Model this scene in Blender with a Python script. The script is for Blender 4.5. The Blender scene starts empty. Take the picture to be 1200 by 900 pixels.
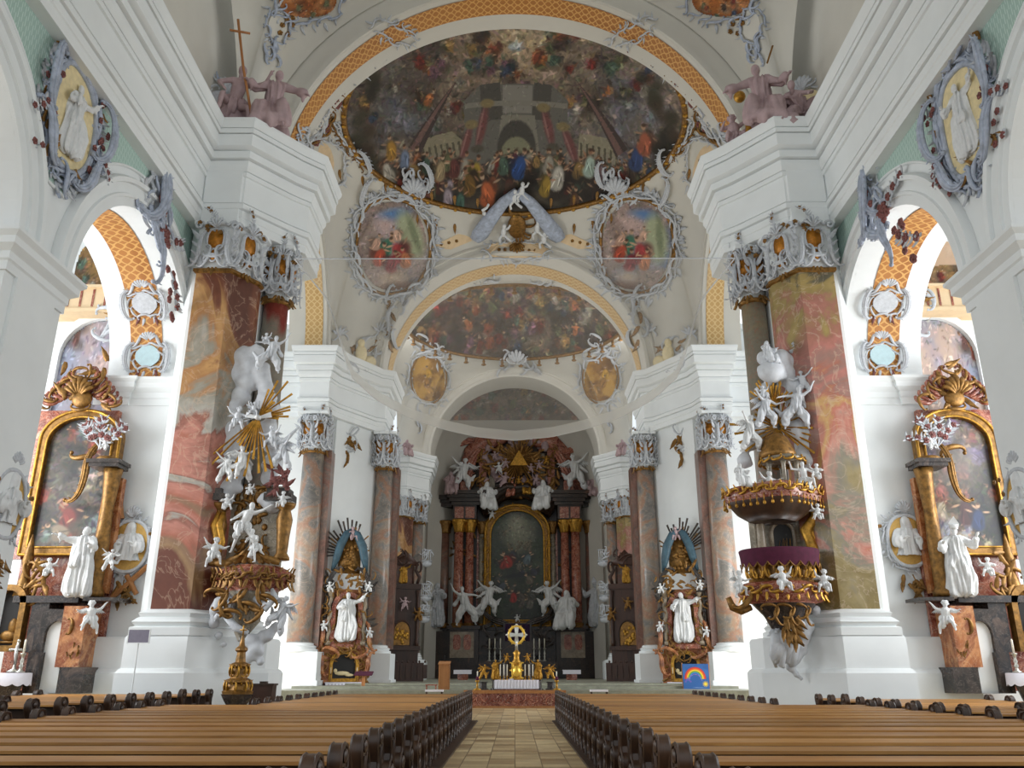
import bpy, math, random
import numpy as np
from mathutils import Vector, Matrix, noise as mnoise
PI = math.pi
scene = bpy.context.scene
COL = scene.collection
F = 980.0
TH = math.atan(338.0 / F); SN, CS = math.sin(TH), math.cos(TH)
EYE = 1.77

def P(x, y, Y):
    """a point of the place: photo pixel (1200x900) seen at depth Y"""
    u = (x - 603) / F; v = (450 - y) / F; yd = CS - v * SN; t = Y / yd
    return Vector((u * t, Y, EYE + (SN + v * CS) * t))
def S(y, Y):
    v = (450 - y) / F
    return Y / (CS - v * SN) / F

# ------------------------------------------------------------------ mesh builder
class MB:
    def __init__(self): self.v = []; self.f = []; self.g = []
    def add(self, vs, fs):
        b = len(self.v); self.v.extend([tuple(p) for p in vs]); self.g.append((b, len(self.v))); self.f.extend([tuple(b + i for i in f) for f in fs]); return self
    def box(self, x0, x1, y0, y1, z0, z1):
        self.add([(x0,y0,z0),(x1,y0,z0),(x1,y1,z0),(x0,y1,z0),(x0,y0,z1),(x1,y0,z1),(x1,y1,z1),(x0,y1,z1)],
                 [(0,3,2,1),(4,5,6,7),(0,1,5,4),(1,2,6,5),(2,3,7,6),(3,0,4,7)]); return self
    def cbox(self, c, s, rz=0, bev=0):
        b = MB(); hx, hy, hz = s[0]/2, s[1]/2, s[2]/2
        b.box(-hx,hx,-hy,hy,-hz,hz); m = Matrix.Translation(c) @ Matrix.Rotation(rz,4,'Z')
        return self.join(b, m)
    def join(self, o, m=None):
        self.add([m @ Vector(p) for p in o.v] if m else o.v, o.f); return self
    def lathe(self, prof, n=16, c=(0,0,0), a0=0, a1=2*PI, sx=1, sy=1):
        """prof: list of (r, z)"""
        full = abs(a1 - a0 - 2*PI) < 1e-6; cols = n if full else n + 1
        vs = []
        for r, z in prof:
            for i in range(cols):
                a = a0 + (a1 - a0) * i / n
                vs.append((c[0] + r*sx*math.cos(a), c[1] + r*sy*math.sin(a), c[2] + z))
        fs = []
        for j in range(len(prof) - 1):
            for i in range(n):
                k = (i + 1) % cols
                fs.append((j*cols+i, j*cols+k, (j+1)*cols+k, (j+1)*cols+i))
        self.add(vs, fs)
        if full:
            b = len(self.v) - len(vs)
            if prof[0][0] > 1e-4: self.f.append(tuple(b + i for i in range(n))[::-1])
            if prof[-1][0] > 1e-4: self.f.append(tuple(b + (len(prof)-1)*cols + i for i in range(n)))
        return self
    def ell(self, c, r, nu=10, nv=6, m=None):
        vs = [(0,0,-1)]; fs = []
        for j in range(1, nv):
            t = -PI/2 + PI*j/nv
            for i in range(nu):
                a = 2*PI*i/nu; vs.append((math.cos(t)*math.cos(a), math.cos(t)*math.sin(a), math.sin(t)))
        vs.append((0,0,1))
        for i in range(nu): fs.append((0, 1+(i+1)%nu, 1+i))
        for j in range(nv-2):
            for i in range(nu):
                a = 1+j*nu; k = (i+1)%nu; fs.append((a+i, a+k, a+nu+k, a+nu+i))
        a = 1+(nv-2)*nu; top = len(vs)-1
        for i in range(nu): fs.append((a+i, a+(i+1)%nu, top))
        r = r if hasattr(r,'__len__') else (r,r,r)
        c = Vector(c)
        out = []
        for p in vs:
            q = Vector((p[0]*r[0], p[1]*r[1], p[2]*r[2]))
            if m is not None: q = m @ q
            out.append(q + c)
        self.add(out, fs); return self
    def tube(self, path, rad, n=6, flat=1.0, cap=True):
        path = [Vector(p) for p in path]; N = len(path)
        rad = rad if hasattr(rad,'__len__') else [rad]*N
        ref = Vector((0,-1,0)); vs = []
        for i, p in enumerate(path):
            t = (path[min(i+1,N-1)] - path[max(i-1,0)])
            if t.length < 1e-9: t = Vector((0,0,1))
            t.normalize()
            b = ref - t * ref.dot(t)
            if b.length < 0.05: b = Vector((1,0,0)) - t * t.x
            if b.length < 0.05: b = Vector((0,0,1)) - t*t.z
            b.normalize(); s = t.cross(b); ref = b
            for k in range(n):
                a = 2*PI*k/n; vs.append(p + (b*math.cos(a)*flat + s*math.sin(a)) * rad[i])
        fs = []
        for i in range(N-1):
            for k in range(n):
                q = (k+1)%n; fs.append((i*n+k, i*n+q, (i+1)*n+q, (i+1)*n+k))
        if cap: fs.append(tuple(range(n))[::-1]); fs.append(tuple((N-1)*n+k for k in range(n)))
        self.add(vs, fs); return self
    def prism(self, poly, y0, y1):
        """polygon (x, z) extruded in y"""
        n = len(poly)
        vs = [(x, y0, z) for x, z in poly] + [(x, y1, z) for x, z in poly]
        fs = [tuple(range(n)), tuple(range(2*n-1, n-1, -1))] + [(i, i+n, (i+1)%n+n, (i+1)%n) for i in range(n)]
        self.add(vs, fs); return self
    def grid(self, fn, nu, nv):
        vs = [fn(i/nu, j/nv) for j in range(nv+1) for i in range(nu+1)]
        w = nu+1
        self.add(vs, [(j*w+i, j*w+i+1, (j+1)*w+i+1, (j+1)*w+i) for j in range(nv) for i in range(nu)]); return self
    def ring(self, outer, inner, y0, y1):
        """closed frame between two outlines of equal count in (x,z), front at y0, back at y1"""
        n = len(outer)
        vs = [(x,y0,z) for x,z in outer]+[(x,y0,z) for x,z in inner]+[(x,y1,z) for x,z in outer]+[(x,y1,z) for x,z in inner]
        fs = []
        for i in range(n):
            k = (i+1)%n
            fs += [(i,k,n+k,n+i),(2*n+i,3*n+i,3*n+k,2*n+k),(i,2*n+i,2*n+k,k),(n+i,n+k,3*n+k,3*n+i)]
        self.add(vs, fs); return self
    def sweep(self, path, prof, closed=False, up=Vector((0,0,1))):
        """profile (out, up) carried along a plan path of (x, y) [z from prof], mitred; out = left of travel"""
        pts = [Vector((p[0],p[1])) for p in path]; N = len(pts); vs = []
        for i in range(N):
            d0 = (pts[i]-pts[i-1]).normalized() if (i>0 or closed) else None
            d1 = (pts[(i+1)%N]-pts[i]).normalized() if (i<N-1 or closed) else None
            d0 = d0 or d1; d1 = d1 or d0
            n0 = Vector((-d0.y,d0.x)); n1 = Vector((-d1.y,d1.x)); m = (n0+n1)
            m = m/ max(0.35, m.length_squared/2) if m.length > 1e-6 else n0
            for o, z in prof: vs.append((pts[i].x+m.x*o, pts[i].y+m.y*o, z))
        k = len(prof); fs = []
        for i in range(N if closed else N-1):
            j = (i+1)%N
            for q in range(k-1): fs.append((i*k+q, j*k+q, j*k+q+1, i*k+q+1))
        self.add(vs, fs); return self
    def arcsweep(self, pts, nrm, prof):
        """profile (a along radial-out, b along fixed direction) carried along 3-D points with radial normals"""
        k = len(prof[0]); vs = []
        raise NotImplementedError
    def mesh(self, name, mat, smooth=False, auto=None):
        me = bpy.data.meshes.new(name); me.from_pydata(self.v, [], self.f); me.validate()
        if mat: me.materials.append(mat)
        if smooth: me.polygons.foreach_set('use_smooth', [True]*len(me.polygons))
        if auto is not None: me.set_sharp_from_angle(angle=math.radians(auto))
        me.update(); return me
    def build(self, name, mat, parent=None, smooth=False, auto=None, loc=None, kind=None):
        o = bpy.data.objects.new(name, self.mesh(name, mat, smooth or auto is not None, auto)); COL.objects.link(o)
        if parent: o.parent = parent
        if loc: o.location = loc
        if kind: o['kind'] = kind
        return o

def struct(name, mb, mat, smooth=False, auto=None, parent=None):
    o = mb.build(name, mat, parent, smooth, auto)
    if not parent: o['kind'] = 'structure'
    return o
def thing(name, label, cat, loc=(0,0,0), rz=0, group=None, tilt=None, sc=None):
    o = bpy.data.objects.new(name, None); COL.objects.link(o); o.empty_display_size = .2
    o.location = loc; o.rotation_euler = tilt if tilt else (0,0,rz); o['label'] = label; o['category'] = cat
    if sc: o.scale = (sc,sc,sc) if not hasattr(sc,'__len__') else sc
    if group: o['group'] = group
    return o
def tag(o, label, cat, group=None):
    o['label'] = label; o['category'] = cat
    if group: o['group'] = group
    return o
def copy_tree(o, parent=None):
    c = o.copy(); COL.objects.link(c)
    if parent is not None: c.parent = parent
    for ch in list(o.children): copy_tree(ch, c)
    return c

# ------------------------------------------------------------------ materials
def lin(h):
    if isinstance(h, str):
        h = h.lstrip('#'); c = [int(h[i:i+2],16)/255 for i in (0,2,4)]
    else: c = [x/255 for x in h]
    return tuple(((x/12.92) if x <= .04045 else ((x+.055)/1.055)**2.4) for x in c)
def L4(h): return (*lin(h), 1)
def newmat(name):
    m = bpy.data.materials.new(name); m.use_nodes = True
    nt = m.node_tree; b = nt.nodes['Principled BSDF']; return m, nt, b
def N(nt, t, **kw):
    n = nt.nodes.new(t)
    for k, v in kw.items():
        if k in n.inputs: n.inputs[k].default_value = v
        else: setattr(n, k, v)
    return n
def ramp(nt, stops, interp='LINEAR'):
    r = nt.nodes.new('ShaderNodeValToRGB'); cr = r.color_ramp; cr.interpolation = interp
    while len(cr.elements) > 1: cr.elements.remove(cr.elements[-1])
    cr.elements[0].position = stops[0][0]; cr.elements[0].color = L4(stops[0][1])
    for p, c in stops[1:]:
        e = cr.elements.new(p); e.color = L4(c)
    return r
def plain(name, col, rough=.6, metal=0, var=.08, scale=6, bump=0.0, bscale=30):
    m, nt, b = newmat(name)
    tc = N(nt,'ShaderNodeTexCoord'); nz = N(nt,'ShaderNodeTexNoise', Scale=scale, Detail=5.0, Roughness=.6)
    nt.links.new(tc.outputs['Object'], nz.inputs['Vector'])
    c = lin(col); lo = tuple(max(0,x*(1-var)) for x in c); hi = tuple(min(1,x*(1+var)) for x in c)
    r = nt.nodes.new('ShaderNodeValToRGB'); r.color_ramp.elements[0].color = (*lo,1); r.color_ramp.elements[1].color = (*hi,1)
    r.color_ramp.elements[0].position = .3; r.color_ramp.elements[1].position = .7
    nt.links.new(nz.outputs['Fac'], r.inputs['Fac']); nt.links.new(r.outputs['Color'], b.inputs['Base Color'])
    b.inputs['Roughness'].default_value = rough; b.inputs['Metallic'].default_value = metal
    if bump:
        n2 = N(nt,'ShaderNodeTexNoise', Scale=bscale, Detail=3.0); bp = N(nt,'ShaderNodeBump', Strength=bump, Distance=.02)
        nt.links.new(tc.outputs['Object'], n2.inputs['Vector']); nt.links.new(n2.outputs['Fac'], bp.inputs['Height']); nt.links.new(bp.outputs['Normal'], b.inputs['Normal'])
    return m
def marble(name, stops, scale=.35, dist=1.2, zmix=0.0, z0=0, z1=1, rough=.3, vein='#d8c8b8', veinamt=.5, seed=0.0, amp=1.0):
    """big drifting patches of colour with thin veins; zmix lets the patches follow the height of the shaft"""
    m, nt, b = newmat(name)
    tc = N(nt,'ShaderNodeTexCoord'); mp = N(nt,'ShaderNodeMapping'); mp.inputs['Location'].default_value = (seed, seed*.7, seed*1.3)
    mp.inputs['Rotation'].default_value = (.5,.5,.0)
    nt.links.new(tc.outputs['Object'], mp.inputs['Vector'])
    nz = N(nt,'ShaderNodeTexNoise', Scale=scale, Detail=7.0, Roughness=.55, Distortion=dist); nt.links.new(mp.outputs['Vector'], nz.inputs['Vector'])
    st = N(nt,'ShaderNodeMapRange'); st.inputs['From Min'].default_value = .3; st.inputs['From Max'].default_value = .7; nt.links.new(nz.outputs['Fac'], st.inputs['Value'])
    fac = st.outputs['Result']
    if zmix:
        sx = N(nt,'ShaderNodeSeparateXYZ'); nt.links.new(tc.outputs['Object'], sx.inputs['Vector'])
        mr = N(nt,'ShaderNodeMapRange'); mr.inputs['From Min'].default_value = z0; mr.inputs['From Max'].default_value = z1
        nt.links.new(sx.outputs['Z'], mr.inputs['Value'])
        a = N(nt,'ShaderNodeMath', operation='MULTIPLY_ADD'); a.inputs[1].default_value = amp; nt.links.new(st.outputs['Result'], a.inputs[0])
        s2 = N(nt,'ShaderNodeMath', operation='SUBTRACT'); s2.inputs[1].default_value = amp/2; nt.links.new(mr.outputs['Result'], s2.inputs[0]); nt.links.new(s2.outputs[0], a.inputs[2])
        fac = a.outputs[0]
    r = ramp(nt, stops); nt.links.new(fac, r.inputs['Fac'])
    v = N(nt,'ShaderNodeTexNoise', Scale=scale*3.2, Detail=6.0, Roughness=.5, Distortion=2.0); nt.links.new(mp.outputs['Vector'], v.inputs['Vector'])
    sb = N(nt,'ShaderNodeMath', operation='SUBTRACT'); sb.inputs[1].default_value = .5; nt.links.new(v.outputs['Fac'], sb.inputs[0])
    ab = N(nt,'ShaderNodeMath', operation='ABSOLUTE'); nt.links.new(sb.outputs[0], ab.inputs[0])
    vm = N(nt,'ShaderNodeMapRange'); vm.inputs['From Min'].default_value = 0; vm.inputs['From Max'].default_value = .025; vm.inputs['To Min'].default_value = veinamt; vm.inputs['To Max'].default_value = 0
    nt.links.new(ab.outputs[0], vm.inputs['Value'])
    mx = N(nt,'ShaderNodeMix', data_type='RGBA'); nt.links.new(vm.outputs['Result'], mx.inputs['Factor']); nt.links.new(r.outputs['Color'], mx.inputs['A']); mx.inputs['B'].default_value = L4(vein)
    n3 = N(nt,'ShaderNodeTexNoise', Scale=scale*14, Detail=4.0); nt.links.new(mp.outputs['Vector'], n3.inputs['Vector'])
    mr3 = N(nt,'ShaderNodeMapRange'); mr3.inputs['To Min'].default_value=.75; mr3.inputs['To Max'].default_value=1.25; nt.links.new(n3.outputs['Fac'], mr3.inputs['Value'])
    mm = N(nt,'ShaderNodeMix', data_type='RGBA', blend_type='MULTIPLY'); mm.inputs['Factor'].default_value = 1
    nt.links.new(mx.outputs['Result'], mm.inputs['A']); nt.links.new(mr3.outputs['Result'], mm.inputs['B'])
    nt.links.new(mm.outputs['Result'], b.inputs['Base Color']); b.inputs['Roughness'].default_value = rough
    return m
def lattice(name, base, line, scale=1.0, rough=.6):
    """trellis pattern of crossing wavy lines on a coloured ground"""
    m, nt, b = newmat(name)
    tc = N(nt,'ShaderNodeTexCoord')
    outs = []
    for ang in (1,-1):
        mp = N(nt,'ShaderNodeMapping'); mp.inputs['Rotation'].default_value = (0,0,0); mp.inputs['Scale'].default_value = (scale, scale*.62*ang, scale*.62)
        nt.links.new(tc.outputs['UV'], mp.inputs['Vector'])
        w = N(nt,'ShaderNodeTexWave', Scale=1.0, Distortion=.6, bands_direction='DIAGONAL'); w.inputs['Detail Scale'].default_value = 1.0
        nt.links.new(mp.outputs['Vector'], w.inputs['Vector'])
        g = N(nt,'ShaderNodeMapRange'); g.inputs['From Min'].default_value=.86; g.inputs['From Max'].default_value=.95; nt.links.new(w.outputs['Fac'], g.inputs['Value']); outs.append(g)
    mx = N(nt,'ShaderNodeMath', operation='MAXIMUM'); nt.links.new(outs[0].outputs['Result'], mx.inputs[0]); nt.links.new(outs[1].outputs['Result'], mx.inputs[1])
    c = N(nt,'ShaderNodeMix', data_type='RGBA'); nt.links.new(mx.outputs[0], c.inputs['Factor']); c.inputs['A'].default_value = L4(base); c.inputs['B'].default_value = L4(line)
    nt.links.new(c.outputs['Result'], b.inputs['Base Color']); b.inputs['Roughness'].default_value = rough
    return m
def wood(name, c0, c1, rough=.45, axis='X', scale=3.0):
    m, nt, b = newmat(name)
    tc = N(nt,'ShaderNodeTexCoord'); mp = N(nt,'ShaderNodeMapping')
    mp.inputs['Scale'].default_value = {'X':(.12,1,1),'Y':(1,.12,1),'Z':(1,1,.12)}[axis]
    oi = N(nt,'ShaderNodeObjectInfo'); nt.links.new(oi.outputs['Random'], mp.inputs['Location'])
    nt.links.new(tc.outputs['Object'], mp.inputs['Vector'])
    sv = N(nt,'ShaderNodeVectorMath', operation='MULTIPLY_ADD'); sv.inputs[1].default_value=(1,1,1)
    cb = N(nt,'ShaderNodeCombineXYZ'); mu = N(nt,'ShaderNodeMath', operation='MULTIPLY'); mu.inputs[1].default_value = 37.0
    nt.links.new(oi.outputs['Random'], mu.inputs[0]); nt.links.new(mu.outputs[0], cb.inputs[0]); nt.links.new(mu.outputs[0], cb.inputs[2])
    nt.links.new(mp.outputs['Vector'], sv.inputs[0]); nt.links.new(cb.outputs[0], sv.inputs[2])
    nz = N(nt,'ShaderNodeTexNoise', Scale=scale, Detail=8.0, Roughness=.65, Distortion=.6); nt.links.new(sv.outputs[0], nz.inputs['Vector'])
    r = ramp(nt, [(.3,c0),(.55,c1),(.75,c0)]); nt.links.new(nz.outputs['Fac'], r.inputs['Fac'])
    hs = N(nt,'ShaderNodeHueSaturation'); mr = N(nt,'ShaderNodeMapRange'); mr.inputs['To Min'].default_value=.72; mr.inputs['To Max'].default_value=1.22
    nt.links.new(oi.outputs['Random'], mr.inputs['Value']); nt.links.new(mr.outputs['Result'], hs.inputs['Value']); nt.links.new(r.outputs['Color'], hs.inputs['Color'])
    nt.links.new(hs.outputs['Color'], b.inputs['Base Color']); b.inputs['Roughness'].default_value = rough
    return m
M = {}
M['plaster'] = plain('white_plaster', '#e9ecec', .75, var=.03, scale=.7)
M['vault'] = plain('vault_plaster', '#d0ccc2', .8, var=.03, scale=.5)
M['mint'] = None
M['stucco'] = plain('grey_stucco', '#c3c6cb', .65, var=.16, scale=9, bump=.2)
M['blue_stucco'] = plain('blue_grey_stucco', '#aab2c2', .6, var=.3, scale=3.5, bump=.2)
M['statue'] = plain('white_statue', '#dfe0e0', .5, var=.08, scale=8)
M['cloudm'] = plain('cloud_stucco', '#d2d5da', .6, var=.12, scale=3)
M['pink_stucco'] = plain('pinkish_stucco', '#b39a9c', .65, var=.15, scale=5)
M['cream'] = plain('cream_field', '#e6d4a6', .7, var=.12, scale=5)
M['peach'] = plain('peach_field', '#e2c7a0', .75, var=.06, scale=3)
M['gold'] = plain('gilding', '#b98a38', .4, metal=.7, var=.45, scale=7, bump=.5, bscale=14)
M['oldgold'] = plain('old_gilding', '#8a6430', .45, metal=.5, var=.55, scale=6, bump=.5, bscale=14)
M['brightgold'] = plain('bright_gilding', '#edc04e', .3, metal=.6, var=.2, scale=9)
M['leafred'] = plain('painted_flowers', '#7d4a45', .6, var=.5, scale=12)
M['darkwood'] = wood('dark_oak', '#2d1f17', '#4a3324', .42, 'Z')
M['stallwood'] = wood('stall_walnut', '#23140d', '#43271a', .45, 'Z')
M['plank'] = wood('pew_plank', '#96602a', '#c08a48', .42, 'X')
M['ochrewood'] = wood('ambo_wood', '#9c6234', '#bd8048', .5, 'Z')
M['white'] = plain('white_linen', '#eeeaf2', .8, var=.03)
M['purple'] = plain('purple_cloth', '#34163c', .85, var=.2)
M['crimson'] = plain('crimson_velvet', '#4e1530', .9, var=.2)
M['black'] = plain('dark_recess', '#151210', .6)  # black for the shade inside doorway and shrines, also rope and microphone
M['silver'] = plain('silver', '#c8c6bd', .3, metal=.8, var=.15)
M['wax'] = plain('candle_wax', '#efe9d8', .5)
M['darkmarble'] = marble('dark_marble', [(.2,'#2a2522'),(.5,'#443a35'),(.7,'#2c2a2c'),(.9,'#5b4c44')], .8, 1.2, rough=.25, vein='#9a8c80', veinamt=.25)
M['blackmarble'] = marble('black_marble', [(.2,'#1c130d'),(.5,'#352319'),(.75,'#241a14'),(.95,'#573a2a')], .6, 1.0, rough=.3, vein='#6f665d', veinamt=.2)
M['redmarble'] = marble('red_marble', [(.1,'#6d2d22'),(.4,'#93503f'),(.6,'#b9765d'),(.75,'#7c3a2f'),(.95,'#c79b82')], 1.1, 1.5, rough=.25, vein='#e4c4ae', veinamt=.6)
M['orangemarble'] = marble('orange_marble', [(.1,'#7a4226'),(.4,'#a8653b'),(.6,'#c78a5a'),(.8,'#8b4a30'),(.95,'#b78b62')], .8, 1.5, rough=.25, vein='#d9b48c', veinamt=.4)
M['greymarble'] = marble('grey_green_marble', [(.1,'#6b655a'),(.4,'#8a8272'),(.6,'#a29886'),(.8,'#777060'),(.95,'#b0a596')], .7, 1.5, rough=.25, vein='#d9d0c0', veinamt=.4)
M['palemarble'] = marble('pale_panel_marble', [(.1,'#77695a'),(.5,'#94846f'),(.9,'#a89a86')], 1.5, 1.0, rough=.3, vein='#c5b8a4', veinamt=.4)
M['colmarble'] = marble('column_marble', [(.05,'#6b6a68'),(.2,'#8d8a86'),(.33,'#a3907e'),(.45,'#a9806a'),(.55,'#8f8983'),(.68,'#76736f'),(.8,'#aea393'),(.95,'#94796a')], .34, .7, rough=.28, vein='#c9b09c', veinamt=.5)
M['colside'] = marble('pilaster_marble', [(.1,'#5b4238'),(.4,'#80584a'),(.6,'#6c5d55'),(.9,'#8d6b5c')], .34, 1.6, rough=.3, vein='#a58b78', veinamt=.3)
M['lattice'] = None

def attr_mat(name, rough=.7):
    m, nt, b = newmat(name); a = N(nt,'ShaderNodeVertexColor'); a.layer_name = 'paint'
    nt.links.new(a.outputs['Color'], b.inputs['Base Color']); b.inputs['Roughness'].default_value = rough; return m
M['paint'] = attr_mat('painted_surface', .75)
M['oil'] = attr_mat('oil_painting', .45)
# ------------------------------------------------------------------ painter: pictures made of brush strokes on a grid of vertices
class Canvas:
    def __init__(self, nu, nv, aspect, seed=0, base='#777777'):
        self.nu, self.nv, self.a = nu, nv, aspect
        u = np.linspace(0,1,nu+1); v = np.linspace(0,1,nv+1)
        self.U, self.V = np.meshgrid(u*aspect, v)
        self.c = np.zeros((nv+1,nu+1,3)); self.c[:] = self.rgb(base); self.r = np.random.RandomState(seed)
    @staticmethod
    def rgb(h):
        if isinstance(h,str): h=h.lstrip('#'); return np.array([int(h[i:i+2],16)/255 for i in (0,2,4)])
        return np.array(h, float)
    def mix(self, mask, col):
        m = np.clip(mask,0,1)[...,None]; self.c = self.c*(1-m) + self.rgb(col)*m if isinstance(col,(str,tuple,list)) or np.ndim(col)==1 else self.c*(1-m)+col*m
    def noise(self, sc, octv=4):
        out = np.zeros_like(self.U); amp = 1; tot = 0
        for o in range(octv):
            n = max(2,int(sc*2**o)); g = self.r.rand(n+3, int(n*self.a)+3)
            x = self.U*n; y = self.V*n
            xi = np.clip(x.astype(int),0,g.shape[1]-2); yi = np.clip(y.astype(int),0,g.shape[0]-2)
            fx = x-xi; fy = y-yi; fx = fx*fx*(3-2*fx); fy = fy*fy*(3-2*fy)
            out += amp*((g[yi,xi]*(1-fx)+g[yi,xi+1]*fx)*(1-fy)+(g[yi+1,xi]*(1-fx)+g[yi+1,xi+1]*fx)*fy)
            tot += amp; amp *= .55
        return out/tot
    def clouds(self, cols, sc=3):
        for c in cols:
            n = self.noise(sc); self.mix(np.clip((n-.47)*5,0,1)*.85, c)
    def ell(self, x, y, rx, ry, col, ang=0, soft=.35, alpha=1):
        R = max(rx,ry)*1.1
        u0 = int(max(0,(x-R)/self.a*self.nu)); u1 = int(min(self.nu+1,(x+R)/self.a*self.nu+2)); v0=int(max(0,(y-R)*self.nv)); v1=int(min(self.nv+1,(y+R)*self.nv+2))
        if u1<=u0 or v1<=v0: return
        U = self.U[v0:v1,u0:u1]-x; V = self.V[v0:v1,u0:u1]-y
        ca, sa = math.cos(ang), math.sin(ang); p = (U*ca+V*sa)/rx; q = (-U*sa+V*ca)/ry
        d = np.sqrt(p*p+q*q); m = np.clip((1-d)/soft,0,1)[...,None]*alpha
        self.c[v0:v1,u0:u1] = self.c[v0:v1,u0:u1]*(1-m)+self.rgb(col)*m
    def poly(self, pts, col, alpha=1):
        U, V = self.U, self.V; inside = np.zeros(U.shape,bool); n=len(pts); j=n-1
        for i in range(n):
            xi,yi=pts[i]; xj,yj=pts[j]
            if yi!=yj: inside ^= ((yi>V)!=(yj>V)) & (U < (xj-xi)*(V-yi)/(yj-yi)+xi)
            j=i
        self.mix(inside*alpha, col)
    def line(self, x0,y0,x1,y1,w,col,alpha=1):
        L = math.hypot(x1-x0,y1-y0); self.ell((x0+x1)/2,(y0+y1)/2,L/2+w*.3,w/2,col,math.atan2(y1-y0,x1-x0),.5,alpha)
    def figure(self, x, y, h, robe, skin='#c39a78', lean=0, dark=.55):
        r = self.r; rb = self.rgb(robe)
        self.ell(x+lean*h*.3,y+h*.1,h*.26,h*.3,rb*dark,r.uniform(-.5,.5),.6,.8)
        self.ell(x,y,h*.2,h*.34,rb,lean,.35)
        self.ell(x-h*.05,y-h*.16,h*.24,h*.2,rb*.9,r.uniform(-.6,.6),.4)
        for k in range(4):
            a = lean+PI/2+r.uniform(-.5,.5); d = r.uniform(-.14,.14)*h
            self.ell(x+d,y-h*.08+r.uniform(-.1,.1)*h,h*.2,h*.025,rb*(1.35 if k%2 else .55),a,.6,.8)
        hx,hy = x-math.sin(lean)*h*.42,y+math.cos(lean)*h*.42
        for sg in (-1,1):
            a = r.uniform(-.9,1.2); sx = x+sg*h*.14; sy = y+h*.22
            self.line(sx,sy,sx+sg*math.cos(a)*h*.24,sy+math.sin(a)*h*.24,h*.075,self.rgb(skin)*r.uniform(.8,1.05))
        self.ell(hx,hy,h*.075,h*.095,self.rgb(skin)*.95,lean,.3); self.ell(hx,hy+h*.05,h*.085,h*.06,'#4a3526',lean,.5,.9)
    def impasto(self, n, size, amt=.35, rows=None):
        """small strokes that pick up the colour under them and vary it"""
        r=self.r; H_,W_=self.c.shape[:2]
        for k in range(n):
            i=r.randint(H_); j=r.randint(W_); col=self.c[i,j]*r.uniform(1-amt,1+amt)+r.uniform(-.05,.05,3)*amt*2
            self.ell(self.U[i,j],self.V[i,j],size*r.uniform(.6,1.8),size*r.uniform(.25,.6),np.clip(col,0,1),r.uniform(0,3.14),.5,.85)
    def apply(self, me, gain=1.0, sat=1.0):
        c = np.clip(self.c,0,1)
        if sat!=1: g=c.mean(-1,keepdims=True); c=np.clip(g+(c-g)*sat,0,1)
        l = np.where(c<=.04045,c/12.92,((c+.055)/1.055)**2.4)*gain
        a = me.color_attributes.new('paint','FLOAT_COLOR','POINT')
        d = np.ones(((self.nv+1)*(self.nu+1),4),np.float32); d[:,:3]=l.reshape(-1,3); a.data.foreach_set('color',d.ravel())
def painted(name, cv, fn, mat, parent=None, keep=None, gain=1.0, sat=1.0, kind=None):
    """fn(u,v)->xyz on the canvas grid; keep(u,v)->bool trims the outline"""
    nu,nv = cv.nu,cv.nv; vs=[tuple(fn(i/nu,j/nv)) for j in range(nv+1) for i in range(nu+1)]; w=nu+1
    k=[[True]*(nu+1) for _ in range(nv+1)] if keep is None else [[keep(i/nu,j/nv) for i in range(nu+1)] for j in range(nv+1)]
    fs=[(j*w+i,j*w+i+1,(j+1)*w+i+1,(j+1)*w+i) for j in range(nv) for i in range(nu) if (k[j][i]+k[j][i+1]+k[j+1][i+1]+k[j+1][i])>=3]
    me=bpy.data.meshes.new(name); me.from_pydata(vs,[],fs); me.materials.append(mat); cv.apply(me,gain,sat)
    me.polygons.foreach_set('use_smooth',[True]*len(me.polygons)); me.update()
    o=bpy.data.objects.new(name,me); COL.objects.link(o)
    if parent: o.parent=parent
    if kind: o['kind']=kind
    return o
SKINS=['#c8a080','#b5876a','#d6b494','#a87a5c']
ROBES=['#7a3026','#8f4a30','#3d4a63','#6a6a4a','#9a7a48','#a8a090','#4a3a30','#7d5a66','#556a5a','#b06a40']
def heavenly(nu,nv,asp,seed,sky='#7a7268',cl=('#8d8070','#5a4a3e','#a3927c','#6a7380'),nf=30,hs=(.1,.2),dark=1.0,robes=ROBES):
    """clouds full of figures"""
    c=Canvas(nu,nv,asp,seed,sky); c.clouds(cl,3)
    for i in range(nf):
        x=c.r.rand()*asp; y=c.r.rand(); h=c.r.uniform(*hs)
        c.ell(x,y-h*.3,h*.7,h*.35,['#4a3a30','#5c4c40','#8a7a6a'][i%3],c.r.uniform(-.4,.4),.8,.7)
        c.figure(x,y,h,robes[c.r.randint(len(robes))],SKINS[c.r.randint(4)],c.r.uniform(-.8,.8))
    c.impasto(nf*22+400,min(hs)*.16); c.c*=dark; return c
# ------------------------------------------------------------------ ornament
def curl(x, z, size, ang=0, hand=1, mode='C', n=20, wind=2.2, y=0.0, bulge=.12):
    """points of a C- or S-scroll centred on (x, z), long axis along ang"""
    pts=[]; px=pz=0.0; h=0.0; seq=[]
    for i in range(n+1):
        s=-1+2*i/n; k=(.35+wind*abs(s)**3*2.2)
        if mode=='S': k*= (1 if s>0 else -1)
        h+=k*hand*2/n*1.55; seq.append((px,pz)); px+=math.cos(h)/n; pz+=math.sin(h)/n
    a=np.array(seq); m=n//2; d=a[m+1]-a[m-1]; base=math.atan2(d[1],d[0]); a-= (a.min(0)+a.max(0))/2
    L=max(np.ptp(a[:,0]),np.ptp(a[:,1])); r=ang-base; ca,sa=math.cos(r),math.sin(r)
    for i,(p,q) in enumerate(a):
        p*=size/L; q*=size/L; s=-1+2*i/n
        pts.append((x+p*ca-q*sa, y-bulge*size*(1-s*s)-.02*size, z+p*sa+q*ca))
    return pts
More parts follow.
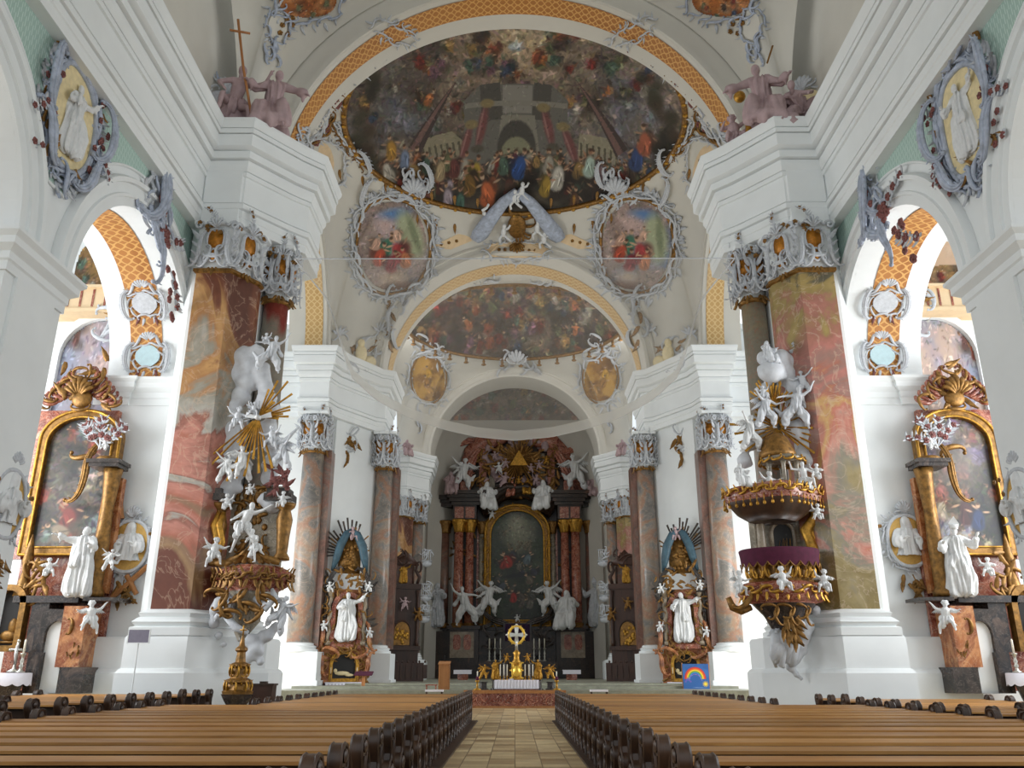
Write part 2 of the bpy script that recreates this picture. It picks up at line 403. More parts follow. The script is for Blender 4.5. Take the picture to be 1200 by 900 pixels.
def scroll(mb,x,z,size,ang=0,hand=1,mode='C',r=None,y=0.0,n=18,sides=6,wind=2.2,fl=None):
    r=r or size*.085;
    if fl is None: fl=size>1.05 and n>=16
    if fl:
        p=curl(x,z,size,ang,hand,mode,n,wind,y); N_=len(p)
        for o in (-1,0,1):
            q=[]
            for i in range(N_):
                a=p[max(i-1,0)]; b_=p[min(i+1,N_-1)]; dx,dz=b_[0]-a[0],b_[2]-a[2]; L=math.hypot(dx,dz) or 1; k=o*r*.62*(1.15-.75*abs(-1+2*i/(N_-1))**1.5)
                q.append((p[i][0]-dz/L*k,p[i][1]-(0 if o else r*.25),p[i][2]+dx/L*k))
            mb.tube(q,[r*.46*(1.15-.75*abs(-1+2*i/(N_-1))**1.5) for i in range(N_)],5,.9)
        for i in range(2,N_-2,2):
            a=p[i-1]; b_=p[i+1]; an=math.atan2(b_[2]-a[2],b_[0]-a[0]); leaf(mb,p[i][0],p[i][2],an-hand*PI/2+.4,r*1.5,y=p[i][1],seg=3)
        for e in (0,-1): mb.ell(p[e],r*.6,6,4)
        return
    p=curl(x,z,size,ang,hand,mode,n,wind,y); N_=len(p)
    mb.tube(p,[r*(1.15-.75*abs(-1+2*i/(N_-1))**1.5) for i in range(N_)],sides,.8)
    for e in (0,-1): mb.ell(p[e],r*.8,6,4)
def leaf(mb,x,z,ang,L,w=None,y=0.0,curl_=.35,bend=0.0,seg=6):
    """a curled leaf growing from (x, z) along ang, its tip rolling forward"""
    w=w or L*.34; vs=[]; fs=[]; 
    for i in range(seg+1):
        t=i/seg; wd=w*(math.sin(PI*(.12+.88*t)**.8)**.9*(1-.15*math.sin(t*18)))*.5+.003
        a=ang+bend*t; cx=x+math.cos(a)*L*t; cz=z+math.sin(a)*L*t; yy=y-curl_*L*(t**2)*.8-.02*L
        nx,nz=-math.sin(a),math.cos(a)
        vs+=[(cx+nx*wd,yy+.08*L,cz+nz*wd),(cx,yy-.06*L,cz),(cx-nx*wd,yy+.08*L,cz-nz*wd)]
    for i in range(seg): b=i*3; fs+=[(b,b+1,b+4,b+3),(b+1,b+2,b+5,b+4)]
    mb.add(vs,fs)
    mb.add([(p[0],p[1]+.05*L,p[2]) for p in vs],fs)
def flower(mb,x,z,r,y=0.0):
    for k in range(5):
        a=2*PI*k/5+x*7; mb.ell((x+math.cos(a)*r*.55,y-r*.25,z+math.sin(a)*r*.55),(r*.5,r*.35,r*.5),6,4)
    mb.ell((x,y-r*.55,z),r*.32,6,4)
def shell(mb,x,z,ang,R,ribs=7,y=0.0,spread=1.9):
    for k in range(ribs):
        a=ang+spread*(k/(ribs-1)-.5); L=R*(1-.18*abs(k/(ribs-1)-.5)*2)
        mb.tube([(x+math.cos(a)*L*t,y-.25*R*math.sin(t*2.6)-.03*R,z+math.sin(a)*L*t) for t in (0.05,.3,.6,.85,1)],[R*.03,R*.06,R*.1,R*.13,R*.08],6,.7)
def spray(mbleaf,mbfl,x,z,ang,L,rnd,y=0.0,nf=3):
    pts=[]; a=ang; px,pz=x,z
    for i in range(8): pts.append((px,y-.05*L-.1*L*math.sin(i/7*PI),pz)); a+=rnd.uniform(-.25,.3); px+=math.cos(a)*L/7; pz+=math.sin(a)*L/7
    mbleaf.tube(pts,[L*.028]*8,5)
    for i in range(2,8):
        p=pts[i]
        for sg in (-1,1): leaf(mbleaf,p[0],p[2],ang+sg*rnd.uniform(.6,1.2),L*.24,y=p[1],seg=3)
    for i in range(nf):
        p=pts[7-i*2 if 7-i*2>0 else 1]; flower(mbfl,p[0]+rnd.uniform(-.05,.05)*L,p[2],L*.11,p[1])
def oval(cx,cz,rx,rz,n=40,p=1.0,wob=0.0,k=4):
    o=[]
    for i in range(n):
        a=2*PI*i/n; c,s=math.cos(a),math.sin(a); w=1+wob*math.cos(k*a)
        o.append((cx+rx*w*math.copysign(abs(c)**p,c), cz+rz*w*math.copysign(abs(s)**p,s)))
    return o
def border(mb,mleaf,pts,size,rnd,closed=True,y=0.0,outw=1,step=.62,leafp=.6,inner=False):
    """scrolls and leaves following an outline of (x, z)"""
    P2=[Vector((p[0],p[1])) for p in pts]
    if closed: P2=P2+[P2[0]]
    segs=[(P2[i+1]-P2[i]).length for i in range(len(P2)-1)]; tot=sum(segs); n=max(3,int(tot/(size*step))); hand=1
    for k in range(n):
        d=tot*(k+.5)/n; i=0
        while i<len(segs)-1 and d>segs[i]: d-=segs[i]; i+=1
        t=(P2[i+1]-P2[i]).normalized(); p=P2[i]+t*d; nn=Vector((t.y,-t.x))*outw; a=math.atan2(t.y,t.x)
        s=size*rnd.uniform(.75,1.25); q=p+nn*s*.18
        md='C' if rnd.random()<.65 else 'S'
        scroll(mb,q.x,q.y,s,a+rnd.uniform(-.35,.35),(1 if rnd.random()<.75 else -1)*-outw,md,y=y,n=14,sides=5)
        if mleaf is not None and rnd.random()<leafp: leaf(mleaf,q.x+nn.x*s*.15,q.y+nn.y*s*.15,math.atan2(nn.y,nn.x)+rnd.uniform(-.7,.7),s*.6,y=y,seg=4)
def outline_tube(mb,pts,r,y=0.0,closed=True,sides=6,flat=.8):
    p=[(a,y,b) for a,b in pts]
    if closed: p=p+[p[0]]
    mb.tube(p,r,sides,flat,cap=not closed)
# ------------------------------------------------------------------ figures
def capsule(mb,a,b,ra,rb,n=10):
    a=Vector(a); b=Vector(b); d=b-a; L=d.length
    if L<1e-5: mb.ell(a,ra,n,6); return
    q=Vector((0,0,1)).rotation_difference(d.normalized()).to_matrix(); prof=[]
    for i in range(4): t=-PI/2+PI/2*i/3; prof.append((ra*math.cos(t),ra*math.sin(t)))
    for i in range(1,5): t=PI/2*i/4; prof.append((rb*math.cos(t),L+rb*math.sin(t)))
    prof.insert(4,(rb*.5+ra*.5,L*.5))
    t=MB(); t.lathe([(max(r,1e-5),z) for r,z in prof],n); m=Matrix.Translation(a)@q.to_4x4(); mb.join(t,m)
def remeshed(mb,name,mat,vox,smooth_it=3,fold=None,fac=.5):
    me0=mb.mesh(name+'_tmp',None); ob=bpy.data.objects.new(name+'_tmp',me0); COL.objects.link(ob)
    md=ob.modifiers.new('r','REMESH'); md.mode='VOXEL'; md.voxel_size=vox; md.use_smooth_shade=True
    if smooth_it: s=ob.modifiers.new('s','SMOOTH'); s.iterations=smooth_it; s.factor=fac
    dg=bpy.context.evaluated_depsgraph_get(); me=bpy.data.meshes.new_from_object(ob.evaluated_get(dg)); me.name=name
    bpy.data.objects.remove(ob); bpy.data.meshes.remove(me0)
    if fold:
        nv=len(me.vertices); co=np.empty(nv*3); me.vertices.foreach_get('co',co); no=np.empty(nv*3); me.vertices.foreach_get('normal',no)
        co=co.reshape(-1,3); no=no.reshape(-1,3); co+=no*fold(co)[:,None]; me.vertices.foreach_set('co',co.ravel())
    me.materials.clear(); (me.materials.append(mat) if mat else None); me.polygons.foreach_set('use_smooth',[True]*len(me.polygons)); me.update(); return me
def foldfn(k=11,amp=.022,seed=0,tw=2.5):
    def f(co):
        a=np.arctan2(co[:,1],co[:,0]); z=co[:,2]
        return amp*(np.sin(k*a+tw*z+seed+1.3*np.sin(3*z+seed))+.5*np.sin(2.3*k*a-3.7*z+seed*2)+.5*np.sin(9*z+3*a+seed))
    return f
FIGS={}
def hand_at(b,w,d,side):
    """palm, five bent fingers"""
    w=Vector(w); d=Vector(d).normalized(); up=Vector((0,0,1)); s=d.cross(up); s=s.normalized() if s.length>.1 else Vector((1,0,0)); u=s.cross(d)
    p=w+d*.05; capsule(b,w,p+d*.03,.032,.036,8)
    for i,(o,L) in enumerate(((-.032,.07),(-.011,.085),(.011,.08),(.032,.062))):
        q=p+s*o+d*.04; r=q+d*L*.55-u*.006; capsule(b,q,r,.012,.011,6); capsule(b,r,r+d*L*.4-u*.035,.011,.009,6)
    q=p-s*.03*side; capsule(b,q,q-s*.035*side+d*.04,.013,.011,6)
def fig_mesh(key,pose):
    """body (one continuous surface), robe and hair meshes of a figure of standing height 1.75 facing -Y"""
    if key in FIGS: return FIGS[key]
    g=pose.get; b=MB(); V=Vector
    child=g('child',False); hd=1.35 if child else 1.0
    pel=V(g('pelvis',(0,0,.95))); lean=V(g('lean',(0,0,.52))); chest=pel+lean; neck=chest+lean.normalized()*.1
    side=V((1,0,0)); tw=g('twist',0.0); sd=Matrix.Rotation(tw,3,'Z')@side
    shw=.19; fat=1.25 if child else 1.0
    capsule(b,pel,pel+lean*.45,.155*fat,.135*fat); capsule(b,pel+lean*.45,chest-lean*.12,.14*fat,.165*fat)
    capsule(b,chest-sd*shw*.8,chest+sd*shw*.8,.085,.085); capsule(b,chest,neck,.065,.058)
    hdir=V(g('head',(0,-.2,1))).normalized(); hc=neck+hdir*.13*hd; face=V(g('face',(0,-1,0))).normalized(); face=(face-hdir*face.dot(hdir)).normalized(); ear=hdir.cross(face)
    R=Matrix((ear,-face,hdir)).transposed()
    b.ell(hc,(.08*hd,.098*hd,.115*hd),12,8,R); b.ell(hc+face*.035-hdir*.06,(.055*hd,.06*hd,.06*hd),10,6,R)
    b.ell(hc+face*.098*hd-hdir*.02,(.016,.026,.032),6,5,R); b.ell(hc+face*.085*hd-hdir*.065,(.028,.016,.012),6,4,R)
    b.ell(hc+face*.085*hd+hdir*.025,(.055,.016,.012),6,4,R)
    for e in (-1,1): b.ell(hc+ear*e*.08*hd,(.014,.026,.034),6,4,R)
    arms=g('arms',(((-.3,-.05,-.27),(-.1,-.25,0)),((.3,-.05,-.27),(.1,-.25,0))))
    hands=[]
    for i,sg in enumerate((-1,1)):
        s=chest+sd*shw*sg*1.0; up_,fo=arms[i]; up_=V(up_).normalized()*.29*(.85 if child else 1); fo=V(fo).normalized()*.25*(.85 if child else 1)
        e=s+up_; w=e+fo; capsule(b,s,e,.062*fat,.05*fat); capsule(b,e,w,.05*fat,.034*fat); hand_at(b,w,fo,sg); hands.append(w+fo.normalized()*.08)
    legs=g('legs',(((-.1,.0,-.45),(0,.02,-.45)),((.1,-.05,-.45),(0,.06,-.45))))
    feet=[]
    for i,sg in enumerate((-1,1)):
        h=pel+sd*.09*sg-V((0,0,.03)); a,c=legs[i]; kf=.82 if child else 1
        a=V(a).normalized()*.43*kf; c=V(c).normalized()*.42*kf; k=h+a; f=k+c
        capsule(b,h,k,.092*fat,.064*fat); capsule(b,k,f,.062*fat,.04*fat); capsule(b,f,f+V(g('toe',(0,-.16,-.04))),.042,.03); feet.append(f)
    body=remeshed(b,'body_'+key,M['statue'],.019,2)
    robe=None; rk=g('robe')
    if rk:
        r=MB()
        if rk in('long','seat'):
            capsule(r,pel+lean*.1,chest-lean*.1,.17,.18,14); capsule(r,chest-sd*.17,chest+sd*.17,.095,.095)
            for i in range(2):
                h=pel+sd*.09*(-1,1)[i]; a,c=legs[i]; k=h+V(a).normalized()*.43; f=k+V(c).normalized()*.36
                capsule(r,h,k,.17,.15,14); capsule(r,k,f,.15,.17,14)
            km=(feet[0]+feet[1])/2; capsule(r,pel,km+V((0,0,.12)),.16,.2,14)
            if g('mantle',True):
                capsule(r,chest+V((-.16,.08,.02)),km+V((-.26,.14,.15)),.09,.17,12); capsule(r,chest+V((.16,.08,.02)),km+V((.24,.16,.3)),.09,.15,12)
                capsule(r,chest+V((.18,-.02,0)),pel+V((-.16,-.14,-.12)),.06,.1,12)
            for i in range(2):
                up_,fo=arms[i]; s=chest+sd*shw*(-1,1)[i]; e=s+V(up_).normalized()*.29; w=e+V(fo).normalized()*.17
                capsule(r,s,e,.085,.085); capsule(r,e,w,.085,.1); capsule(r,w-V((0,0,.02)),w-V((0,0,.17)),.06,.03)
        elif rk=='loin':
            capsule(r,pel-sd*.12,pel+sd*.12,.17,.17,12); capsule(r,pel+V((.1,-.05,.03)),pel+V((.38,.08,-.3)),.09,.05); capsule(r,pel+V((0,-.1,0)),pel+V((-.15,-.12,-.32)),.13,.1)
        elif rk=='flow':
            capsule(r,pel,chest-lean*.25,.19,.17,12)
            for i in range(2):
                h=pel+sd*.09*(-1,1)[i]; a,c=legs[i]; k=h+V(a).normalized()*.43; f=k+V(c).normalized()*.25
                capsule(r,h,k,.16,.13,12); capsule(r,k,f,.13,.12,12)
            capsule(r,pel+V((.1,.1,0)),pel+V((.55,.2,-.15)),.16,.08); capsule(r,pel+V((.5,.2,-.13)),pel+V((.7,.15,.1)),.1,.04); capsule(r,chest+V((-.1,.12,-.05)),pel+V((-.45,.25,.1)),.1,.06)
        robe=remeshed(r,'robe_'+key,M['statue'],.021,2,foldfn(g('k',10),g('amp',.026),len(key)*1.7))
    hr=MB(); hk=g('hair','short')
    hr.ell(hc+hdir*.03-face*.02,(.09*hd,.1*hd,.11*hd),10,8,R)
    if hk=='curls':
        for i in range(14):
            a=i*2.4; t=.3+.6*(i/14); q=hc+hdir*.03-face*.03+(ear*math.cos(a)*math.sin(t*2)+face*math.sin(a)*math.sin(t*2)*.9*(-1)+hdir*math.cos(t*2))*.095*hd; hr.ell(q,.035*hd,6,5)
    if hk=='beard': hr.ell(hc+face*.075-hdir*.13,(.055,.045,.1),8,6,R)
    if hk=='veil': capsule(hr,hc+hdir*.02-face*.03,hc-hdir*.2-face*.06,.11,.15)
    if hk=='mitre':
        hr=MB(); m4=Matrix.Translation(hc+hdir*.07)@R.to_4x4(); t=MB()
        for s in (-1,1): t.add([(-.1,s*.03,0),(.1,s*.03,0),(.12,s*.07,.14),(0,s*.02,.33),(-.12,s*.07,.14)],[(0,1,2,3,4)]); 
        t.lathe([(.1,-.01),(.11,.04),(.12,.12)],12); hr.join(t,m4); 
    hair=hr.mesh('hair_'+key,M['statue'],True)
    FIGS[key]=(body,robe,hair,hands,hc,chest); return FIGS[key]
def wing_mesh(sg=1):
    """feathered wing spreading to +x*sg from the shoulder, lying in a plane behind the back"""
    k='wing%d'%sg
    if k in FIGS: return FIGS[k]
    b=MB(); b.tube([(0,0,0),(sg*.12,.08,.16),(sg*.3,.12,.26),(sg*.5,.12,.2)],[.05,.05,.04,.02],6)
    for i in range(9):
        t=i/8; x=sg*(.06+.42*t); z=.1+.15*math.sin(t*2.2); L=.28+.34*t; a=-1.75+1.25*t
        dx,dz=math.cos(a)*sg,math.sin(a); n=(-dz,dx); w=.05
        b.add([(x,.1,z),(x+dx*L*.5+n[0]*w,.11,z+dz*L*.5+n[1]*w),(x+dx*L,.13,z+dz*L),(x+dx*L*.5-n[0]*w,.13,z+dz*L*.5-n[1]*w),(x+dx*L*.5,.075,z+dz*L*.5)],[(0,1,4),(1,2,4),(2,3,4),(3,0,4)])
        b.add([(x,.125,z),(x+dx*L*.5+n[0]*w,.13,z+dz*L*.5+n[1]*w),(x+dx*L,.14,z+dz*L),(x+dx*L*.5-n[0]*w,.14,z+dz*L*.5-n[1]*w)],[(0,3,2,1)])
    FIGS[k]=b.mesh(k,M['statue'],False); return FIGS[k]
POSES={
 'bishop':dict(robe='long',hair='mitre',arms=(((-.25,-.1,-.3),(.05,-.3,.15)),((.3,-.1,-.2),(.1,-.2,.3))),head=(.1,-.2,1)),
 'saint':dict(robe='long',hair='beard',arms=(((-.25,-.15,-.3),(.2,-.3,.05)),((.35,-.1,.1),(.2,-.2,.3))),head=(-.15,-.15,1),face=(-.5,-1,.1),legs=(((-.1,0,-.45),(0,.02,-.45)),((.12,-.22,-.4),(0,.12,-.42)))),
 'nun':dict(robe='long',hair='veil',arms=(((-.15,-.2,-.3),(.25,-.3,.12)),((.15,-.2,-.3),(-.22,-.3,.15))),head=(.1,-.2,1),face=(.5,-1,0)),
 'preacher':dict(robe='long',hair='short',arms=(((-.5,-.1,.05),(-.3,-.2,.1)),((.2,-.2,-.3),(-.2,-.35,.1))),head=(0,-.15,1),face=(-1,-.6,0),twist=-.4),
 'orator':dict(robe='flow',hair='beard',lean=(-.14,-.04,.5),arms=(((-.4,-.1,.25),(-.2,-.1,.35)),((.4,-.1,.0),(.3,-.25,-.1))),head=(-.2,-.1,1),face=(-.6,-1,.3),legs=(((-.25,-.1,-.4),(-.1,.1,-.45)),((.3,-.15,-.35),(.1,.15,-.42)))),
 'seated':dict(robe='seat',hair='veil',pelvis=(0,0,.5),lean=(0,-.02,.52),legs=(((-.12,-.45,-.02),(0,-.06,-.45)),((.14,-.43,-.08),(.05,-.1,-.45))),arms=(((-.3,-.2,-.25),(.1,-.3,.1)),((.3,-.15,-.25),(-.05,-.3,.05))),head=(.1,-.15,1)),
 'seatedwoman':dict(robe='seat',mantle=False,hair='short',pelvis=(0,0,.5),lean=(-.06,-.06,.52),legs=(((-.16,-.44,-.02),(-.03,-.1,-.45)),((.16,-.42,-.12),(.08,-.12,-.45))),arms=(((-.42,-.12,-.12),(-.2,-.25,-.12)),((.36,-.1,-.22),(.18,-.28,.05))),head=(-.15,-.15,1),face=(-.4,-1,0)),
 'seatedman':dict(robe='loin',hair='beard',pelvis=(0,0,.5),lean=(.08,-.05,.5),legs=(((-.2,-.4,.05),(-.05,-.05,-.45)),((.2,-.42,-.1),(.1,.05,-.45))),arms=(((-.35,-.1,-.2),(.1,-.25,-.2)),((.4,-.1,.05),(.1,-.2,.35))),head=(-.15,-.2,1),face=(-.5,-1,0)),
 'baptist':dict(robe='loin',hair='short',lean=(.2,-.08,.45),arms=(((-.3,-.1,-.25),(-.05,-.25,-.1)),((.5,-.15,.15),(.35,-.1,.2))),head=(.35,-.2,1),face=(1,-.5,-.4),legs=(((-.1,.05,-.45),(-.15,.1,-.42)),((.3,-.1,-.35),(-.05,.1,-.45)))),
 'kneeling':dict(robe='loin',hair='short',pelvis=(0,0,.5),lean=(-.1,-.1,.46),arms=(((-.1,-.2,-.3),(.25,-.25,.15)),((.15,-.2,-.3),(-.25,-.25,.15))),head=(-.2,-.3,1),face=(-.4,-1,-.4),legs=(((-.1,-.2,-.38),(0,.45,-.05)),((.1,-.35,-.2),(.05,.05,-.45)))),
 'angel':dict(robe='flow',hair='curls',lean=(.12,-.06,.5),arms=(((-.4,-.15,.2),(-.25,-.1,.25)),((.35,-.1,-.2),(.2,-.3,.05))),head=(-.1,-.2,1),face=(-.4,-1,0),legs=(((-.2,-.05,-.4),(-.1,.3,-.35)),((.15,-.3,-.3),(.1,.2,-.4))),wings=True),
 'putto':dict(child=True,robe='loin',hair='curls',pelvis=(0,0,.62),lean=(.04,-.03,.36),arms=(((-.4,-.15,.2),(-.2,-.1,.3)),((.35,-.15,-.15),(.2,-.25,.1))),head=(.1,-.15,1),face=(.3,-1,0),legs=(((-.25,-.2,-.35),(-.05,.15,-.4)),((.2,-.35,-.15),(.1,.1,-.4))),wings=True),
 'puttosit':dict(child=True,robe='loin',hair='curls',pelvis=(0,0,.45),lean=(-.04,-.03,.36),arms=(((-.35,-.15,-.2),(.1,-.3,.1)),((.4,-.15,.2),(.1,-.1,.35))),head=(-.1,-.2,1),face=(-.3,-1,0),legs=(((-.2,-.4,.0),(-.05,-.05,-.42)),((.22,-.4,-.05),(.1,.05,-.42))),wings=True),
 'crouch':dict(robe='flow',hair='beard',pelvis=(0,.1,.5),lean=(-.18,-.3,.34),arms=(((-.3,-.2,-.3),(-.1,-.2,-.3)),((.3,-.25,-.1),(-.1,-.3,-.1))),head=(-.1,-.6,.6),face=(-.2,-1,-.5),legs=(((-.2,-.4,-.1),(0,.25,-.4)),((.3,-.35,.1),(.05,.1,-.45)))),
}
def figure(pose,loc,h,rz=0,parent=None,name='statue',label=None,cat='statue',mat=None,group=None,mirror=False,tilt=None,part=None,wings=None):
    """a sculpted figure; top-level thing, or a part (with its own pieces) of parent"""
    p=POSES[pose]; body,robe,hair,hands,hc,ch=fig_mesh(pose,p); s=h/1.75
    sc=(-s if mirror else s,s,s)
    if parent is None:
        t=thing(name,label,cat,loc,rz,group,tilt=tilt,sc=sc)
        mk=lambda n,me:_lk(n,me,t,mat); mk('body',body)
    else:
        t=_lk(part or name,body,parent,mat); t.location=loc; t.rotation_euler=tilt or (0,0,rz); t.scale=sc
        mk=lambda n,me:_lk(n,me,t,mat)
    if robe: mk('robe',robe)
    mk('hair' if p.get('hair') not in('mitre','veil') else p['hair'],hair)
    w=p.get('wings',False) if wings is None else wings
    if w:
        for sg in (-1,1):
            o=mk('wing',wing_mesh(sg)); o.location=ch+Vector((sg*.05,.1,-.05)); o.scale=(.55,.7,.6) if p.get('child') else (.7,1,.85)
    return t
MATV={}
def _lk(n,me,parent,mat):
    if mat is not None:
        k=(me.name,mat.name)
        if k not in MATV: m2=me.copy(); m2.materials.clear(); m2.materials.append(mat); MATV[k]=m2
        me=MATV[k]
    o=bpy.data.objects.new(n,me); COL.objects.link(o); o.parent=parent; return o
def cloud_me(blobs,rnd,vox):
    return remeshed(cloud_mb(blobs,rnd),'clouds',None,vox,2)
def cloud_mb(blobs,rnd):
    b=MB()
    for x,y,z,r in blobs:
        b.ell((x,y,z),r,10,7)
        for k in range(7):
            a=rnd.uniform(0,2*PI); t=rnd.uniform(-1,1); q=math.sqrt(1-t*t); b.ell((x+math.cos(a)*q*r*.8,y+t*r*.6,z+math.sin(a)*q*r*.8),r*rnd.uniform(.35,.55),8,6)
    return b
def candle(parent,x,y,z,h,r=.03,name='candlestick'):
    b=MB(); b.lathe([(r*3,0),(r*3.2,h*.03),(r*1.6,h*.06),(r*1,h*.14),(r*1.7,h*.2),(r*.9,h*.26),(r*1.5,h*.33),(r*.9,h*.42),(r*1.2,h*.5),(r*2.2,h*.55),(r*2.2,h*.57),(r*.8,h*.58)],10)
    return b,[(r*.75,h*.57),(r*.75,h*.97),(r*.15,h),(1e-5,h*1.03)]
def rz_for(s): return s*-PI/2     # a thing on the side wall s=-1/+1 turned to face the nave
# ================================================================== THE SETTING
def glassmat():
    m,nt,b=newmat('daylit_pane'); b.inputs['Base Color'].default_value=(.8,.85,.9,1); b.inputs['Roughness'].default_value=.2
    b.inputs['Emission Color'].default_value=(.92,.96,1,1); b.inputs['Emission Strength'].default_value=1.0; return m
M['glass']=glassmat()
ZS=23.4            # top of the great cornice, springing of the vaults
XW=13.1            # face of the nave arcade
random.seed(4); rnd=random.Random(11)
def uvgrid(fn,nu,nv,su,sv,name,mat,parent=None,kind='structure'):
    b=MB(); b.grid(fn,nu,nv); me=b.mesh(name,mat,True); uv=me.uv_layers.new(name='UVMap'); w=nu+1
    for p in me.polygons:
        for li in p.loop_indices:
            vi=me.loops[li].vertex_index; uv.data[li].uv=((vi%w)/nu*su,(vi//w)/nv*sv)
    o=bpy.data.objects.new(name,me); COL.objects.link(o)
    if parent: o.parent=parent
    elif kind: o['kind']=kind
    return o
def trellis(name,base,line,cells=1):
    m,nt,b=newmat(name); uv=N(nt,'ShaderNodeUVMap'); s=N(nt,'ShaderNodeSeparateXYZ'); nt.links.new(uv.outputs[0],s.inputs[0])
    def mt(op,a,b_=None,c=None):
        n=N(nt,'ShaderNodeMath',operation=op)
        for i,x in enumerate((a,b_,c)):
            if x is None: continue
            if isinstance(x,(int,float)): n.inputs[i].default_value=x
            else: nt.links.new(x,n.inputs[i])
        return n.outputs[0]
    x=s.outputs[0]; y=s.outputs[1]
    w=mt('MULTIPLY',mt('SINE',mt('MULTIPLY',y,2*PI)),.25)
    d=None
    for off in (0,.5):
        for sg in (1,-1):
            q=mt('ADD',x,mt('MULTIPLY_ADD',w,sg,off)); fr=mt('ABSOLUTE',mt('SUBTRACT',mt('FRACT',q),.5))
            d=fr if d is None else mt('MINIMUM',d,fr)
    k=mt('LESS_THAN',d,.06)
    c=N(nt,'ShaderNodeMix',data_type='RGBA'); nt.links.new(k,c.inputs['Factor']); 
    tn=N(nt,'ShaderNodeTexNoise',Scale=2.0,Detail=5.0); r=ramp(nt,[(.3,base[0]),(.7,base[1])]); nt.links.new(tn.outputs['Fac'],r.inputs['Fac'])
    nt.links.new(r.outputs['Color'],c.inputs['A']); c.inputs['B'].default_value=L4(line); nt.links.new(c.outputs['Result'],b.inputs['Base Color']); b.inputs['Roughness'].default_value=.6; return m
M['trellis']=trellis('orange_trellis',('#a5672a','#bd7f3e'),'#d6a35c')
M['trellis_pale']=trellis('ochre_trellis',('#c4995a','#d3ac72'),'#e2c48e')
def mintmat():
    m,nt,b=newmat('mint_diaper'); tc=N(nt,'ShaderNodeTexCoord'); mp=N(nt,'ShaderNodeMapping'); mp.inputs['Scale'].default_value=(0,3.2,5.2)
    nt.links.new(tc.outputs['Object'],mp.inputs['Vector']); w=N(nt,'ShaderNodeTexBrick',Scale=1.0); w.inputs['Color1'].default_value=L4('#cfe0d8'); w.inputs['Color2'].default_value=L4('#c6dad1'); w.inputs['Mortar'].default_value=L4('#a9c4ba'); w.inputs['Mortar Size'].default_value=.09
    mp.inputs['Rotation'].default_value=(0,PI/2,0); mp.inputs['Scale'].default_value=(5.0,3.0,1)
    nt.links.new(mp.outputs['Vector'],w.inputs['Vector']); nt.links.new(w.outputs['Color'],b.inputs['Base Color']); b.inputs['Roughness'].default_value=.75; return m
M['mint']=mintmat()
def floormat():
    m,nt,b=newmat('stone_flags'); tc=N(nt,'ShaderNodeTexCoord'); mp=N(nt,'ShaderNodeMapping'); mp.inputs['Scale'].default_value=(1,1,1)
    nt.links.new(tc.outputs['Object'],mp.inputs['Vector']); br=N(nt,'ShaderNodeTexBrick',Scale=1.0); br.offset=.0
    br.inputs['Brick Width'].default_value=.55; br.inputs['Row Height'].default_value=.55; br.inputs['Mortar Size'].default_value=.012
    br.inputs['Color1'].default_value=L4('#a58760'); br.inputs['Color2'].default_value=L4('#ead3a4'); br.inputs['Mortar'].default_value=L4('#8a7354'); br.inputs['Bias'].default_value=0
    nt.links.new(mp.outputs['Vector'],br.inputs['Vector']); nz=N(nt,'ShaderNodeTexNoise',Scale=1.3,Detail=6.0); nt.links.new(tc.outputs['Object'],nz.inputs['Vector'])
    mr=N(nt,'ShaderNodeMapRange'); mr.inputs['To Min'].default_value=.7; mr.inputs['To Max'].default_value=1.25; nt.links.new(nz.outputs['Fac'],mr.inputs['Value'])
    mm=N(nt,'ShaderNodeMix',data_type='RGBA',blend_type='MULTIPLY'); mm.inputs['Factor'].default_value=1; nt.links.new(br.outputs['Color'],mm.inputs['A']); nt.links.new(mr.outputs['Result'],mm.inputs['B'])
    nt.links.new(mm.outputs['Result'],b.inputs['Base Color']); b.inputs['Roughness'].default_value=.35; return m
M['floor']=floormat()
M['choirfloor']=plain('choir_stone','#8f8f7e',.4,var=.2,scale=3)
b=MB(); b.box(-30,30,-12,112,-.3,0); struct('floor',b,M['floor'])
b=MB(); b.box(-13.5,13.5,47.4,112,.0,.86); b.box(-13.2,13.2,52.5,112,.86,1.0); b.box(-12.5,12.5,56.5,112,1.0,1.12); struct('floor_choir',b,M['choirfloor'])

ENT_=[(.0,18.75),(.14,18.75),(.14,19.1),(.22,19.14),(.22,19.42),(.34,19.5),(.38,19.62),(.38,19.7),(.1,19.72),(.1,21.0),(.26,21.02),(.28,21.2),(.45,21.42),(.5,21.5),(.5,21.68),(.78,21.74),(.8,22.05),(1.16,22.2),(1.2,22.3),(1.2,22.72),(1.32,22.76),(1.34,22.95),(1.56,23.22),(1.6,23.3),(1.6,23.4),(-.5,23.4)]
ENT_=[q for o,z in ENT_ for q in (((o,z),(o-.14,z+.005),(o-.14,z+.05),(o,z+.055)) if z in (19.42,19.7,21.2,21.68,22.05,22.72,22.95) else ((o,z),))]
ENT=[(-.8,18.75)]+[(o*.5 if o>0 else o,z) for o,z in ENT_]
def side_path(s,pts):
    """mirrors a left-hand plan path to side s with the room on its left"""
    return [(x,y) for x,y in reversed(pts)] if s<0 else [(-x,y) for x,y in pts]
PIER=[(-13.25,0),(-11.05,0),(-9.65,1.75),(-9.05,2.35),(-9.05,4.6),(-11,5.6)]      # plan of a pier's entablature from its front
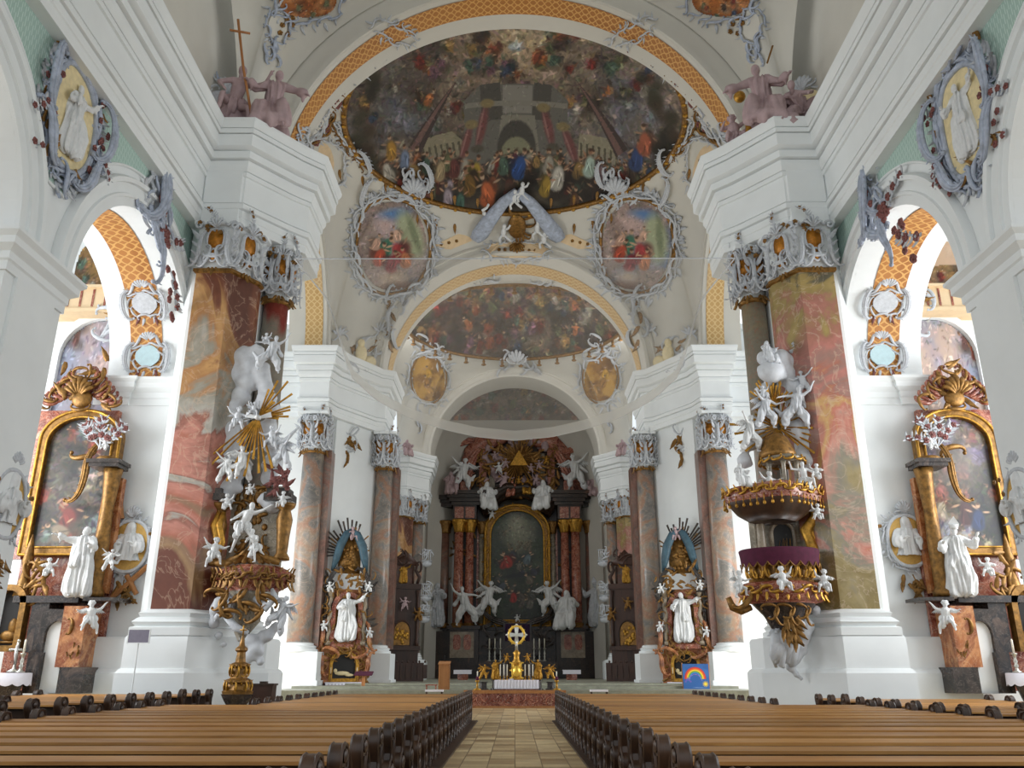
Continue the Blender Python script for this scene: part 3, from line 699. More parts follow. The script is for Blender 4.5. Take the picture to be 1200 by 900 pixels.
for s in (-1,1):
    nm='left' if s<0 else 'right'
    # ---- arcade wall with its arches
    TH_=2.9; R=4.42; ZI=12.6; CYS=(26.5,14.9,3.3); b=MB()
    def X(o): return s*(XW+o)
    n=28
    for cy in CYS:
        for k in range(n):
            a0,a1=PI*k/n,PI*(k+1)/n
            y0,z0=cy+R*math.cos(a0),ZI+R*math.sin(a0); y1,z1=cy+R*math.cos(a1),ZI+R*math.sin(a1)
            b.add([(X(0),y0,z0),(X(0),y1,z1),(X(0),y1,23.4),(X(0),y0,23.4)],[(0,1,2,3)])
            b.add([(X(0),y0,z0),(X(0),y1,z1),(X(TH_),y1,z1),(X(TH_),y0,z0)],[(0,1,2,3)])
            b.add([(X(TH_),y0,z0),(X(TH_),y1,z1),(X(TH_),y1,23.4),(X(TH_),y0,23.4)],[(0,1,2,3)])
    for y0,y1 in ((-3,CYS[2]-R),(CYS[2]+R,CYS[1]-R),(CYS[1]+R,CYS[0]-R),(CYS[0]+R,32)):
        b.box(min(X(0),X(TH_)),max(X(0),X(TH_)),y0,y1,0,23.4)
    struct('wall_'+nm,b,M['plaster'])
    # clerestory above the cornice with the wall arch moulding
    b=MB(); b.box(min(X(0),X(1)),max(X(0),X(1)),-9,34,23.4,37); struct('wall_clerestory_'+nm,b,M['vault'])
    # mouldings of the arches, imposts
    b=MB()
    def ring(b,cy,r,prof,a0=0,a1=PI,n=36,cz=ZI,x0=0):
        vs=[];k=len(prof)
        for i in range(n+1):
            a=a0+(a1-a0)*i/n
            for dr,o in prof: vs.append((s*(XW-x0-o),cy+(r+dr)*math.cos(a),cz+(r+dr)*math.sin(a)))
        b.add(vs,[(i*k+q,(i+1)*k+q,(i+1)*k+q+1,i*k+q+1) for i in range(n) for q in range(k-1)])
    for cy in CYS[:2]:
        ring(b,cy,R,[(0,0),(0,.12),(.3,.12),(.32,.2),(.42,.2),(.45,.12),(.78,.12),(.8,.24),(.95,.26),(1.02,.14),(1.02,0)])
    IMP=[(0,11.55),(.07,11.55),(.07,11.8),(.12,11.85),(.12,12.05),(.3,12.2),(.3,12.4),(.42,12.52),(.42,12.62),(0,12.67)]
    for y0,y1 in ((CYS[1]+R,CYS[0]-R),(CYS[0]+R,31.2)):
        xa,xb=(XW,XW+TH_); pts=[(s*xa,y0),(s*xb,y0),(s*xb,y1),(s*xa,y1)]
        if y1>29: pts=[(s*xa,31.3),(s*xa,y0),(s*(xa+1.9),y0),(s*(xa+1.9),y0-.12),(s*(xb+.3),y0-.12)]; cl=False
        else: cl=True
        if s>0: pass
        pth=pts if s>0 else list(reversed(pts))
        A=sum(pth[i][0]*pth[(i+1)%len(pth)][1]-pth[(i+1)%len(pth)][0]*pth[i][1] for i in range(len(pth)))
        if cl and A>0: pth=list(reversed(pth))
        if not cl: pth=list(reversed(pts)) if s<0 else pts; pth=list(reversed(pth)) 
        b.sweep(pth,IMP,closed=cl)
    # raised strips on the arcade piers, plinths
    b.box(*sorted((X(-.1),X(.05))),19.75,21.6,3.4,11.55)
    struct('trim_1' if s<0 else 'trim_2',b,M['plaster'],auto=40)
    # mint panel of the spandrels
    vs=[];fs=[];Y0,Y1,n=10.2,28.75,150
    def low(y):
        z=ZI-.2
        for cy in CYS:
            d=abs(y-cy); q=R+1.25
            if d<q: z=max(z,ZI+math.sqrt(q*q-d*d)-.0)
        return z+.12
    b=MB(); bt=MB()
    for (ya,yb) in ((9.0,20.0-.25),(18.9,29.0)):
        ya,yb=(15.3,26.1) if ya<15 else (26.9,30.7); edge=[]
        for k in range(91):
            y=ya+(yb-ya)*k/90; lo=max(low(y),14.8 if ya<20 else 13.9); vs0=19.5
            if lo<vs0-.1: edge.append((y,lo))
        for (y,lo),(y2,lo2) in zip(edge,edge[1:]):
            b.add([(X(-.02),y,lo),(X(-.02),y2,lo2),(X(-.02),y2,19.5),(X(-.02),y,19.5)],[(0,1,2,3)])
        ln=[(X(-.03),y,lo) for y,lo in edge]+[(X(-.03),edge[-1][0],19.5),(X(-.03),edge[0][0],19.5),(X(-.03),edge[0][0],edge[0][1])]
        bt.tube(ln,.05,6,cap=False)
    o=struct('wall_spandrel_'+nm,b,M['mint']); struct('trim_3' if s<0 else 'trim_4',bt,M['plaster'],True)
    # ---- the great entablature: nave wall, round the near pier
    pts=[(-12.75,-3),(-12.75,29.75)]+[(x,29.75+y) for x,y in PIER[1:]]
    b=MB(); b.sweep(side_path(s,pts),ENT); struct('trim_cornice_'+nm,b,M['plaster'],auto=35)
    # choir pier and far crossing pier
    b=MB(); pts=[(-13.25,66),(-13.25,84.2)]+[(x,84.2+y) for x,y in PIER[1:5]]+[(-9.5,92),(-10.8,96),(-11,103)]
    b.sweep(side_path(s,pts),ENT)
    pts=[(-26,56.3),(-15.1,56.3),(-14.9,55.1),(-12.95,55.1),(-12.6,56.4),(-10.4,59.9),(-9.8,60.2),(-9.8,64.5),(-12.3,65.5)]
    b.sweep(side_path(s,pts),ENT); struct('trim_7' if s<0 else 'trim_8',b,M['plaster'],auto=35)
    # ---- pier cores and plinths
    def prismz(poly,z0,z1,b):
        k=len(poly); q=[(s*-x,y) for x,y in poly]
        b.add([(x,y,z0) for x,y in q]+[(x,y,z1) for x,y in q],[tuple(range(k)),tuple(range(2*k-1,k-1,-1))]+[(i,i+k,(i+1)%k+k,(i+1)%k) for i in range(k)])
    for y0,nmb,zb in ((29.5,'near',0),(84.0,'choir',1.0)):
        b=MB(); prismz([(-15.4,y0+1.4),(-13.0,y0+1.4),(-13.0,y0+.5),(-12.62,y0+.1),(-11.15,y0+.1),(-10.5,y0+1.25),(-10.5,y0+3.2),(-11,y0+4.2),(-11,y0+6.8),(-15.4,y0+6.8)],zb,ZS-.2,b)
        pl=[(-15.9,y0+1.1),(-13.45,y0+1.1),(-12.9,y0-.35),(-10.95,y0-.35),(-10.0,y0+1.0),(-9.0,y0+1.9),(-9.0,y0+3.6),(-10.6,y0+4.8),(-15.4,y0+4.8)]
        sw=side_path(s,pl[:-1])
        b.sweep(sw,[(.28,zb),(.28,zb+1.75),(.2,zb+1.85),(.12,zb+1.9),(.12,2.85),(.05,2.95),(-.6,2.95)])
        struct('wall_pier_%s_%s'%(nmb,nm),b,M['plaster'],auto=35)
    b=MB(); prismz([(-24,57.0),(-14.5,57.0),(-12.6,56.9),(-10.2,60.8),(-10.2,65),(-24,65)],0,ZS-.2,b)
    # transept wall above the cornice with deep window niches
    prismz([(-24,57.0),(-15,57.0),(-15,60),(-24,60)],ZS-.2,34,b)
    for xa,xb in ((-14.8,-12.4),(-10.8,-8.6)):
        ya=54.8 if xa<-12 else 60.0; zb=0 if xa<-12 else .86
        b.box(*sorted((s*-(xa-.1),s*-(xb+.1))),ya-.1,ya+2.4,zb,3.0); b.box(*sorted((s*-(xa-.22),s*-(xb+.22))),ya-.22,ya+2.4,zb,1.3)
    struct('wall_pier_far_'+nm,b,M['plaster'],auto=35)
    # windows of the transept seen beside the far pier, balustrade stucco below
    wn=thing('window_1' if s<0 else 'window_2','', ''); 
    for k in ('label','category'): del wn[k]
    wn['kind']='structure'; wn.location=(s*17.5,56.97,26.0)
    fr=MB()
    for xa in (-1.5,-.05,1.4): fr.box(xa,xa+.1,-.12,.02,0,5)
    for z in (0,1.25,2.5,3.75,4.9): fr.box(-1.5,1.5,-.1,.02,z,z+.08)
    fr.ring([(-1.9,-.4),(1.9,-.4),(1.9,5.4),(-1.9,5.4)],[(-1.5,0),(1.5,0),(1.5,5),(-1.5,5)],-.3,.02); fr.build('window_frame',M['plaster'],wn)
    gl=MB(); gl.box(-1.5,1.5,-.03,.0,0,5); gl.build('pane',M['glass'] if 'glass' in M else M['silver'],wn)
    # ---- chapel behind the far arch
    b=MB(); b.box(*sorted((X(TH_-.2),X(11.5))),32.0,32.6,0,23.4)
    b.box(*sorted((X(TH_),X(11.5))),29.2,32.6,20.5,21); struct('wall_chapel_'+nm,b,M['plaster'])
    # transept arch: deep soffit with a gold trellis
    b=MB(); r=8.8; n=40
    for (o0,o1,rr) in ((1.6,4.2,r),):
        vs=[]
        for i in range(n+1):
            a=PI*i/n; c_,s_=math.cos(a),math.sin(a)
            for xx,q in ((13.4,r+1.2),(13.4,r+.35),(13.5,r+.3),(13.5,r),(16.2,r),(16.2,r+6)): vs.append((s*xx,46.8+q*c_,ZS+q*s_))
        b.add(vs,[(i*6+q,(i+1)*6+q,(i+1)*6+q+1,i*6+q+1) for i in range(n) for q in range(5)])
    struct('ceiling_transept_'+nm,b,M['vault'],auto=40)
    uvgrid(lambda u,v:(s*(13.75+1.25*u),46.8+8.76*math.cos(PI*v),ZS+8.76*math.sin(PI*v)),2,80,1.5,30,'trim_11' if s<0 else 'trim_12',M['trellis_pale'])

# ------------------------------------------------------------------ vaults
def archring(b,y0,y1,r,ro,n=56,step=.0):
    prof=[(y0+.0,ro),(y0-.1,ro),(y0-.12,ro-.18),(y0,ro-.22),(y0,r+.35),(y0-.08,r+.3),(y0-.08,r+.06),(y0,r),(y1,r),(y1,ro)]
    k=len(prof); vs=[]
    for i in range(n+1):
        a=PI*i/n
        for y,q in prof: vs.append((q*math.cos(a),y,ZS+q*math.sin(a)))
    b.add(vs,[(i*k+q,(i+1)*k+q,(i+1)*k+q+1,i*k+q+1) for i in range(n) for q in range(k-1)])
def boundary(y0,y1,r0,r1,xs,ra,n=40):
    """outline of a bay's vault: four arches joined over the cut corners, as closed (x,y,z)"""
    yc=(y0+y1)/2; p=[]
    for i in range(n+1): a=PI*i/n; p.append((r1*math.cos(a),y1,ZS+r1*math.sin(a)))     # back, right to left
    for i in range(n+1): a=PI*i/n; p.append((-xs,yc+ra*math.cos(a),ZS+min(ra,9.0)*math.sin(a)))
    for i in range(n+1): a=PI-PI*i/n; p.append((r0*math.cos(a),y0,ZS+r0*math.sin(a)))
    for i in range(n+1): a=PI-PI*i/n; p.append((xs,yc+ra*math.cos(a),ZS+min(ra,9.0)*math.sin(a)))
    return p
def bayshape(y0,y1,r0,r1,xs,ra,rx,ry,zr,yc=None):
    yc=yc or (y0+y1)/2; bd=boundary(y0,y1,r0,r1,xs,ra)
    def at(i,t):
        bx,by,bz=bd[i%len(bd)]; a=math.atan2((by-yc)/ry,bx/rx); ex,ey=rx*math.cos(a),yc+ry*math.sin(a)
        cx,cy,cz=bx*.8+ex*.2,by*.8+ey*.2,max(bz,zr-(zr-bz)*.18)
        w0,w1,w2=(1-t)**2,2*t*(1-t),t*t
        return (bx*w0+cx*w1+ex*w2,by*w0+cy*w1+ey*w2,bz*w0+cz*w1+zr*w2)
    return bd,at
def bay(name,y0,y1,r0,r1,xs,ra,rx,ry,zr,keep=None,yc=None):
    bd,at=bayshape(y0,y1,r0,r1,xs,ra,rx,ry,zr,yc); nb=len(bd); m=14; b=MB()
    vs=[at(i,j/m) for i in range(nb) for j in range(m+1)]; w=m+1
    fs=[]
    for i in range(nb):
        k=(i+1)%nb
        if keep and not (keep(bd[i]) and keep(bd[k])): continue
        for j in range(m): fs.append((i*w+j,k*w+j,k*w+j+1,i*w+j+1))
    b.add(vs,fs); o=struct(name,b,M['vault'],True); return at,bd
RX,RY,ZR=11.1,10.2,35.4
# nave bay (far part), near crossing arch, crossing, far arch, choir, third arch, apse
at_nave,bd_nave=bay('ceiling_nave',10,33.4,12.2,12.2,12.3,9.6,9.8,9.6,35.0,keep=None)
b=MB(); archring(b,33.5,36.2,11.0,13.2); struct('ceiling_arch_near',b,M['vault'],auto=35)
uvgrid(lambda u,v:(10.97*math.cos(PI*v),33.85+1.25*u,ZS+10.97*math.sin(PI*v)),2,90,1.5,44,'trim_13',M['trellis'])
at_cross,bd_cross=bay('ceiling_crossing',36,59.6,11.0,10.9,13.4,9.0,RX,RY,ZR,yc=46.8)
b=MB(); archring(b,59.6,64.2,9.95,10.9); struct('ceiling_arch_choir',b,M['vault'],auto=35)
uvgrid(lambda u,v:(9.92*math.cos(PI*v),61.4+1.9*u,ZS+9.92*math.sin(PI*v)),2,90,1.5,34,'trim_14',M['trellis_pale'])
at_choir,bd_choir=bay('ceiling_choir',64,86,9.95,9.9,12.3,9.5,10.5,9.0,33.2,yc=74)
b=MB(); archring(b,86,90,8.9,10.0); struct('ceiling_arch_apse',b,M['vault'],auto=35)
b=MB(); b.box(-14,14,-9,10.2,30,30.5); b.box(-14,14,10,33.4,40.5,41); struct('ceiling_nave_back',b,M['vault'])
# apse: half-round wall and half dome
b=MB(); n=32
def apse(u,v):
    a=PI*u; r=10.4
    if v<.5: return (r*math.cos(a),96+9.5*math.sin(a),1+v/.5*(ZS-1))
    t=(v-.5)/.5*PI/2; return (r*math.cos(t)*math.cos(a),96+9.5*math.cos(t)*math.sin(a),ZS+10.2*math.sin(t))
b.grid(apse,40,32)
for s in (-1,1): b.box(*sorted((s*10.0,s*10.8)),89,96.2,1,33)
b.grid(lambda u,v:(10.4*math.cos(PI*v),89+7*u,ZS+10.2*math.sin(PI*v)),4,32)
struct('wall_apse',b,M['vault'],True)
# ================================================================== VAULT PAINTINGS AND STUCCO
from mathutils.bvhtree import BVHTree
CAM=Vector((0,0,EYE))
PAINTS=[]
def bvh_of(names):
    vs=[];fs=[]
    for nm_ in names:
        o=bpy.data.objects[nm_] if isinstance(nm_,str) else nm_; b_=len(vs); vs+= [o.matrix_world@v.co for v in o.data.vertices]; fs+=[tuple(b_+i for i in p.vertices) for p in o.data.polygons]
    return BVHTree.FromPolygons(vs,fs)
def caster(names):
    t=bvh_of(names)
    def c(px,py):
        d=Vector(((px-603)/F,CS-(450-py)/F*SN,SN+(450-py)/F*CS)).normalized()
        h=t.ray_cast(CAM,d)
        if h[0] is None:
            h=t.find_nearest(CAM+d*50)
            for _ in range(3):
                k=(h[0]-CAM).dot(d); h=t.find_nearest(CAM+d*k)
        n=h[1]; n=-n if n.dot(d)>0 else n
        return h[0],n,((h[0]-CAM).length)/F
    return c
# --- dome paintings: grid over the plan of the rim
def dome_fn(yc,rx,ry,zr,h,ylo,yhi):
    def fn(u,v):
        x=(2*u-1)*rx; y=yhi+(ylo-yhi)*v; q=min(1,(x/rx)**2+((y-yc)/ry)**2); return (x,y,zr+h*(math.sqrt(max(0,1.6-q))-math.sqrt(.6))/ (math.sqrt(1.6)-math.sqrt(.6)))
    return fn
def dome_keep(yc,rx,ry,ylo,yhi):
    return lambda u,v:((2*u-1))**2+((yhi+(ylo-yhi)*v-yc)/ry)**2<=1.0
def proj(p):
    d=Vector(p)-CAM; f_=d.y*CS+d.z*SN; return 603+F*d.x/f_, 450-F*(-d.y*SN+d.z*CS)/f_
# crossing dome
yc=46.8; fn=dome_fn(yc,RX,RY,ZR,3.2,yc-RY,yc+RY)
NU,NV=560,400
pyv=[proj(fn(.5,j/NV))[1] for j in range(NV+1)]     # photo height of each row, used to keep painted people upright
ASP=420/215
class DomeCanvas(Canvas):
    """canvas whose rows are spaced as seen from the nave, so painted people stand upright"""
    def __init__(self,nu,nv,asp,seed,base,fn,y0,hpx):
        super().__init__(nu,nv,asp,seed,base); self.vv=np.array([(y0-proj(fn(.5,j/nv))[1])/hpx for j in range(nv+1)]); self.V=np.repeat(self.vv[:,None],nu+1,1)
    def ell(c,x,y,rx,ry,col,ang=0,soft=.35,alpha=1):
        R=max(rx,ry)*1.1; u0=int(max(0,(x-R)/c.a*c.nu)); u1=int(min(c.nu+1,(x+R)/c.a*c.nu+2)); v0=int(np.searchsorted(c.vv,y-R)); v1=int(np.searchsorted(c.vv,y+R))+1
        if u1<=u0 or v1<=v0: return
        U=c.U[v0:v1,u0:u1]-x; V_=c.V[v0:v1,u0:u1]-y; ca,sa=math.cos(ang),math.sin(ang)
        p=(U*ca+V_*sa)/rx; q=(-U*sa+V_*ca)/ry; m=np.clip((1-np.sqrt(p*p+q*q))/soft,0,1)[...,None]*alpha
        c.c[v0:v1,u0:u1]=c.c[v0:v1,u0:u1]*(1-m)+c.rgb(col)*m
c=DomeCanvas(NU,NV,ASP,5,'#7d736a',fn,252,215)
def G(px,py): return ((px-393)/215,(252-py)/215)
for col in ('#665c54','#8f7c6a','#4f463f','#787b84','#a08d78','#5a4d42'): c.clouds([col],3.6)
x,y=G(605,55); 
for r_,col,al in ((.42,'#b29f86',.7),(.3,'#c2a582',.6),(.16,'#cdb391',.7)): c.ell(x,y,r_*1.2,r_,col,0,.9,al)
for k in range(26):
    a=2*PI*k/26; c.line(x+math.cos(a)*.06,y+math.sin(a)*.05,x+math.cos(a)*.3,y+math.sin(a)*.2,.008,'#c9b08e',.5)
c.ell(x,y,.05,.035,'#8ea7b3',0,.6); c.ell(x,y,.03,.012,'#e6ecec'); c.line(x-.03,y+.012,x+.03,y+.012,.012,'#e2e8ea')
R_=c.r
for (px,py,n) in ((505,68,5),(565,50,5),(565,75,4),(640,65,5),(660,40,4),(715,60,5),(480,105,4),(605,88,4),(690,118,5),(520,45,3),(745,85,3)):
    gx,gy=G(px,py); c.ell(gx,gy-.03,.1,.06,'#4f443c',0,.9,.8)
    for k in range(n): c.figure(gx+R_.uniform(-.07,.07),gy+R_.uniform(-.04,.05),R_.uniform(.09,.15),ROBES[R_.randint(10)],SKINS[R_.randint(4)],R_.uniform(-1,1))
for k in range(26):
    px=R_.uniform(420,790); py=R_.uniform(45,125); gx,gy=G(px,py); c.ell(gx,gy,.08,.05,['#4a4038','#8f7f70','#6a5d52'][k%3],R_.rand()*3,.9,.6); c.figure(gx,gy,R_.uniform(.07,.12),ROBES[R_.randint(10)],SKINS[R_.randint(4)],R_.uniform(-1.2,1.2))
c.impasto(7000,.018,.3)
# a generic painted hall: steps, pillars and arches in steep perspective
def Q(pts): return [G(*p) for p in pts]
c.poly(Q([(470,150),(520,148),(545,172),(545,200),(470,200)]),'#a39a7e',.8); c.poly(Q([(690,150),(740,148),(750,200),(690,200)]),'#a39a7e',.8)
for k in range(8): c.poly(Q([(478+k*8,160),(481+k*8,160),(483+k*8,178),(480+k*8,178)]),'#5f5a48')
for k in range(7): c.poly(Q([(692+k*8,160),(695+k*8,160),(697+k*8,178),(694+k*8,178)]),'#5f5a48')
c.poly(Q([(538,115),(560,98),(650,98),(672,115),(676,190),(534,190)]),'#6f6b63'); c.poly(Q([(560,98),(585,96),(588,140),(560,140)]),'#55514a'); c.poly(Q([(628,96),(650,98),(650,140),(626,140)]),'#55514a')
c.poly(Q([(588,100),(626,100),(626,132),(588,132)]),'#8f8a80'); c.poly(Q([(540,118),(672,118),(672,124),(540,124)]),'#8b867a')
c.poly(Q([(586,135),(630,135),(640,190),(576,190)]),'#8a8577')
gx,gy=G(606,176); c.ell(gx,gy,.13,.17,'#4d4942',0,.08); c.ell(gx,gy-.04,.11,.12,'#8c8a6f',0,.1); c.ell(gx,gy-.08,.08,.09,'#6b6752',0,.2)
for (x0,y0,x1,y1,w) in ((568,120,552,172,11),(546,143,528,186,10),(641,125,656,170,11),(668,145,692,188,11)):
    p=G(x0,y0); q=G(x1,y1); c.line(p[0],p[1],q[0],q[1],w/215*1.4,'#7a4b48'); c.line(p[0]-.012,p[1],q[0]-.012,q[1],w/215*.35,'#a57b74',.8)
    c.ell(p[0],p[1],.05,.03,'#8b7a55'); c.ell(q[0],q[1],.05,.025,'#5b5448')
for (x0,y0,x1,y1) in ((534,88,468,160),(678,88,748,160)):
    p=G(x0,y0); q=G(x1,y1); d=(q[0]-p[0],q[1]-p[1]); L=math.hypot(*d); nx,ny=-d[1]/L,d[0]/L
    c.poly([p,(q[0]+nx*.045,q[1]+ny*.045),(q[0]-nx*.045,q[1]-ny*.045)],'#4a3c38'); c.poly([p,(q[0]+nx*.01,q[1]+ny*.01),(q[0]-nx*.03,q[1]-ny*.03)],'#7d6058')
for (x0,x1,y_) in ((455,500,190),(700,760,188)):
    c.poly(Q([(x0,y_-14),(x1,y_-12),(x1,y_+8),(x0,y_+8)]),'#6e675c')
    for k in range(9): gx,gy=G(x0+(x1-x0)*k/8,y_-16); c.ell(gx,gy,.008,.03,'#958b7c')
c.poly(Q([(420,200),(480,196),(560,204),(650,204),(740,196),(800,190),(790,225),(690,250),(600,262),(500,250),(430,228)]),'#4b4338',.85)
c.poly(Q([(530,207),(680,207),(690,214),(520,214)]),'#8a8172'); c.poly(Q([(515,216),(700,214),(705,222),(510,224)]),'#7a7264'); c.poly(Q([(600,222),(690,222),(700,236),(600,238)]),'#6a5f50')
for k in range(120):
    a=R_.rand(); px=412+390*a; py=200-36*(2*a-1)**2*.8+R_.uniform(-12,22)
    gx,gy=G(px,py); c.ell(gx,gy-.05,.09,.06,'#2c251f',0,.8,.6); c.figure(gx,gy,R_.uniform(.1,.19),ROBES[R_.randint(10)],SKINS[R_.randint(4)],R_.uniform(-.5,.5),.4)
for px,py,h,col in ((610,196,.2,'#31508a'),(604,186,.1,'#8a2f2a'),(565,225,.2,'#c4683e'),(572,216,.16,'#d0784c'),(548,200,.2,'#b0943a'),(545,207,.18,'#2b201a'),(665,205,.2,'#d9d2c4'),(648,215,.18,'#a98a3a'),(708,185,.19,'#b8cbbd'),(510,212,.16,'#a99aa2'),(522,225,.14,'#4c6a5c'),(500,190,.17,'#b9a27c'),(520,190,.17,'#6a3a34'),(768,160,.2,'#3a4c7a'),(775,140,.2,'#b5674a'),(440,150,.16,'#b98a3a'),(455,165,.15,'#7f8da8'),(430,170,.14,'#c9c0b0'),(750,190,.17,'#8a3d33'),(725,190,.15,'#b79aa0'),(690,225,.16,'#4c342a'),(480,215,.13,'#7a4a3a')):
    gx,gy=G(px,py); c.figure(gx,gy,h,col,SKINS[R_.randint(4)],R_.uniform(-.4,.4))
for k in range(60):
    sg=R_.choice([-1,1]); py=R_.uniform(55,200); px=603+sg*(202-max(0,(110-py))*.8+R_.uniform(-18,4)); gx,gy=G(px,py); c.ell(gx,gy,.06,.05,['#2e2a20','#3f3a28','#4a3a2a'][k%3],R_.rand()*3,.7,.8)
for k in range(60):
    gx,gy=G(R_.uniform(415,800),R_.uniform(205,250)); c.ell(gx,gy,R_.uniform(.05,.14),R_.uniform(.03,.06),['#241d18','#3a3028','#4d4236','#2e2a22'][k%4],R_.uniform(-.4,.4),.7,.7)
for px,py,h,col in ((565,225,.24,'#c4683e'),(540,212,.2,'#7a5a2a'),(665,205,.22,'#cfc8ba'),(648,217,.18,'#a98a3a'),(610,196,.22,'#31508a'),(508,222,.17,'#a99aa2'),(525,230,.16,'#4c6a5c'),(720,215,.18,'#3a2a24'),(470,205,.18,'#b9b0a0'),(690,228,.16,'#6a4a34')):
    gx,gy=G(px,py); c.figure(gx,gy,h,col,SKINS[R_.randint(4)],R_.uniform(-.4,.4))
c.impasto(5000,.009,.22)
t=thing('ceiling_fresco','great dark dome painting of a pillared hall and crowd, behind the front arch','ceiling painting',(0,0,0))
PD=painted('painting',c,fn,M['paint'],t,dome_keep(yc,RX,RY,yc-RY,yc+RY),gain=.72,sat=1.0)
def lid(name,yc,rx,ry,zr,h):
    b=MB(); n=64; vs=[]; R=[(1.0,-.15),(1.0,.5)]+[(math.cos(k*PI/16),.5+h*math.sin(k*PI/16)) for k in range(1,8)]
    for q,z in R: vs+=[(rx*q*math.cos(2*PI*i/n),yc+ry*q*math.sin(2*PI*i/n),zr+z) for i in range(n)]
    b.add(vs,[(j*n+i,j*n+(i+1)%n,(j+1)*n+(i+1)%n,(j+1)*n+i) for j in range(len(R)-1) for i in range(n)]+[tuple((len(R)-1)*n+i for i in range(n))]); struct(name,b,M['vault'],True)
lid('ceiling_dome_crossing',yc,RX,RY,ZR,3.6); lid('ceiling_dome_choir',74,10.5,9.0,33.2,3.0)
# gilded rim in running pieces
rim=[(RX*math.cos(2*PI*i/120),yc+RY*math.sin(2*PI*i/120),ZR-.02) for i in range(121)]
b=MB(); b.tube(rim,.2,8,cap=False); b.build('gilded_rim',M['oldgold'],t,True)
b=MB()
for i in range(0,120,2): b.ell((rim[i][0],rim[i][1],ZR-.2),(.17,.17,.13),6,4)
b.build('rim_beads',M['gold'],t,True)
# choir dome
yc2=74; fn2=dome_fn(yc2,10.5,9.0,33.2,2.6,yc2-9,yc2+9)
pa,pb=proj(fn2(.5,0))[1],proj(fn2(.5,1))[1]; HP=pa-322; AS2=262/HP
c=DomeCanvas(330,230,AS2,9,'#665850',fn2,pa,HP); 
for col in ('#7d6856','#473931','#8d7866','#62626a','#6d4f40','#3a302a'): c.clouds([col],3.2)
for i in range(150):
    x=c.r.rand()*AS2; y=c.r.rand(); h=c.r.uniform(.16,.3); c.ell(x,y-h*.3,h*.7,h*.3,['#3a2e26','#4c4036','#7a6a5a'][i%3],c.r.uniform(-.4,.4),.8,.7); c.figure(x,y,h,ROBES[c.r.randint(10)],SKINS[c.r.randint(4)],c.r.uniform(-.9,.9))
c.impasto(3500,.03,.35)
c.poly([(AS2*.3,0),(AS2*.7,0),(AS2*.65,.1),(AS2*.35,.1)],'#4a3c32',.6)
t=thing('ceiling_fresco','brown painting of clouds and saints in the choir dome, below the great dome painting','ceiling painting')
PC=painted('painting',c,fn2,M['paint'],t,dome_keep(yc2,10.5,9.0,yc2-9,yc2+9),gain=.72,sat=1.0)
rim2=[(10.5*math.cos(2*PI*i/100),yc2+9*math.sin(2*PI*i/100),33.18) for i in range(101)]
b=MB(); b.tube(rim2,.2,8,cap=False); b.build('gilded_rim',M['oldgold'],t,True)
b=MB()
for i in range(0,100,3): b.ell((rim2[i][0],rim2[i][1],32.75),(.16,.16,.3),6,4); b.ell((rim2[i][0],rim2[i][1],32.4),(.28,.2,.14),6,4)
b.build('gilded_drops',M['oldgold'],t,True)

# --- reliefs that follow the vaults: drawn in photo pixels, raised from the surface they sit on
def on_surface(mb,cast,lift=.04,rel=1.0):
    """each piece lies on the tangent plane under its middle; long pieces follow the curve of the vault"""
    o=MB(); o.f=mb.f; out=[None]*len(mb.v)
    for a,b_ in mb.g:
        pts=mb.v[a:b_]; xs=[p[0] for p in pts]; zs=[p[2] for p in pts]; mx_,mz_=(min(xs)+max(xs))/2,(min(zs)+max(zs))/2
        big=max(max(xs)-min(xs),max(zs)-min(zs))>62
        if big: ref=sorted(((cast(p[0],p[2])[0]-CAM).length for p in pts[::max(1,len(pts)//15)])); D0=ref[len(ref)//2]
        else: p0,n0,m0=cast(mx_,mz_); D0=(p0-CAM).length
        for i in range(a,b_):
            x,y,z=mb.v[i]
            if big:
                p,n,m=cast(x,z); D=(p-CAM).length
                if abs(D-D0)>.17*D0:
                    d=(p-CAM).normalized(); p=CAM+d*D0
            else:
                d=Vector(((x-603)/F,CS-(450-z)/F*SN,SN+(450-z)/F*CS)).normalized(); k=d.dot(n0); D=(p0-CAM).dot(n0)/k if abs(k)>.05 else D0
                D=min(max(D,D0*.96),D0*1.04); p,n,m=CAM+d*D,n0,m0
            out[i]=tuple(p+n*(lift-y*m*rel))
    o.v=out; o.g=mb.g; return o
def flip(pts): return pts
class Rel:
    """ornament drawn with x right and z DOWN (photo pixels); y is relief in pixels"""
    def __init__(s): s.a=MB(); s.l=MB(); s.f=MB(); s.g=MB()
    def put(s,t,cast,mats=('stucco','stucco','leafred','oldgold'),names=('scrollwork','leaves','flowers','gilding')):
        for mb,mt,nm_ in zip((s.a,s.l,s.f,s.g),mats,names):
            if mb.v: on_surface(mb,cast).build(nm_,M[mt],t,True)
def patch(t,cast,cv,cx,cy,rx,ry,name='painting',p=1.0,lift=.06,rot=0,mat='paint',gain=1.0):
    ca,sa=math.cos(rot),math.sin(rot)
    def f(u,v):
        a=(2*u-1)*rx; d=(1-2*v)*ry; q=cast(cx+a*ca-d*sa,cy+a*sa+d*ca); return q[0]+q[1]*lift
    ex=2/p
    return painted(name,cv,f,M[mat],t,lambda u,v:abs(2*u-1)**ex+abs(2*v-1)**ex<=1.02,gain=gain)
cN=caster(['ceiling_nave','ceiling_arch_near','wall_clerestory_left','wall_clerestory_right'])
cX=caster(['ceiling_crossing','ceiling_arch_choir',PD])
cC=caster(['ceiling_choir','ceiling_arch_apse',PC])
cA=caster(['ceiling_arch_near']); cB=caster(['ceiling_arch_choir'])
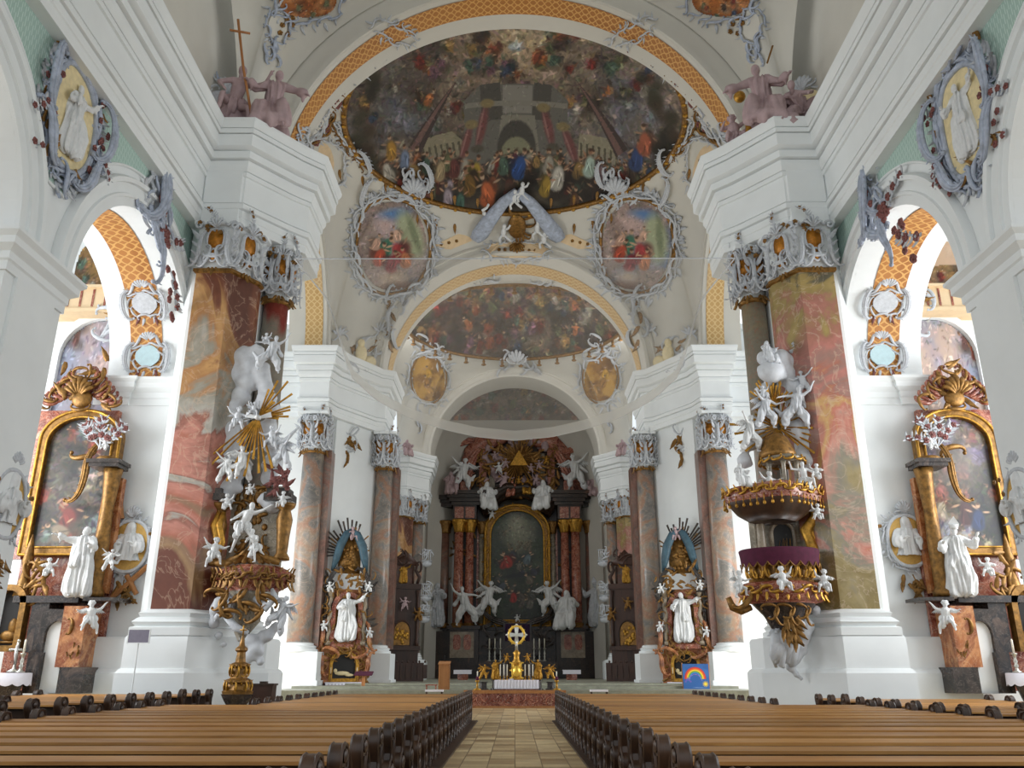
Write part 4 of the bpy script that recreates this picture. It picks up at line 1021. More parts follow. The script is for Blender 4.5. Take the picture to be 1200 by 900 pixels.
for s in (-1,1):
    sd='left' if s<0 else 'right'; mx=lambda x:603+s*x
    # pendentive painting of the crossing
    r0=random.Random(31); t=thing('pendentive_painting','pink and blue shield-shaped painting in stucco frame, %s of the crossing vault'%sd,'ceiling painting',group='pendentive paintings')
    cv=heavenly(90,120,.75,20+s,'#8f8078',('#6d83a3','#a8948c','#7a6a60','#b59a94'),0); cv.impasto(500,.02,.3); cv.ell(.42,.85,.22,.1,'#5a7aa6',0,.7); cv.ell(.58,.6,.16,.34,'#a3a888',.25,.4); cv.ell(.62,.62,.05,.3,'#7f8668',.2,.6)
    for (x_,y_,h_,col) in ((.3,.5,.36,'#3f6f58'),(.44,.42,.4,'#a23c3c'),(.22,.4,.34,'#b04c34'),(.5,.33,.3,'#c27a52'),(.34,.3,.32,'#8f2f38'),(.2,.55,.24,'#c9a08a'),(.44,.62,.22,'#d0a890')): cv.figure(x_,y_,h_,col,'#c8a080',cv.r.uniform(-.6,.6))
    cv.ell(.3,.75,.2,.13,'#c0a49c',0,.8,.8); cv.ell(.33,.14,.2,.12,'#cbb49e',0,.8,.9); cv.ell(.36,.02,.3,.09,'#6a4a3a',0,.8,.8); cv.impasto(500,.015,.25)
    patch(t,cX,cv,mx(-143),288,40,52,p=.85,rot=s*-.12)
    R=Rel(); o=[(mx(-143)+a,288+d) for a,d in oval(0,0,43,56,44,.85,.03,3)]
    border(R.a,R.l,o,17,r0,outw=1,leafp=.8,step=.42); border(R.a,R.l,[(mx(-143)+a,288+d) for a,d in oval(0,0,48,60,44,.85)],12,r0,outw=1,leafp=.6); outline_tube(R.g,o,2.0,-1)
    for k in range(5): scroll(R.a,mx(-143)+s*r0.uniform(-14,14),345+k*13,22,PI/2+r0.uniform(-.4,.4),1 if k%2 else -1,y=0)
    for k in range(4): leaf(R.g,mx(-145),350+k*16,PI/2+r0.uniform(-.5,.5),14)
    for k in range(6): leaf(R.l,mx(-150)+r0.uniform(-20,20),236+r0.uniform(-8,8),r0.uniform(-2.5,-.6),16)
    R.put(t,cX)
    # shell ornaments beside the dome rim, and gold drops round it
    t=thing('rim_cartouche','grey shell-and-scroll stucco joining the dome rim, %s above a pendentive painting'%sd,'stucco ornament',group='rim cartouches'); R=Rel()
    for k in range(22): scroll(R.a,mx(-118)+r0.uniform(-12,12),222+r0.uniform(-18,18),14+r0.uniform(-4,6),r0.uniform(0,3),1 if k%2 else -1)
    shell(R.l,mx(-120),225,-PI/2,20); scroll(R.a,mx(-178),190,30,1.2,s); scroll(R.a,mx(-172),225,34,1.9,-s); scroll(R.a,mx(-105),205,30,1.3,s)
    R.put(t,cX)
    t=thing('stucco_garland','running stucco scrolls with red flowers along the %s edge of the dome painting'%sd,'stucco ornament',group='dome edge garlands'); R=Rel()
    edge=[(mx(-212),142),(mx(-205),160),(mx(-190),180),(mx(-176),196)]
    border(R.a,R.l,edge,13,r0,closed=False,outw=s,step=.35); border(R.g,R.l,edge,11,r0,closed=False,outw=-s,step=.5); edge=[(mx(-240),168),(mx(-222),150),(mx(-212),120),(mx(-195),95),(mx(-165),70),(mx(-140),52)]
    border(R.a,R.l,edge,13,r0,closed=False,outw=s,step=.3); border(R.g,R.l,edge,12,r0,closed=False,outw=-s,step=.45)
    for k in range(34): q=edge[r0.randrange(6)]; flower(R.f,q[0]+r0.uniform(-9,9),q[1]+r0.uniform(-9,9),3.5)
    for k in range(7): a=.25+.13*k; leaf(R.g,mx(-205+30*k*.9),168+52*math.sin(a*1.2)+15,PI/2,11)
    R.put(t,cX)
    # cream cartouche low on the pendentive beside the cornice
    t=thing('stucco_cartouche','small cream panel framed in grey scrolls, just inside the %s foot of the front arch'%sd,'stucco ornament',group='cream panels inside the front arch'); R=Rel()
    o=[(mx(-222)+a,190+d) for a,d in oval(0,0,20,26,30,.7,.08,3)]; border(R.a,R.l,o,13,r0,outw=1)
    k=MB(); k.prism(o,-.2,.2); on_surface(k,cX,.05).build('field',M['peach'],t); flower(R.g,mx(-222),188,5); R.put(t,cX)
    # choir pendentive: golden painted shields
    t=thing('pendentive_painting','golden painted shield among stucco scrolls, %s side of the choir vault'%sd,'ceiling painting',group='golden choir shields')
    cv=Canvas(40,60,.66,40+s,'#8a5f24'); cv.clouds(['#b07c2c','#6a4520','#c99a45'],4)
    for k in range(3): cv.figure(.33+cv.r.uniform(-.1,.1),.5-.2*k+.1,.35,['#c8962e','#9a6a2a','#b98a4a'][k],'#c8a080',cv.r.uniform(-.4,.4))
    patch(t,cC,cv,mx(-101),443,19,27,p=.9,rot=s*-.1); R=Rel(); o=[(mx(-101)+a,443+d) for a,d in oval(0,0,21,30,30)]
    border(R.a,R.l,o,13,r0,outw=1); outline_tube(R.g,o,1.0,-.5)
    for k in range(6): scroll(R.a,mx(-92)+s*-k*2+r0.uniform(-8,8),400+r0.uniform(-10,12),14,r0.uniform(0,3),1 if k%2 else -1)
    for k in range(4): scroll(R.a,mx(-112),478+k*8,11,PI/2,1 if k%2 else -1); 
    R.put(t,cC)
    # little stucco sprigs on the far arch, seated figures' grounds
    for (px,py,nm_) in ((-205,392,'near its foot'),(-158,388,'beside the choir dome')):
        t=thing('stucco_sprig','small grey leaf sprig on the white choir arch, %s, %s'%(sd,nm_),'stucco ornament',group='leaf sprigs'); R=Rel()
        for k in range(5): leaf(R.a,mx(px),py,-PI/2+(k-2)*.55,11)
        for k in (-1,1): scroll(R.a,mx(px)+k*6,py+3,9,k*.8,k)
        R.put(t,cX)
    # gold stucco group filling the pendentive foot behind the net
    t=thing('stucco_group','cream and gold stucco figures behind the net, %s foot of the dome'%sd,'stucco ornament',group='stucco groups behind the net'); R=Rel()
    for k in range(9): scroll(R.a,mx(-180)+r0.uniform(-18,18),418+r0.uniform(-18,14),16,r0.uniform(0,3),1 if k%2 else -1)
    for k in range(7): leaf(R.g,mx(-180)+r0.uniform(-16,16),418+r0.uniform(-16,12),r0.uniform(0,6),12)
    R.f.ell((mx(-182),-3,415),(7,4,11),8,6); R.f.ell((mx(-172),-3,425),(8,4,8),8,6); R.f.ell((mx(-182),-3,402),(4,4,5),8,6)
    R.put(t,cX,('stucco','stucco','cream','oldgold'))
    # nave pendentive: orange fresco tip in a large stucco frame
    t=thing('nave_fresco','orange painted tip in scrolled stucco frame, top %s corner above the front arch'%sd,'ceiling painting',group='nave fresco tips')
    cv=heavenly(60,40,1.6,50+s,'#8a4f22',('#a8642c','#6a3a1c','#b98050'),10,(.2,.35),1.0)
    patch(t,cN,cv,mx(-243),0,34,20,p=.9); R=Rel(); o=[(mx(-243)+a,0+d) for a,d in oval(0,0,38,23,34,.9)]
    border(R.a,R.l,o,19,r0,outw=1,leafp=.7); o2=[(mx(-278)+a,30+d) for a,d in oval(0,0,11,17,20)]; border(R.a,R.l,o2,14,r0,outw=1); 
    k=MB(); k.prism(o2,-.2,.2); on_surface(k,cN,.04).build('field',M['vault'],t)
    for k in range(6): scroll(R.a,mx(-285)+r0.uniform(-8,8),50+k*4,16,PI/2+r0.uniform(-.6,.6),1 if k%2 else -1)
    for k in range(6): flower(R.g,mx(-265)+r0.uniform(-12,12),22+r0.uniform(-10,20),3.2)
    R.put(t,cN,('blue_stucco','stucco','leafred','oldgold'))
    # stucco on the arch soffit
    for (px,py,h_) in ((-140,38,'upper'),):
        t=thing('arch_cartouche','pale scroll cartouche lying on the gold band of the front arch, %s of its crown'%sd,'stucco ornament',group='arch band cartouches'); R=Rel()
        o=[(mx(px)+a*(.85)-0,py+d-s*-a*.38*-1*-1) for a,d in oval(0,0,22,9,24)]; o=[(mx(px)+a,py+d+s*a*.42) for a,d in oval(0,0,22,8,24)]
        border(R.a,R.l,o,11,r0,outw=1); R.put(t,cA)
    t=thing('arch_foot_cartouche','pale scroll cartouche at the %s foot of the front arch, above the cornice'%sd,'stucco ornament',group='arch foot cartouches'); R=Rel()
    for k in range(10): scroll(R.a,mx(-248)+r0.uniform(-5,6),150+k*4,12,PI/2+r0.uniform(-.7,.7),1 if k%2 else -1); leaf(R.l,mx(-250),148+k*4,r0.uniform(0,6),9)
    R.put(t,cA)
# crowning ornament over the choir arch: dark canopy with gold cartouche and white putti
t=thing('stucco_canopy','grey draped canopy with gold shield and white putti, below the middle of the dome rim','stucco ornament'); R=Rel(); r0=random.Random(8)
R.a.tube([(606,-4,222),(590,-5,235),(572,-6,255),(562,-5,272),(556,-4,280)],[5,7,9,10,7],8,.6); R.a.tube([(606,-4,222),(622,-5,235),(640,-6,255),(652,-5,272),(658,-4,280)],[5,7,9,10,7],8,.6)
for k in range(8): a=r0.uniform(0,6.2); scroll(R.g,606+math.cos(a)*14,262+math.sin(a)*16,15,a,1 if k%2 else -1)
R.g.ell((606,-4,262),(11,5,14),10,8); shell(R.g,606,285,PI/2,13)
for (px,py) in ((612,220),(603,229),(630,263),(590,268),(566,255),(638,278)):
    R.l.ell((px,-6,py),(3.2,3,5.5),8,6); R.l.ell((px+1,-6,py-7.5),(2.4,2.4,2.8),8,6); R.l.tube([(px,-6,py-3),(px+6,-7,py-6),(px+8,-7,py-10)],1.3,5); R.l.tube([(px,-6,py+3),(px-5,-7,py+8),(px-4,-7,py+13)],1.6,5); R.l.tube([(px,-6,py+3),(px+5,-7,py+8),(px+9,-7,py+11)],1.6,5)
R.put(t,cX,('blue_stucco','statue','leafred','oldgold'),('drapery','putti','flowers','gold_shield'))
t=thing('stucco_cartouche','cream panel with scalloped edge over the crown of the choir arch','stucco ornament'); R=Rel()
o=[(606+a,293+d) for a,d in oval(0,0,36,9,36,.8,.06,8)]; border(R.a,R.l,o,10,r0,outw=1); k=MB(); k.prism(o,-.2,.2); on_surface(k,cX,.05).build('field',M['peach'],t)
for k in range(7): flower(R.g,585+k*7,293,2.2)
R.put(t,cX)
for s in (-1,1):
    t=thing('peach_panel','peach triangular field with gold dots beside the choir arch crown, %s'%('left' if s<0 else 'right'),'stucco ornament',group='peach fields'); R=Rel()
    tri=[(603+s*100,290),(603+s*62,272),(603+s*45,280),(603+s*75,292)]; k=MB(); k.prism(tri,-.2,.2)
    bb=on_surface(k,cX,.05); bb.build('field',M['peach'],t)
    for q in range(3): flower(R.g,603+s*(68+q*9),282+q*2,2)
    for q in range(3): leaf(R.g,603+s*(70+q*22),262-q*6,PI/2,11)
    R.put(t,cX)
t=thing('stucco_cartouche','white crested cartouche over the third arch, below the choir painting','stucco ornament'); R=Rel()
for k in range(16): a=r0.uniform(PI,2*PI); scroll(R.a,605+math.cos(a)*r0.uniform(5,26),437+math.sin(a)*r0.uniform(4,28),13,r0.uniform(0,3),1 if k%2 else -1)
shell(R.l,605,425,-PI/2,17); R.put(t,cC)
for s in (-1,1):
    t=thing('stucco_garland','stucco scrolls and blossoms on the %s half of the choir arch face'%('left' if s<0 else 'right'),'stucco ornament',group='choir arch garlands'); R=Rel()
    edge=[(603+s*x,y) for x,y in ((20,330),(60,336),(95,352),(122,378))]
    border(R.a,R.l,edge,11,r0,closed=False,outw=s); R.put(t,cC)
    edge=[(603+s*x,y) for x,y in ((122,398),(105,412),(85,420))]; R=Rel(); border(R.a,R.l,edge,14,r0,closed=False,outw=s); R.put(t,cC)
# apse painting on the half dome
cP=caster(['wall_apse']); t=thing('ceiling_fresco','smallest brown ceiling painting, in the apse vault right above the high altar','ceiling painting')
cv=heavenly(200,90,2.6,77,'#7a6a5e',('#947f6c','#54443a','#8a7766','#6b5f58'),60,(.2,.36),1.0)
def fa(u,v):
    q=cP(527+156*u,492-54*v); return q[0]+q[1]*.08
painted('painting',cv,fa,M['paint'],t,lambda u,v:(2*u-1)**2+v*v<=1.0)
R=Rel(); outline_tube(R.g,[(605+78*math.cos(PI*k/40),492-53*math.sin(PI*k/40)) for k in range(41)],1.0,closed=False); R.put(t,cP)
# safety net
t=thing('safety_net','translucent pale safety net stretched across the crossing under the dome','net')
far=[(345,303),(385,352),(410,440),(440,468),(480,490),(520,503),(560,512),(603,516),(646,512),(686,503),(726,490),(766,468),(796,440),(821,352),(861,303)]
fp=[]
for i,(px,py) in enumerate(far):
    u=(px-603)/F; v=(450-py)/F; yd=CS-v*SN; zd=SN+v*CS; z=15.9; tt=(z-EYE)/zd; fp.append(Vector((u*tt,yd*tt,z)))
npt=[Vector((fp[0].x+(fp[-1].x-fp[0].x)*i/14,fp[0].y,15.9)) for i in range(15)]
def sm(pts,f):
    k=f*(len(pts)-1); i=min(int(k),len(pts)-2); w=k-i; return pts[i]*(1-w)+pts[i+1]*w
def netf(u,v):
    a=sm(npt,u); b_=sm(fp,u); p=a*(1-v)+b_*v; sag=.5*math.sin(PI*v)*math.sin(PI*u); return (p.x,p.y,p.z-sag)
def netmat(nm_,op):
    m,nt,b=newmat(nm_); out=nt.nodes['Material Output']; tr=N(nt,'ShaderNodeBsdfTransparent'); df=N(nt,'ShaderNodeBsdfDiffuse'); tl=N(nt,'ShaderNodeBsdfTranslucent')
    df.inputs['Color'].default_value=(.72,.71,.68,1); tl.inputs['Color'].default_value=(.72,.71,.68,1); ms=N(nt,'ShaderNodeMixShader'); ms.inputs[0].default_value=.5
    nt.links.new(df.outputs[0],ms.inputs[1]); nt.links.new(tl.outputs[0],ms.inputs[2])
    m2=N(nt,'ShaderNodeMixShader'); m2.inputs[0].default_value=op; nt.links.new(tr.outputs[0],m2.inputs[1]); nt.links.new(ms.outputs[0],m2.inputs[2]); nt.links.new(m2.outputs[0],out.inputs['Surface']); return m
M['net']=netmat('net_mesh',.2); M['nethem']=netmat('net_hem',.55)
b=MB(); b.grid(netf,40,30); b.build('mesh',M['net'],t,True)
b=MB(); b.grid(lambda u,v:(lambda q:(q[0],q[1],q[2]-.03))(netf(u,.88+.12*v)),40,6); b.build('doubled_hem',M['nethem'],t,True)
b=MB(); b.tube([netf(0,0)]+[netf(u/40,0) for u in range(1,40)]+[netf(1,0)],.02,5); b.tube([netf(u/60,1) for u in range(61)],.025,5); b.build('edge_rope',M['stucco'],t)
# ================================================================== COLUMNS, PEWS, FIGURES OF THE NAVE
def wb(mb,name,mat,t,smooth=False,auto=None,parent=None):
    """builds a mesh given in place coordinates as a part of t"""
    l=t.location; o=MB(); o.f=mb.f
    if t.rotation_euler.z:
        m=(Matrix.Translation(l)@Matrix.Rotation(t.rotation_euler.z,4,'Z')).inverted(); o.v=[tuple(m@Vector(p)) for p in mb.v]
    else: o.v=[(p[0]-l[0],p[1]-l[1],p[2]-l[2]) for p in mb.v]
    return o.build(name,M[mat] if isinstance(mat,str) else mat,parent or t,smooth,auto)
def pfig(pose,px,py,Y,hpx,rz=0,**k):
    """figure with its foot at photo pixel (px, py) at depth Y and hpx pixels tall"""
    par=k.get('parent'); loc=P(px,py,Y); h=hpx*S(py-hpx/2,Y)*k.pop('kh',1.03)
    if par is not None: loc=loc-par.location
    return figure(pose,loc,h,rz,**k)
def clouds(blobs,Y,seed=0,dy=0.0,vox=None):
    """puffy cloud bank from photo-pixel blobs (x, y, r[, depth offset])"""
    r=random.Random(seed); L=[]
    for q in blobs:
        yy=Y+(q[3] if len(q)>3 else 0)+dy; p=P(q[0],q[1],yy); L.append((p.x,p.y,p.z,q[2]*S(q[1],yy)))
    return cloud_mb(L,r)
def rays(c,n,L0,L1,w,a0=0,a1=2*PI,y=0.0,seed=1,dark=None):
    """gilded sunburst in the x-z plane round c"""
    b=MB(); r=random.Random(seed)
    for k in range(n):
        a=a0+(a1-a0)*k/n; L=r.uniform(L0,L1); d=Vector((math.cos(a),0,math.sin(a))); q=Vector((-d.z,0,d.x)); c=Vector(c)
        s_=c+d*L*.08; e=c+d*L+Vector((0,y-.02*k%3,0)); m=(s_+e)/2+Vector((0,-w*.8,0))
        b.add([s_-q*w*.3,s_+q*w*.3,e+q*w,e-q*w,m],[(0,1,4),(1,2,4),(2,3,4),(3,0,4)]); b.add([s_-q*w*.3+Vector((0,w,0)),s_+q*w*.3+Vector((0,w,0)),e+q*w,e-q*w],[(0,3,2,1)])
    return b
def capface(W,H,seed=0,lite=False):
    """one face of a composite capital: local x across, z up, front towards -y"""
    r=random.Random(seed); st=MB(); gp=MB(); lf=MB(); fl=MB()
    for sx in (-1,1):
        x=sx*W*.44; p=[(x+math.cos(t)*W*.13*(1-t/9.5)*-sx, -.12-.02*t/6, H*.86+math.sin(t)*W*.13*(1-t/9.5)) for t in [i*.45 for i in range(20)]]
        st.tube([(0+sx*W*.08,-.1,H*.97)]+p,[W*.03]+[W*.036]*20,6)
        scroll(st,sx*W*.36,H*.42,H*.62,PI/2,sx,'S',r=W*.045,y=-.06); scroll(st,sx*W*.22,H*.26,H*.42,PI/2+sx*.3,-sx,r=W*.04,y=-.1)
        for k in range(4): leaf(st,sx*W*.42,H*(.12+.17*k),PI/2-sx*.9,H*.16,y=-.05,seg=3)
        leaf(lf,sx*W*.3,H*.06,PI/2-sx*.2,H*.3,y=-.05); leaf(lf,sx*W*.4,H*.6,PI/2-sx*.7,H*.25,y=-.06)
    scroll(st,0,H*.3,H*.34,0,1,r=W*.04,y=-.14); scroll(st,0,H*.2,H*.3,0,-1,r=W*.04,y=-.14)
    gp.prism(oval(0,H*.6,W*.2,H*.19,20,.8),-.09,.0); gp.prism(oval(0,H*.27,W*.095,H*.1,16),-.17,0)
    outline_tube(st,oval(0,H*.6,W*.22,H*.21,24,.8),W*.035,-.09); outline_tube(st,oval(0,H*.27,W*.11,H*.12,18),W*.03,-.16)
    shell(st,0,H*.8,PI/2,H*.24,5,-.12); leaf(fl,0,H*.05,-PI/2,H*.18,y=-.1); leaf(fl,W*.08,H*.05,-PI/2+.6,H*.14,y=-.1); leaf(fl,-W*.08,H*.05,-PI/2-.6,H*.14,y=-.1)
    for k in range(5): flower(fl,r.uniform(-.45,.45)*W,H*r.uniform(.7,.95),H*.045,-.15)
    spray(st,fl,0,H*.95,PI/2+.2,H*.32,r,-.1,2)
    return [(st,'volutes','stucco'),(gp,'gold_panel','goldpanel'),(lf,'acanthus_leaves','stucco'),(fl,'gilded_leaves','oldgold')]
M['pb']=plain('pale_blue_field','#bcd6dc',.7)
M['goldpanel']=plain('orange_gold_panel','#b8761f',.4,metal=.35,var=.35,scale=9,bump=.6,bscale=10)
def put_caps(faces,t,cap):
    """faces: list of (matrix, W, H, seed) in the thing's space, gathered into one mesh per kind of ornament under cap"""
    acc={}
    for m,W,H,sd in faces:
        for mb,nm_,mt in capface(W,H,sd): acc.setdefault((nm_,mt),MB()).join(mb,m)
    for (nm_,mt),mb in acc.items(): mb.build(nm_,M[mt],cap,True)
def facemat(x,y,z,ang): return Matrix.Translation((x,y,z))@Matrix.Rotation(ang,4,'Z')
LP=[(.0,'#6b3b2c'),(.08,'#9a7a58'),(.15,'#8a6a52'),(.25,'#a56350'),(.36,'#b87c6c'),(.44,'#8e5a4c'),(.5,'#a5a096'),(.62,'#8f8a7c'),(.7,'#a5764a'),(.8,'#b58b58'),(.88,'#7a4a35'),(1.,'#5e382c')]
RP=[(.0,'#857448'),(.1,'#9a8a62'),(.2,'#8b8474'),(.27,'#c08a7a'),(.34,'#b6715f'),(.42,'#bb9660'),(.52,'#a86a5a'),(.58,'#95746a'),(.68,'#b3756a'),(.78,'#9c6a5a'),(.86,'#94814f'),(.94,'#a08a55'),(1.,'#5f5a48')]
M['pilL']=marble('left_pilaster_marble',LP,.24,1.6,1.0,3.8,16.6,.3,'#c9ab92',.4,3.0,.62)
M['pilR']=marble('right_pilaster_marble',RP,.24,1.6,1.0,3.8,16.6,.3,'#cdb7a0',.4,9.0,.62)
M['colredtop']=marble('red_column_marble',[(.0,'#7d776c'),(.3,'#8a8478'),(.52,'#8d8678'),(.56,'#8e4038'),(.75,'#9c4a42'),(1,'#8a423a')],.3,1.0,1.0,6,18,.28,'#c08a80',.3,2.0,.2)
M['colochretop']=marble('ochre_column_marble',[(.0,'#7d776c'),(.5,'#8f8878'),(.7,'#a09070'),(1,'#8f8468')],.5,1.0,1.0,6,18,.28,'#b06a58',.6,5.0,.4)
for s in (-1,1):
    sd='left' if s<0 else 'right'
    for y0,zb,where in ((29.5,0,'near'),(84.0,1.0,'choir')):
        near=where=='near'; ty=y0-29.5
        t=thing('marble_pilaster',('giant %s marble pilaster with ornate capital, behind the %s'%(('red and ochre','white baptism sculpture') if s<0 else ('pink and olive','pulpit'))) if near else 'distant marble pilaster at the entrance of the sanctuary, %s of the high altar'%sd,'pilaster',(s*11.6,y0,zb+2.95) if near else (s*11.6,y0,2.95))
        mt='pilL' if s<0 else 'pilR'; 
        pl=[(-12.46,y0+.1),(-12.46,y0),(-11.12,y0),(-10.38,y0+1.2),(-10.38,y0+1.6)]
        q=[(s*-x,y) for x,y in pl]; b=MB(); k=len(q)
        b.add([(x,y,3.8) for x,y in q]+[(x,y,16.7) for x,y in q],[(i,i+k,i+1+k,i+1) for i in range(k-1)])
        l=t.location; o=MB(); o.f=b.f; o.v=[(p[0],p[1]-ty,p[2]) for p in b.v]
        m_=o.mesh('shaft',M[mt]); sh=bpy.data.objects.new('shaft',m_); COL.objects.link(sh); sh.parent=t; sh.location=(-l[0],-l[1]+ty,-l[2])
        b=MB(); pb=side_path(s,[(-12.46,y0+.3)]+[(x,y) for x,y in pl[1:]]); b.sweep(pb,[(.45,2.94),(.45,3.2),(.3,3.25),(.42,3.38),(.3,3.5),(.22,3.55),(.28,3.68),(.12,3.78),(.0,3.82)]); wb(b,'base_moulding','plaster',t,auto=35)
        b=MB(); b.sweep(pb,[(.0,16.55),(.1,16.6),(.1,16.72),(.0,16.75)]); cap=wb(b,'capital','oldgold',t,auto=30)
        b=MB(); b.sweep(pb,[(.0,16.75),(.03,17.8),(.1,18.55),(.24,18.6),(.24,18.75),(0,18.76)]); wb(b,'bell','plaster',t,auto=30,parent=cap)
        an=math.atan2(1.2,.74); mid=(s*10.75,y0+.6)
        put_caps([(facemat(s*11.79-l[0],y0-.1-l[1],16.6-l[2],0),1.55,2.25,3),(facemat(mid[0]-l[0]-s*.05,mid[1]-.1-l[1],16.6-l[2],-s*an),1.45,2.25,5)],t,cap)
        # the round column beside it
        cx,cy=s*9.97,y0+2.5
        t=thing('marble_column',('round column with %s shaft top, beside the %s pilaster'%(('red','left giant') if s<0 else ('ochre','right giant'))) if near else 'distant pale round column next to the sanctuary pilaster, %s of the high altar'%sd,'column',(cx,cy,2.95))
        b=MB(); b.lathe([(.56,.6),(.55,5),(.5,13.3)],28); sh=b.build('shaft',M['colredtop' if s<0 else 'colochretop'] if near else M['colmarble'],t,True,None)
        b=MB(); b.lathe([(.85,0),(.85,.2),(.72,.24),(.8,.36),(.66,.46),(.7,.56),(.57,.62)],28); b.build('base_moulding',M['plaster'],t,auto=35)
        b=MB(); b.lathe([(.5,13.25),(.6,13.32),(.6,13.42),(.5,13.45)],24); cap=b.build('capital',M['oldgold'],t,True)
        b=MB(); b.lathe([(.5,13.4),(.5,14.8),(.6,15.6)],24); b.box(-.72,.72,-.72,.72,15.62,15.8); b.build('bell',M['plaster'],cap,auto=30)
        put_caps([(facemat(.56*math.sin(a),-.56*math.cos(a),13.4,a),1.2,2.35,7+i) for i,a in enumerate((-1.57,-.6,.4,1.4))],t,cap)
    # far crossing columns with dark pilasters behind
    for (cx,cy,r_,px,side_,lab) in ((13.75,55.7,.8,9.97,1,'outer'),(9.65,60.8,.7,8.5,1,'inner')):
        t=thing('marble_column','grey veined %s column of the far crossing pier, %s %s pier altar'%(lab,'left of the' if (s<0)==(lab=='outer') else 'right of the',sd),'column',(s*cx,cy,3.0))
        b=MB(); b.lathe([(r_,.55),(r_*.98,6),(r_*.88,12.9)],32); sh=b.build('shaft',M['colmarble'],t,True)
        b=MB(); q=s*-1; xx=sorted((q*r_*.55,q*r_*1.5)); b.box(xx[0],xx[1],.1,1.2,.3,13.2); b.build('pilaster_behind',M['colside'],t)
        b=MB(); b.lathe([(r_*1.5,0),(r_*1.5,.15),(r_*1.3,.2),(r_*1.42,.32),(r_*1.15,.42),(r_*1.2,.5),(r_*1.02,.56)],32); b.build('base_moulding',M['plaster'],t,auto=35)
        b=MB(); b.lathe([(r_*.88,12.85),(r_*1.05,12.92),(r_*1.05,13.0),(r_*.88,13.05)],24); cap=b.build('capital',M['oldgold'],t,True)
        b=MB(); b.lathe([(r_*.88,13),(r_*.9,14.6),(r_*1.05,15.5)],24); b.box(-r_*1.2,r_*1.2,-r_*1.2,r_*1.2,15.55,15.75); b.build('bell',M['plaster'],cap,auto=30)
        put_caps([(facemat(r_*1.0*math.sin(a),-r_*1.0*math.cos(a),13.0,a),1.6,2.5,17+i) for i,a in enumerate((-1.5,-.5,.5,1.5))],t,cap)
    # hanging gold stucco on the white wall between them
    t=thing('wall_ornament','brown and gold hanging stucco bunch on white wall between columns of the %s far pier'%sd,'stucco ornament',P(603+s*195,522,58.0),s*-.45,group='hanging stucco bunches'); r0=random.Random(5); a=MB(); g=MB()
    for k in range(8): leaf(g,r0.uniform(-.5,.5),r0.uniform(-.9,.9),-PI/2+r0.uniform(-.7,.7),.9)
    for k in range(6): scroll(a,r0.uniform(-.4,.4),r0.uniform(-.6,1.3),.8,r0.uniform(0,3),1 if k%2 else -1)
    a.build('scrolls',M['stucco'],t,True); g.build('leaves',M['oldgold'],t,True)

# ------------------------------------------------------------------ pews
def prof_end():
    """outline of a carved bench end (y, z)"""
    pts=[(-.27,0),(-.27,.1),(-.2,.16),(-.17,.3),(-.22,.38),(-.27,.47),(-.27,.56),(-.2,.63),(-.1,.66),(-.07,.74),(-.13,.84),(-.18,.92),(-.18,1.02),(-.11,1.1),(0,1.12),(.11,1.1),(.18,1.02),(.17,.92),(.12,.84),(.11,.72),(.14,.62),(.17,.5),(.15,.36),(.17,.24),(.22,.12),(.22,0)]
    return pts
def end_mesh():
    p=prof_end(); n=len(p); b=MB(); cz=sum(z for _,z in p)/n
    for x0,x1,sc in ((-.055,.055,1.0),):
        vs=[(x0,y,z) for y,z in p]+[(x1,y,z) for y,z in p]; b.add(vs,[tuple(range(n))[::-1],tuple(range(n,2*n))]+[(i,(i+1)%n,(i+1)%n+n,i+n) for i in range(n)])
    for x in (-.055,.055): b.tube([(x,y*.9,.02+z*.975) for y,z in p],.022,5,cap=False)
    for x in (-.07,.07):
        b.ell((x,0,1.0),(.025,.08,.07),8,6); b.ell((x,-.05,.52),(.03,.11,.1),8,6); b.tube([(x,.0,.9),(x,-.04,.75),(x,.03,.62),(x,.02,.3),(x,-.05,.15)],.025,5); b.ell((x,0,.27),(.03,.07,.1),8,6)
    b.box(-.075,.075,-.3,.26,0,.05); return b.mesh('bench_end',M['darkwood'],False,50)
END=end_mesh(); ORD=['front','second','third','fourth','fifth','sixth','seventh','eighth','ninth','tenth','eleventh','twelfth','thirteenth','fourteenth','fifteenth','sixteenth','seventeenth','eighteenth','nineteenth','twentieth','twenty-first','twenty-second','twenty-third','twenty-fourth','twenty-fifth','twenty-sixth']
PW={}
def pew_meshes(L):
    k=round(L,2)
    if k in PW: return PW[k]
    a=MB(); a.add([],[]) ; 
    led=MB(); led.add([(.05,-.16,.93),(L-.05,-.16,.93),(L-.05,.15,.955),(.05,.15,.955),(.05,-.16,.965),(L-.05,-.16,.965),(L-.05,.15,.99),(.05,.15,.99)],[(0,3,2,1),(4,5,6,7),(0,1,5,4),(1,2,6,5),(2,3,7,6),(3,0,4,7)])
    bk=MB(); bk.box(0,L,.02,.06,.12,.92)
    for i in range(int(L/1.1)): bk.box(.1+i*1.1,1.05+i*1.1,.055,.075,.2,.85) if .1+(i+1)*1.1<L else None
    st=MB(); st.box(0,L,-.42,.02,.44,.48); kn=MB(); kn.box(0,L,.32,.52,.14,.2); kn.box(.3,.4,.34,.5,0,.14); kn.box(L-.4,L-.3,.34,.5,0,.14)
    PW[k]=(led.mesh('book_ledge',M['plank']),bk.mesh('backrest',M['plank_shade']),st.mesh('seat',M['plank_shade']),kn.mesh('kneeler',M['darkwood'])); return PW[k]
M['plank_shade']=wood('pew_board_shade','#2e1d12','#442c1a',.5,'X')  # darkened plank colour, puts the shade between rows into backrest and seat
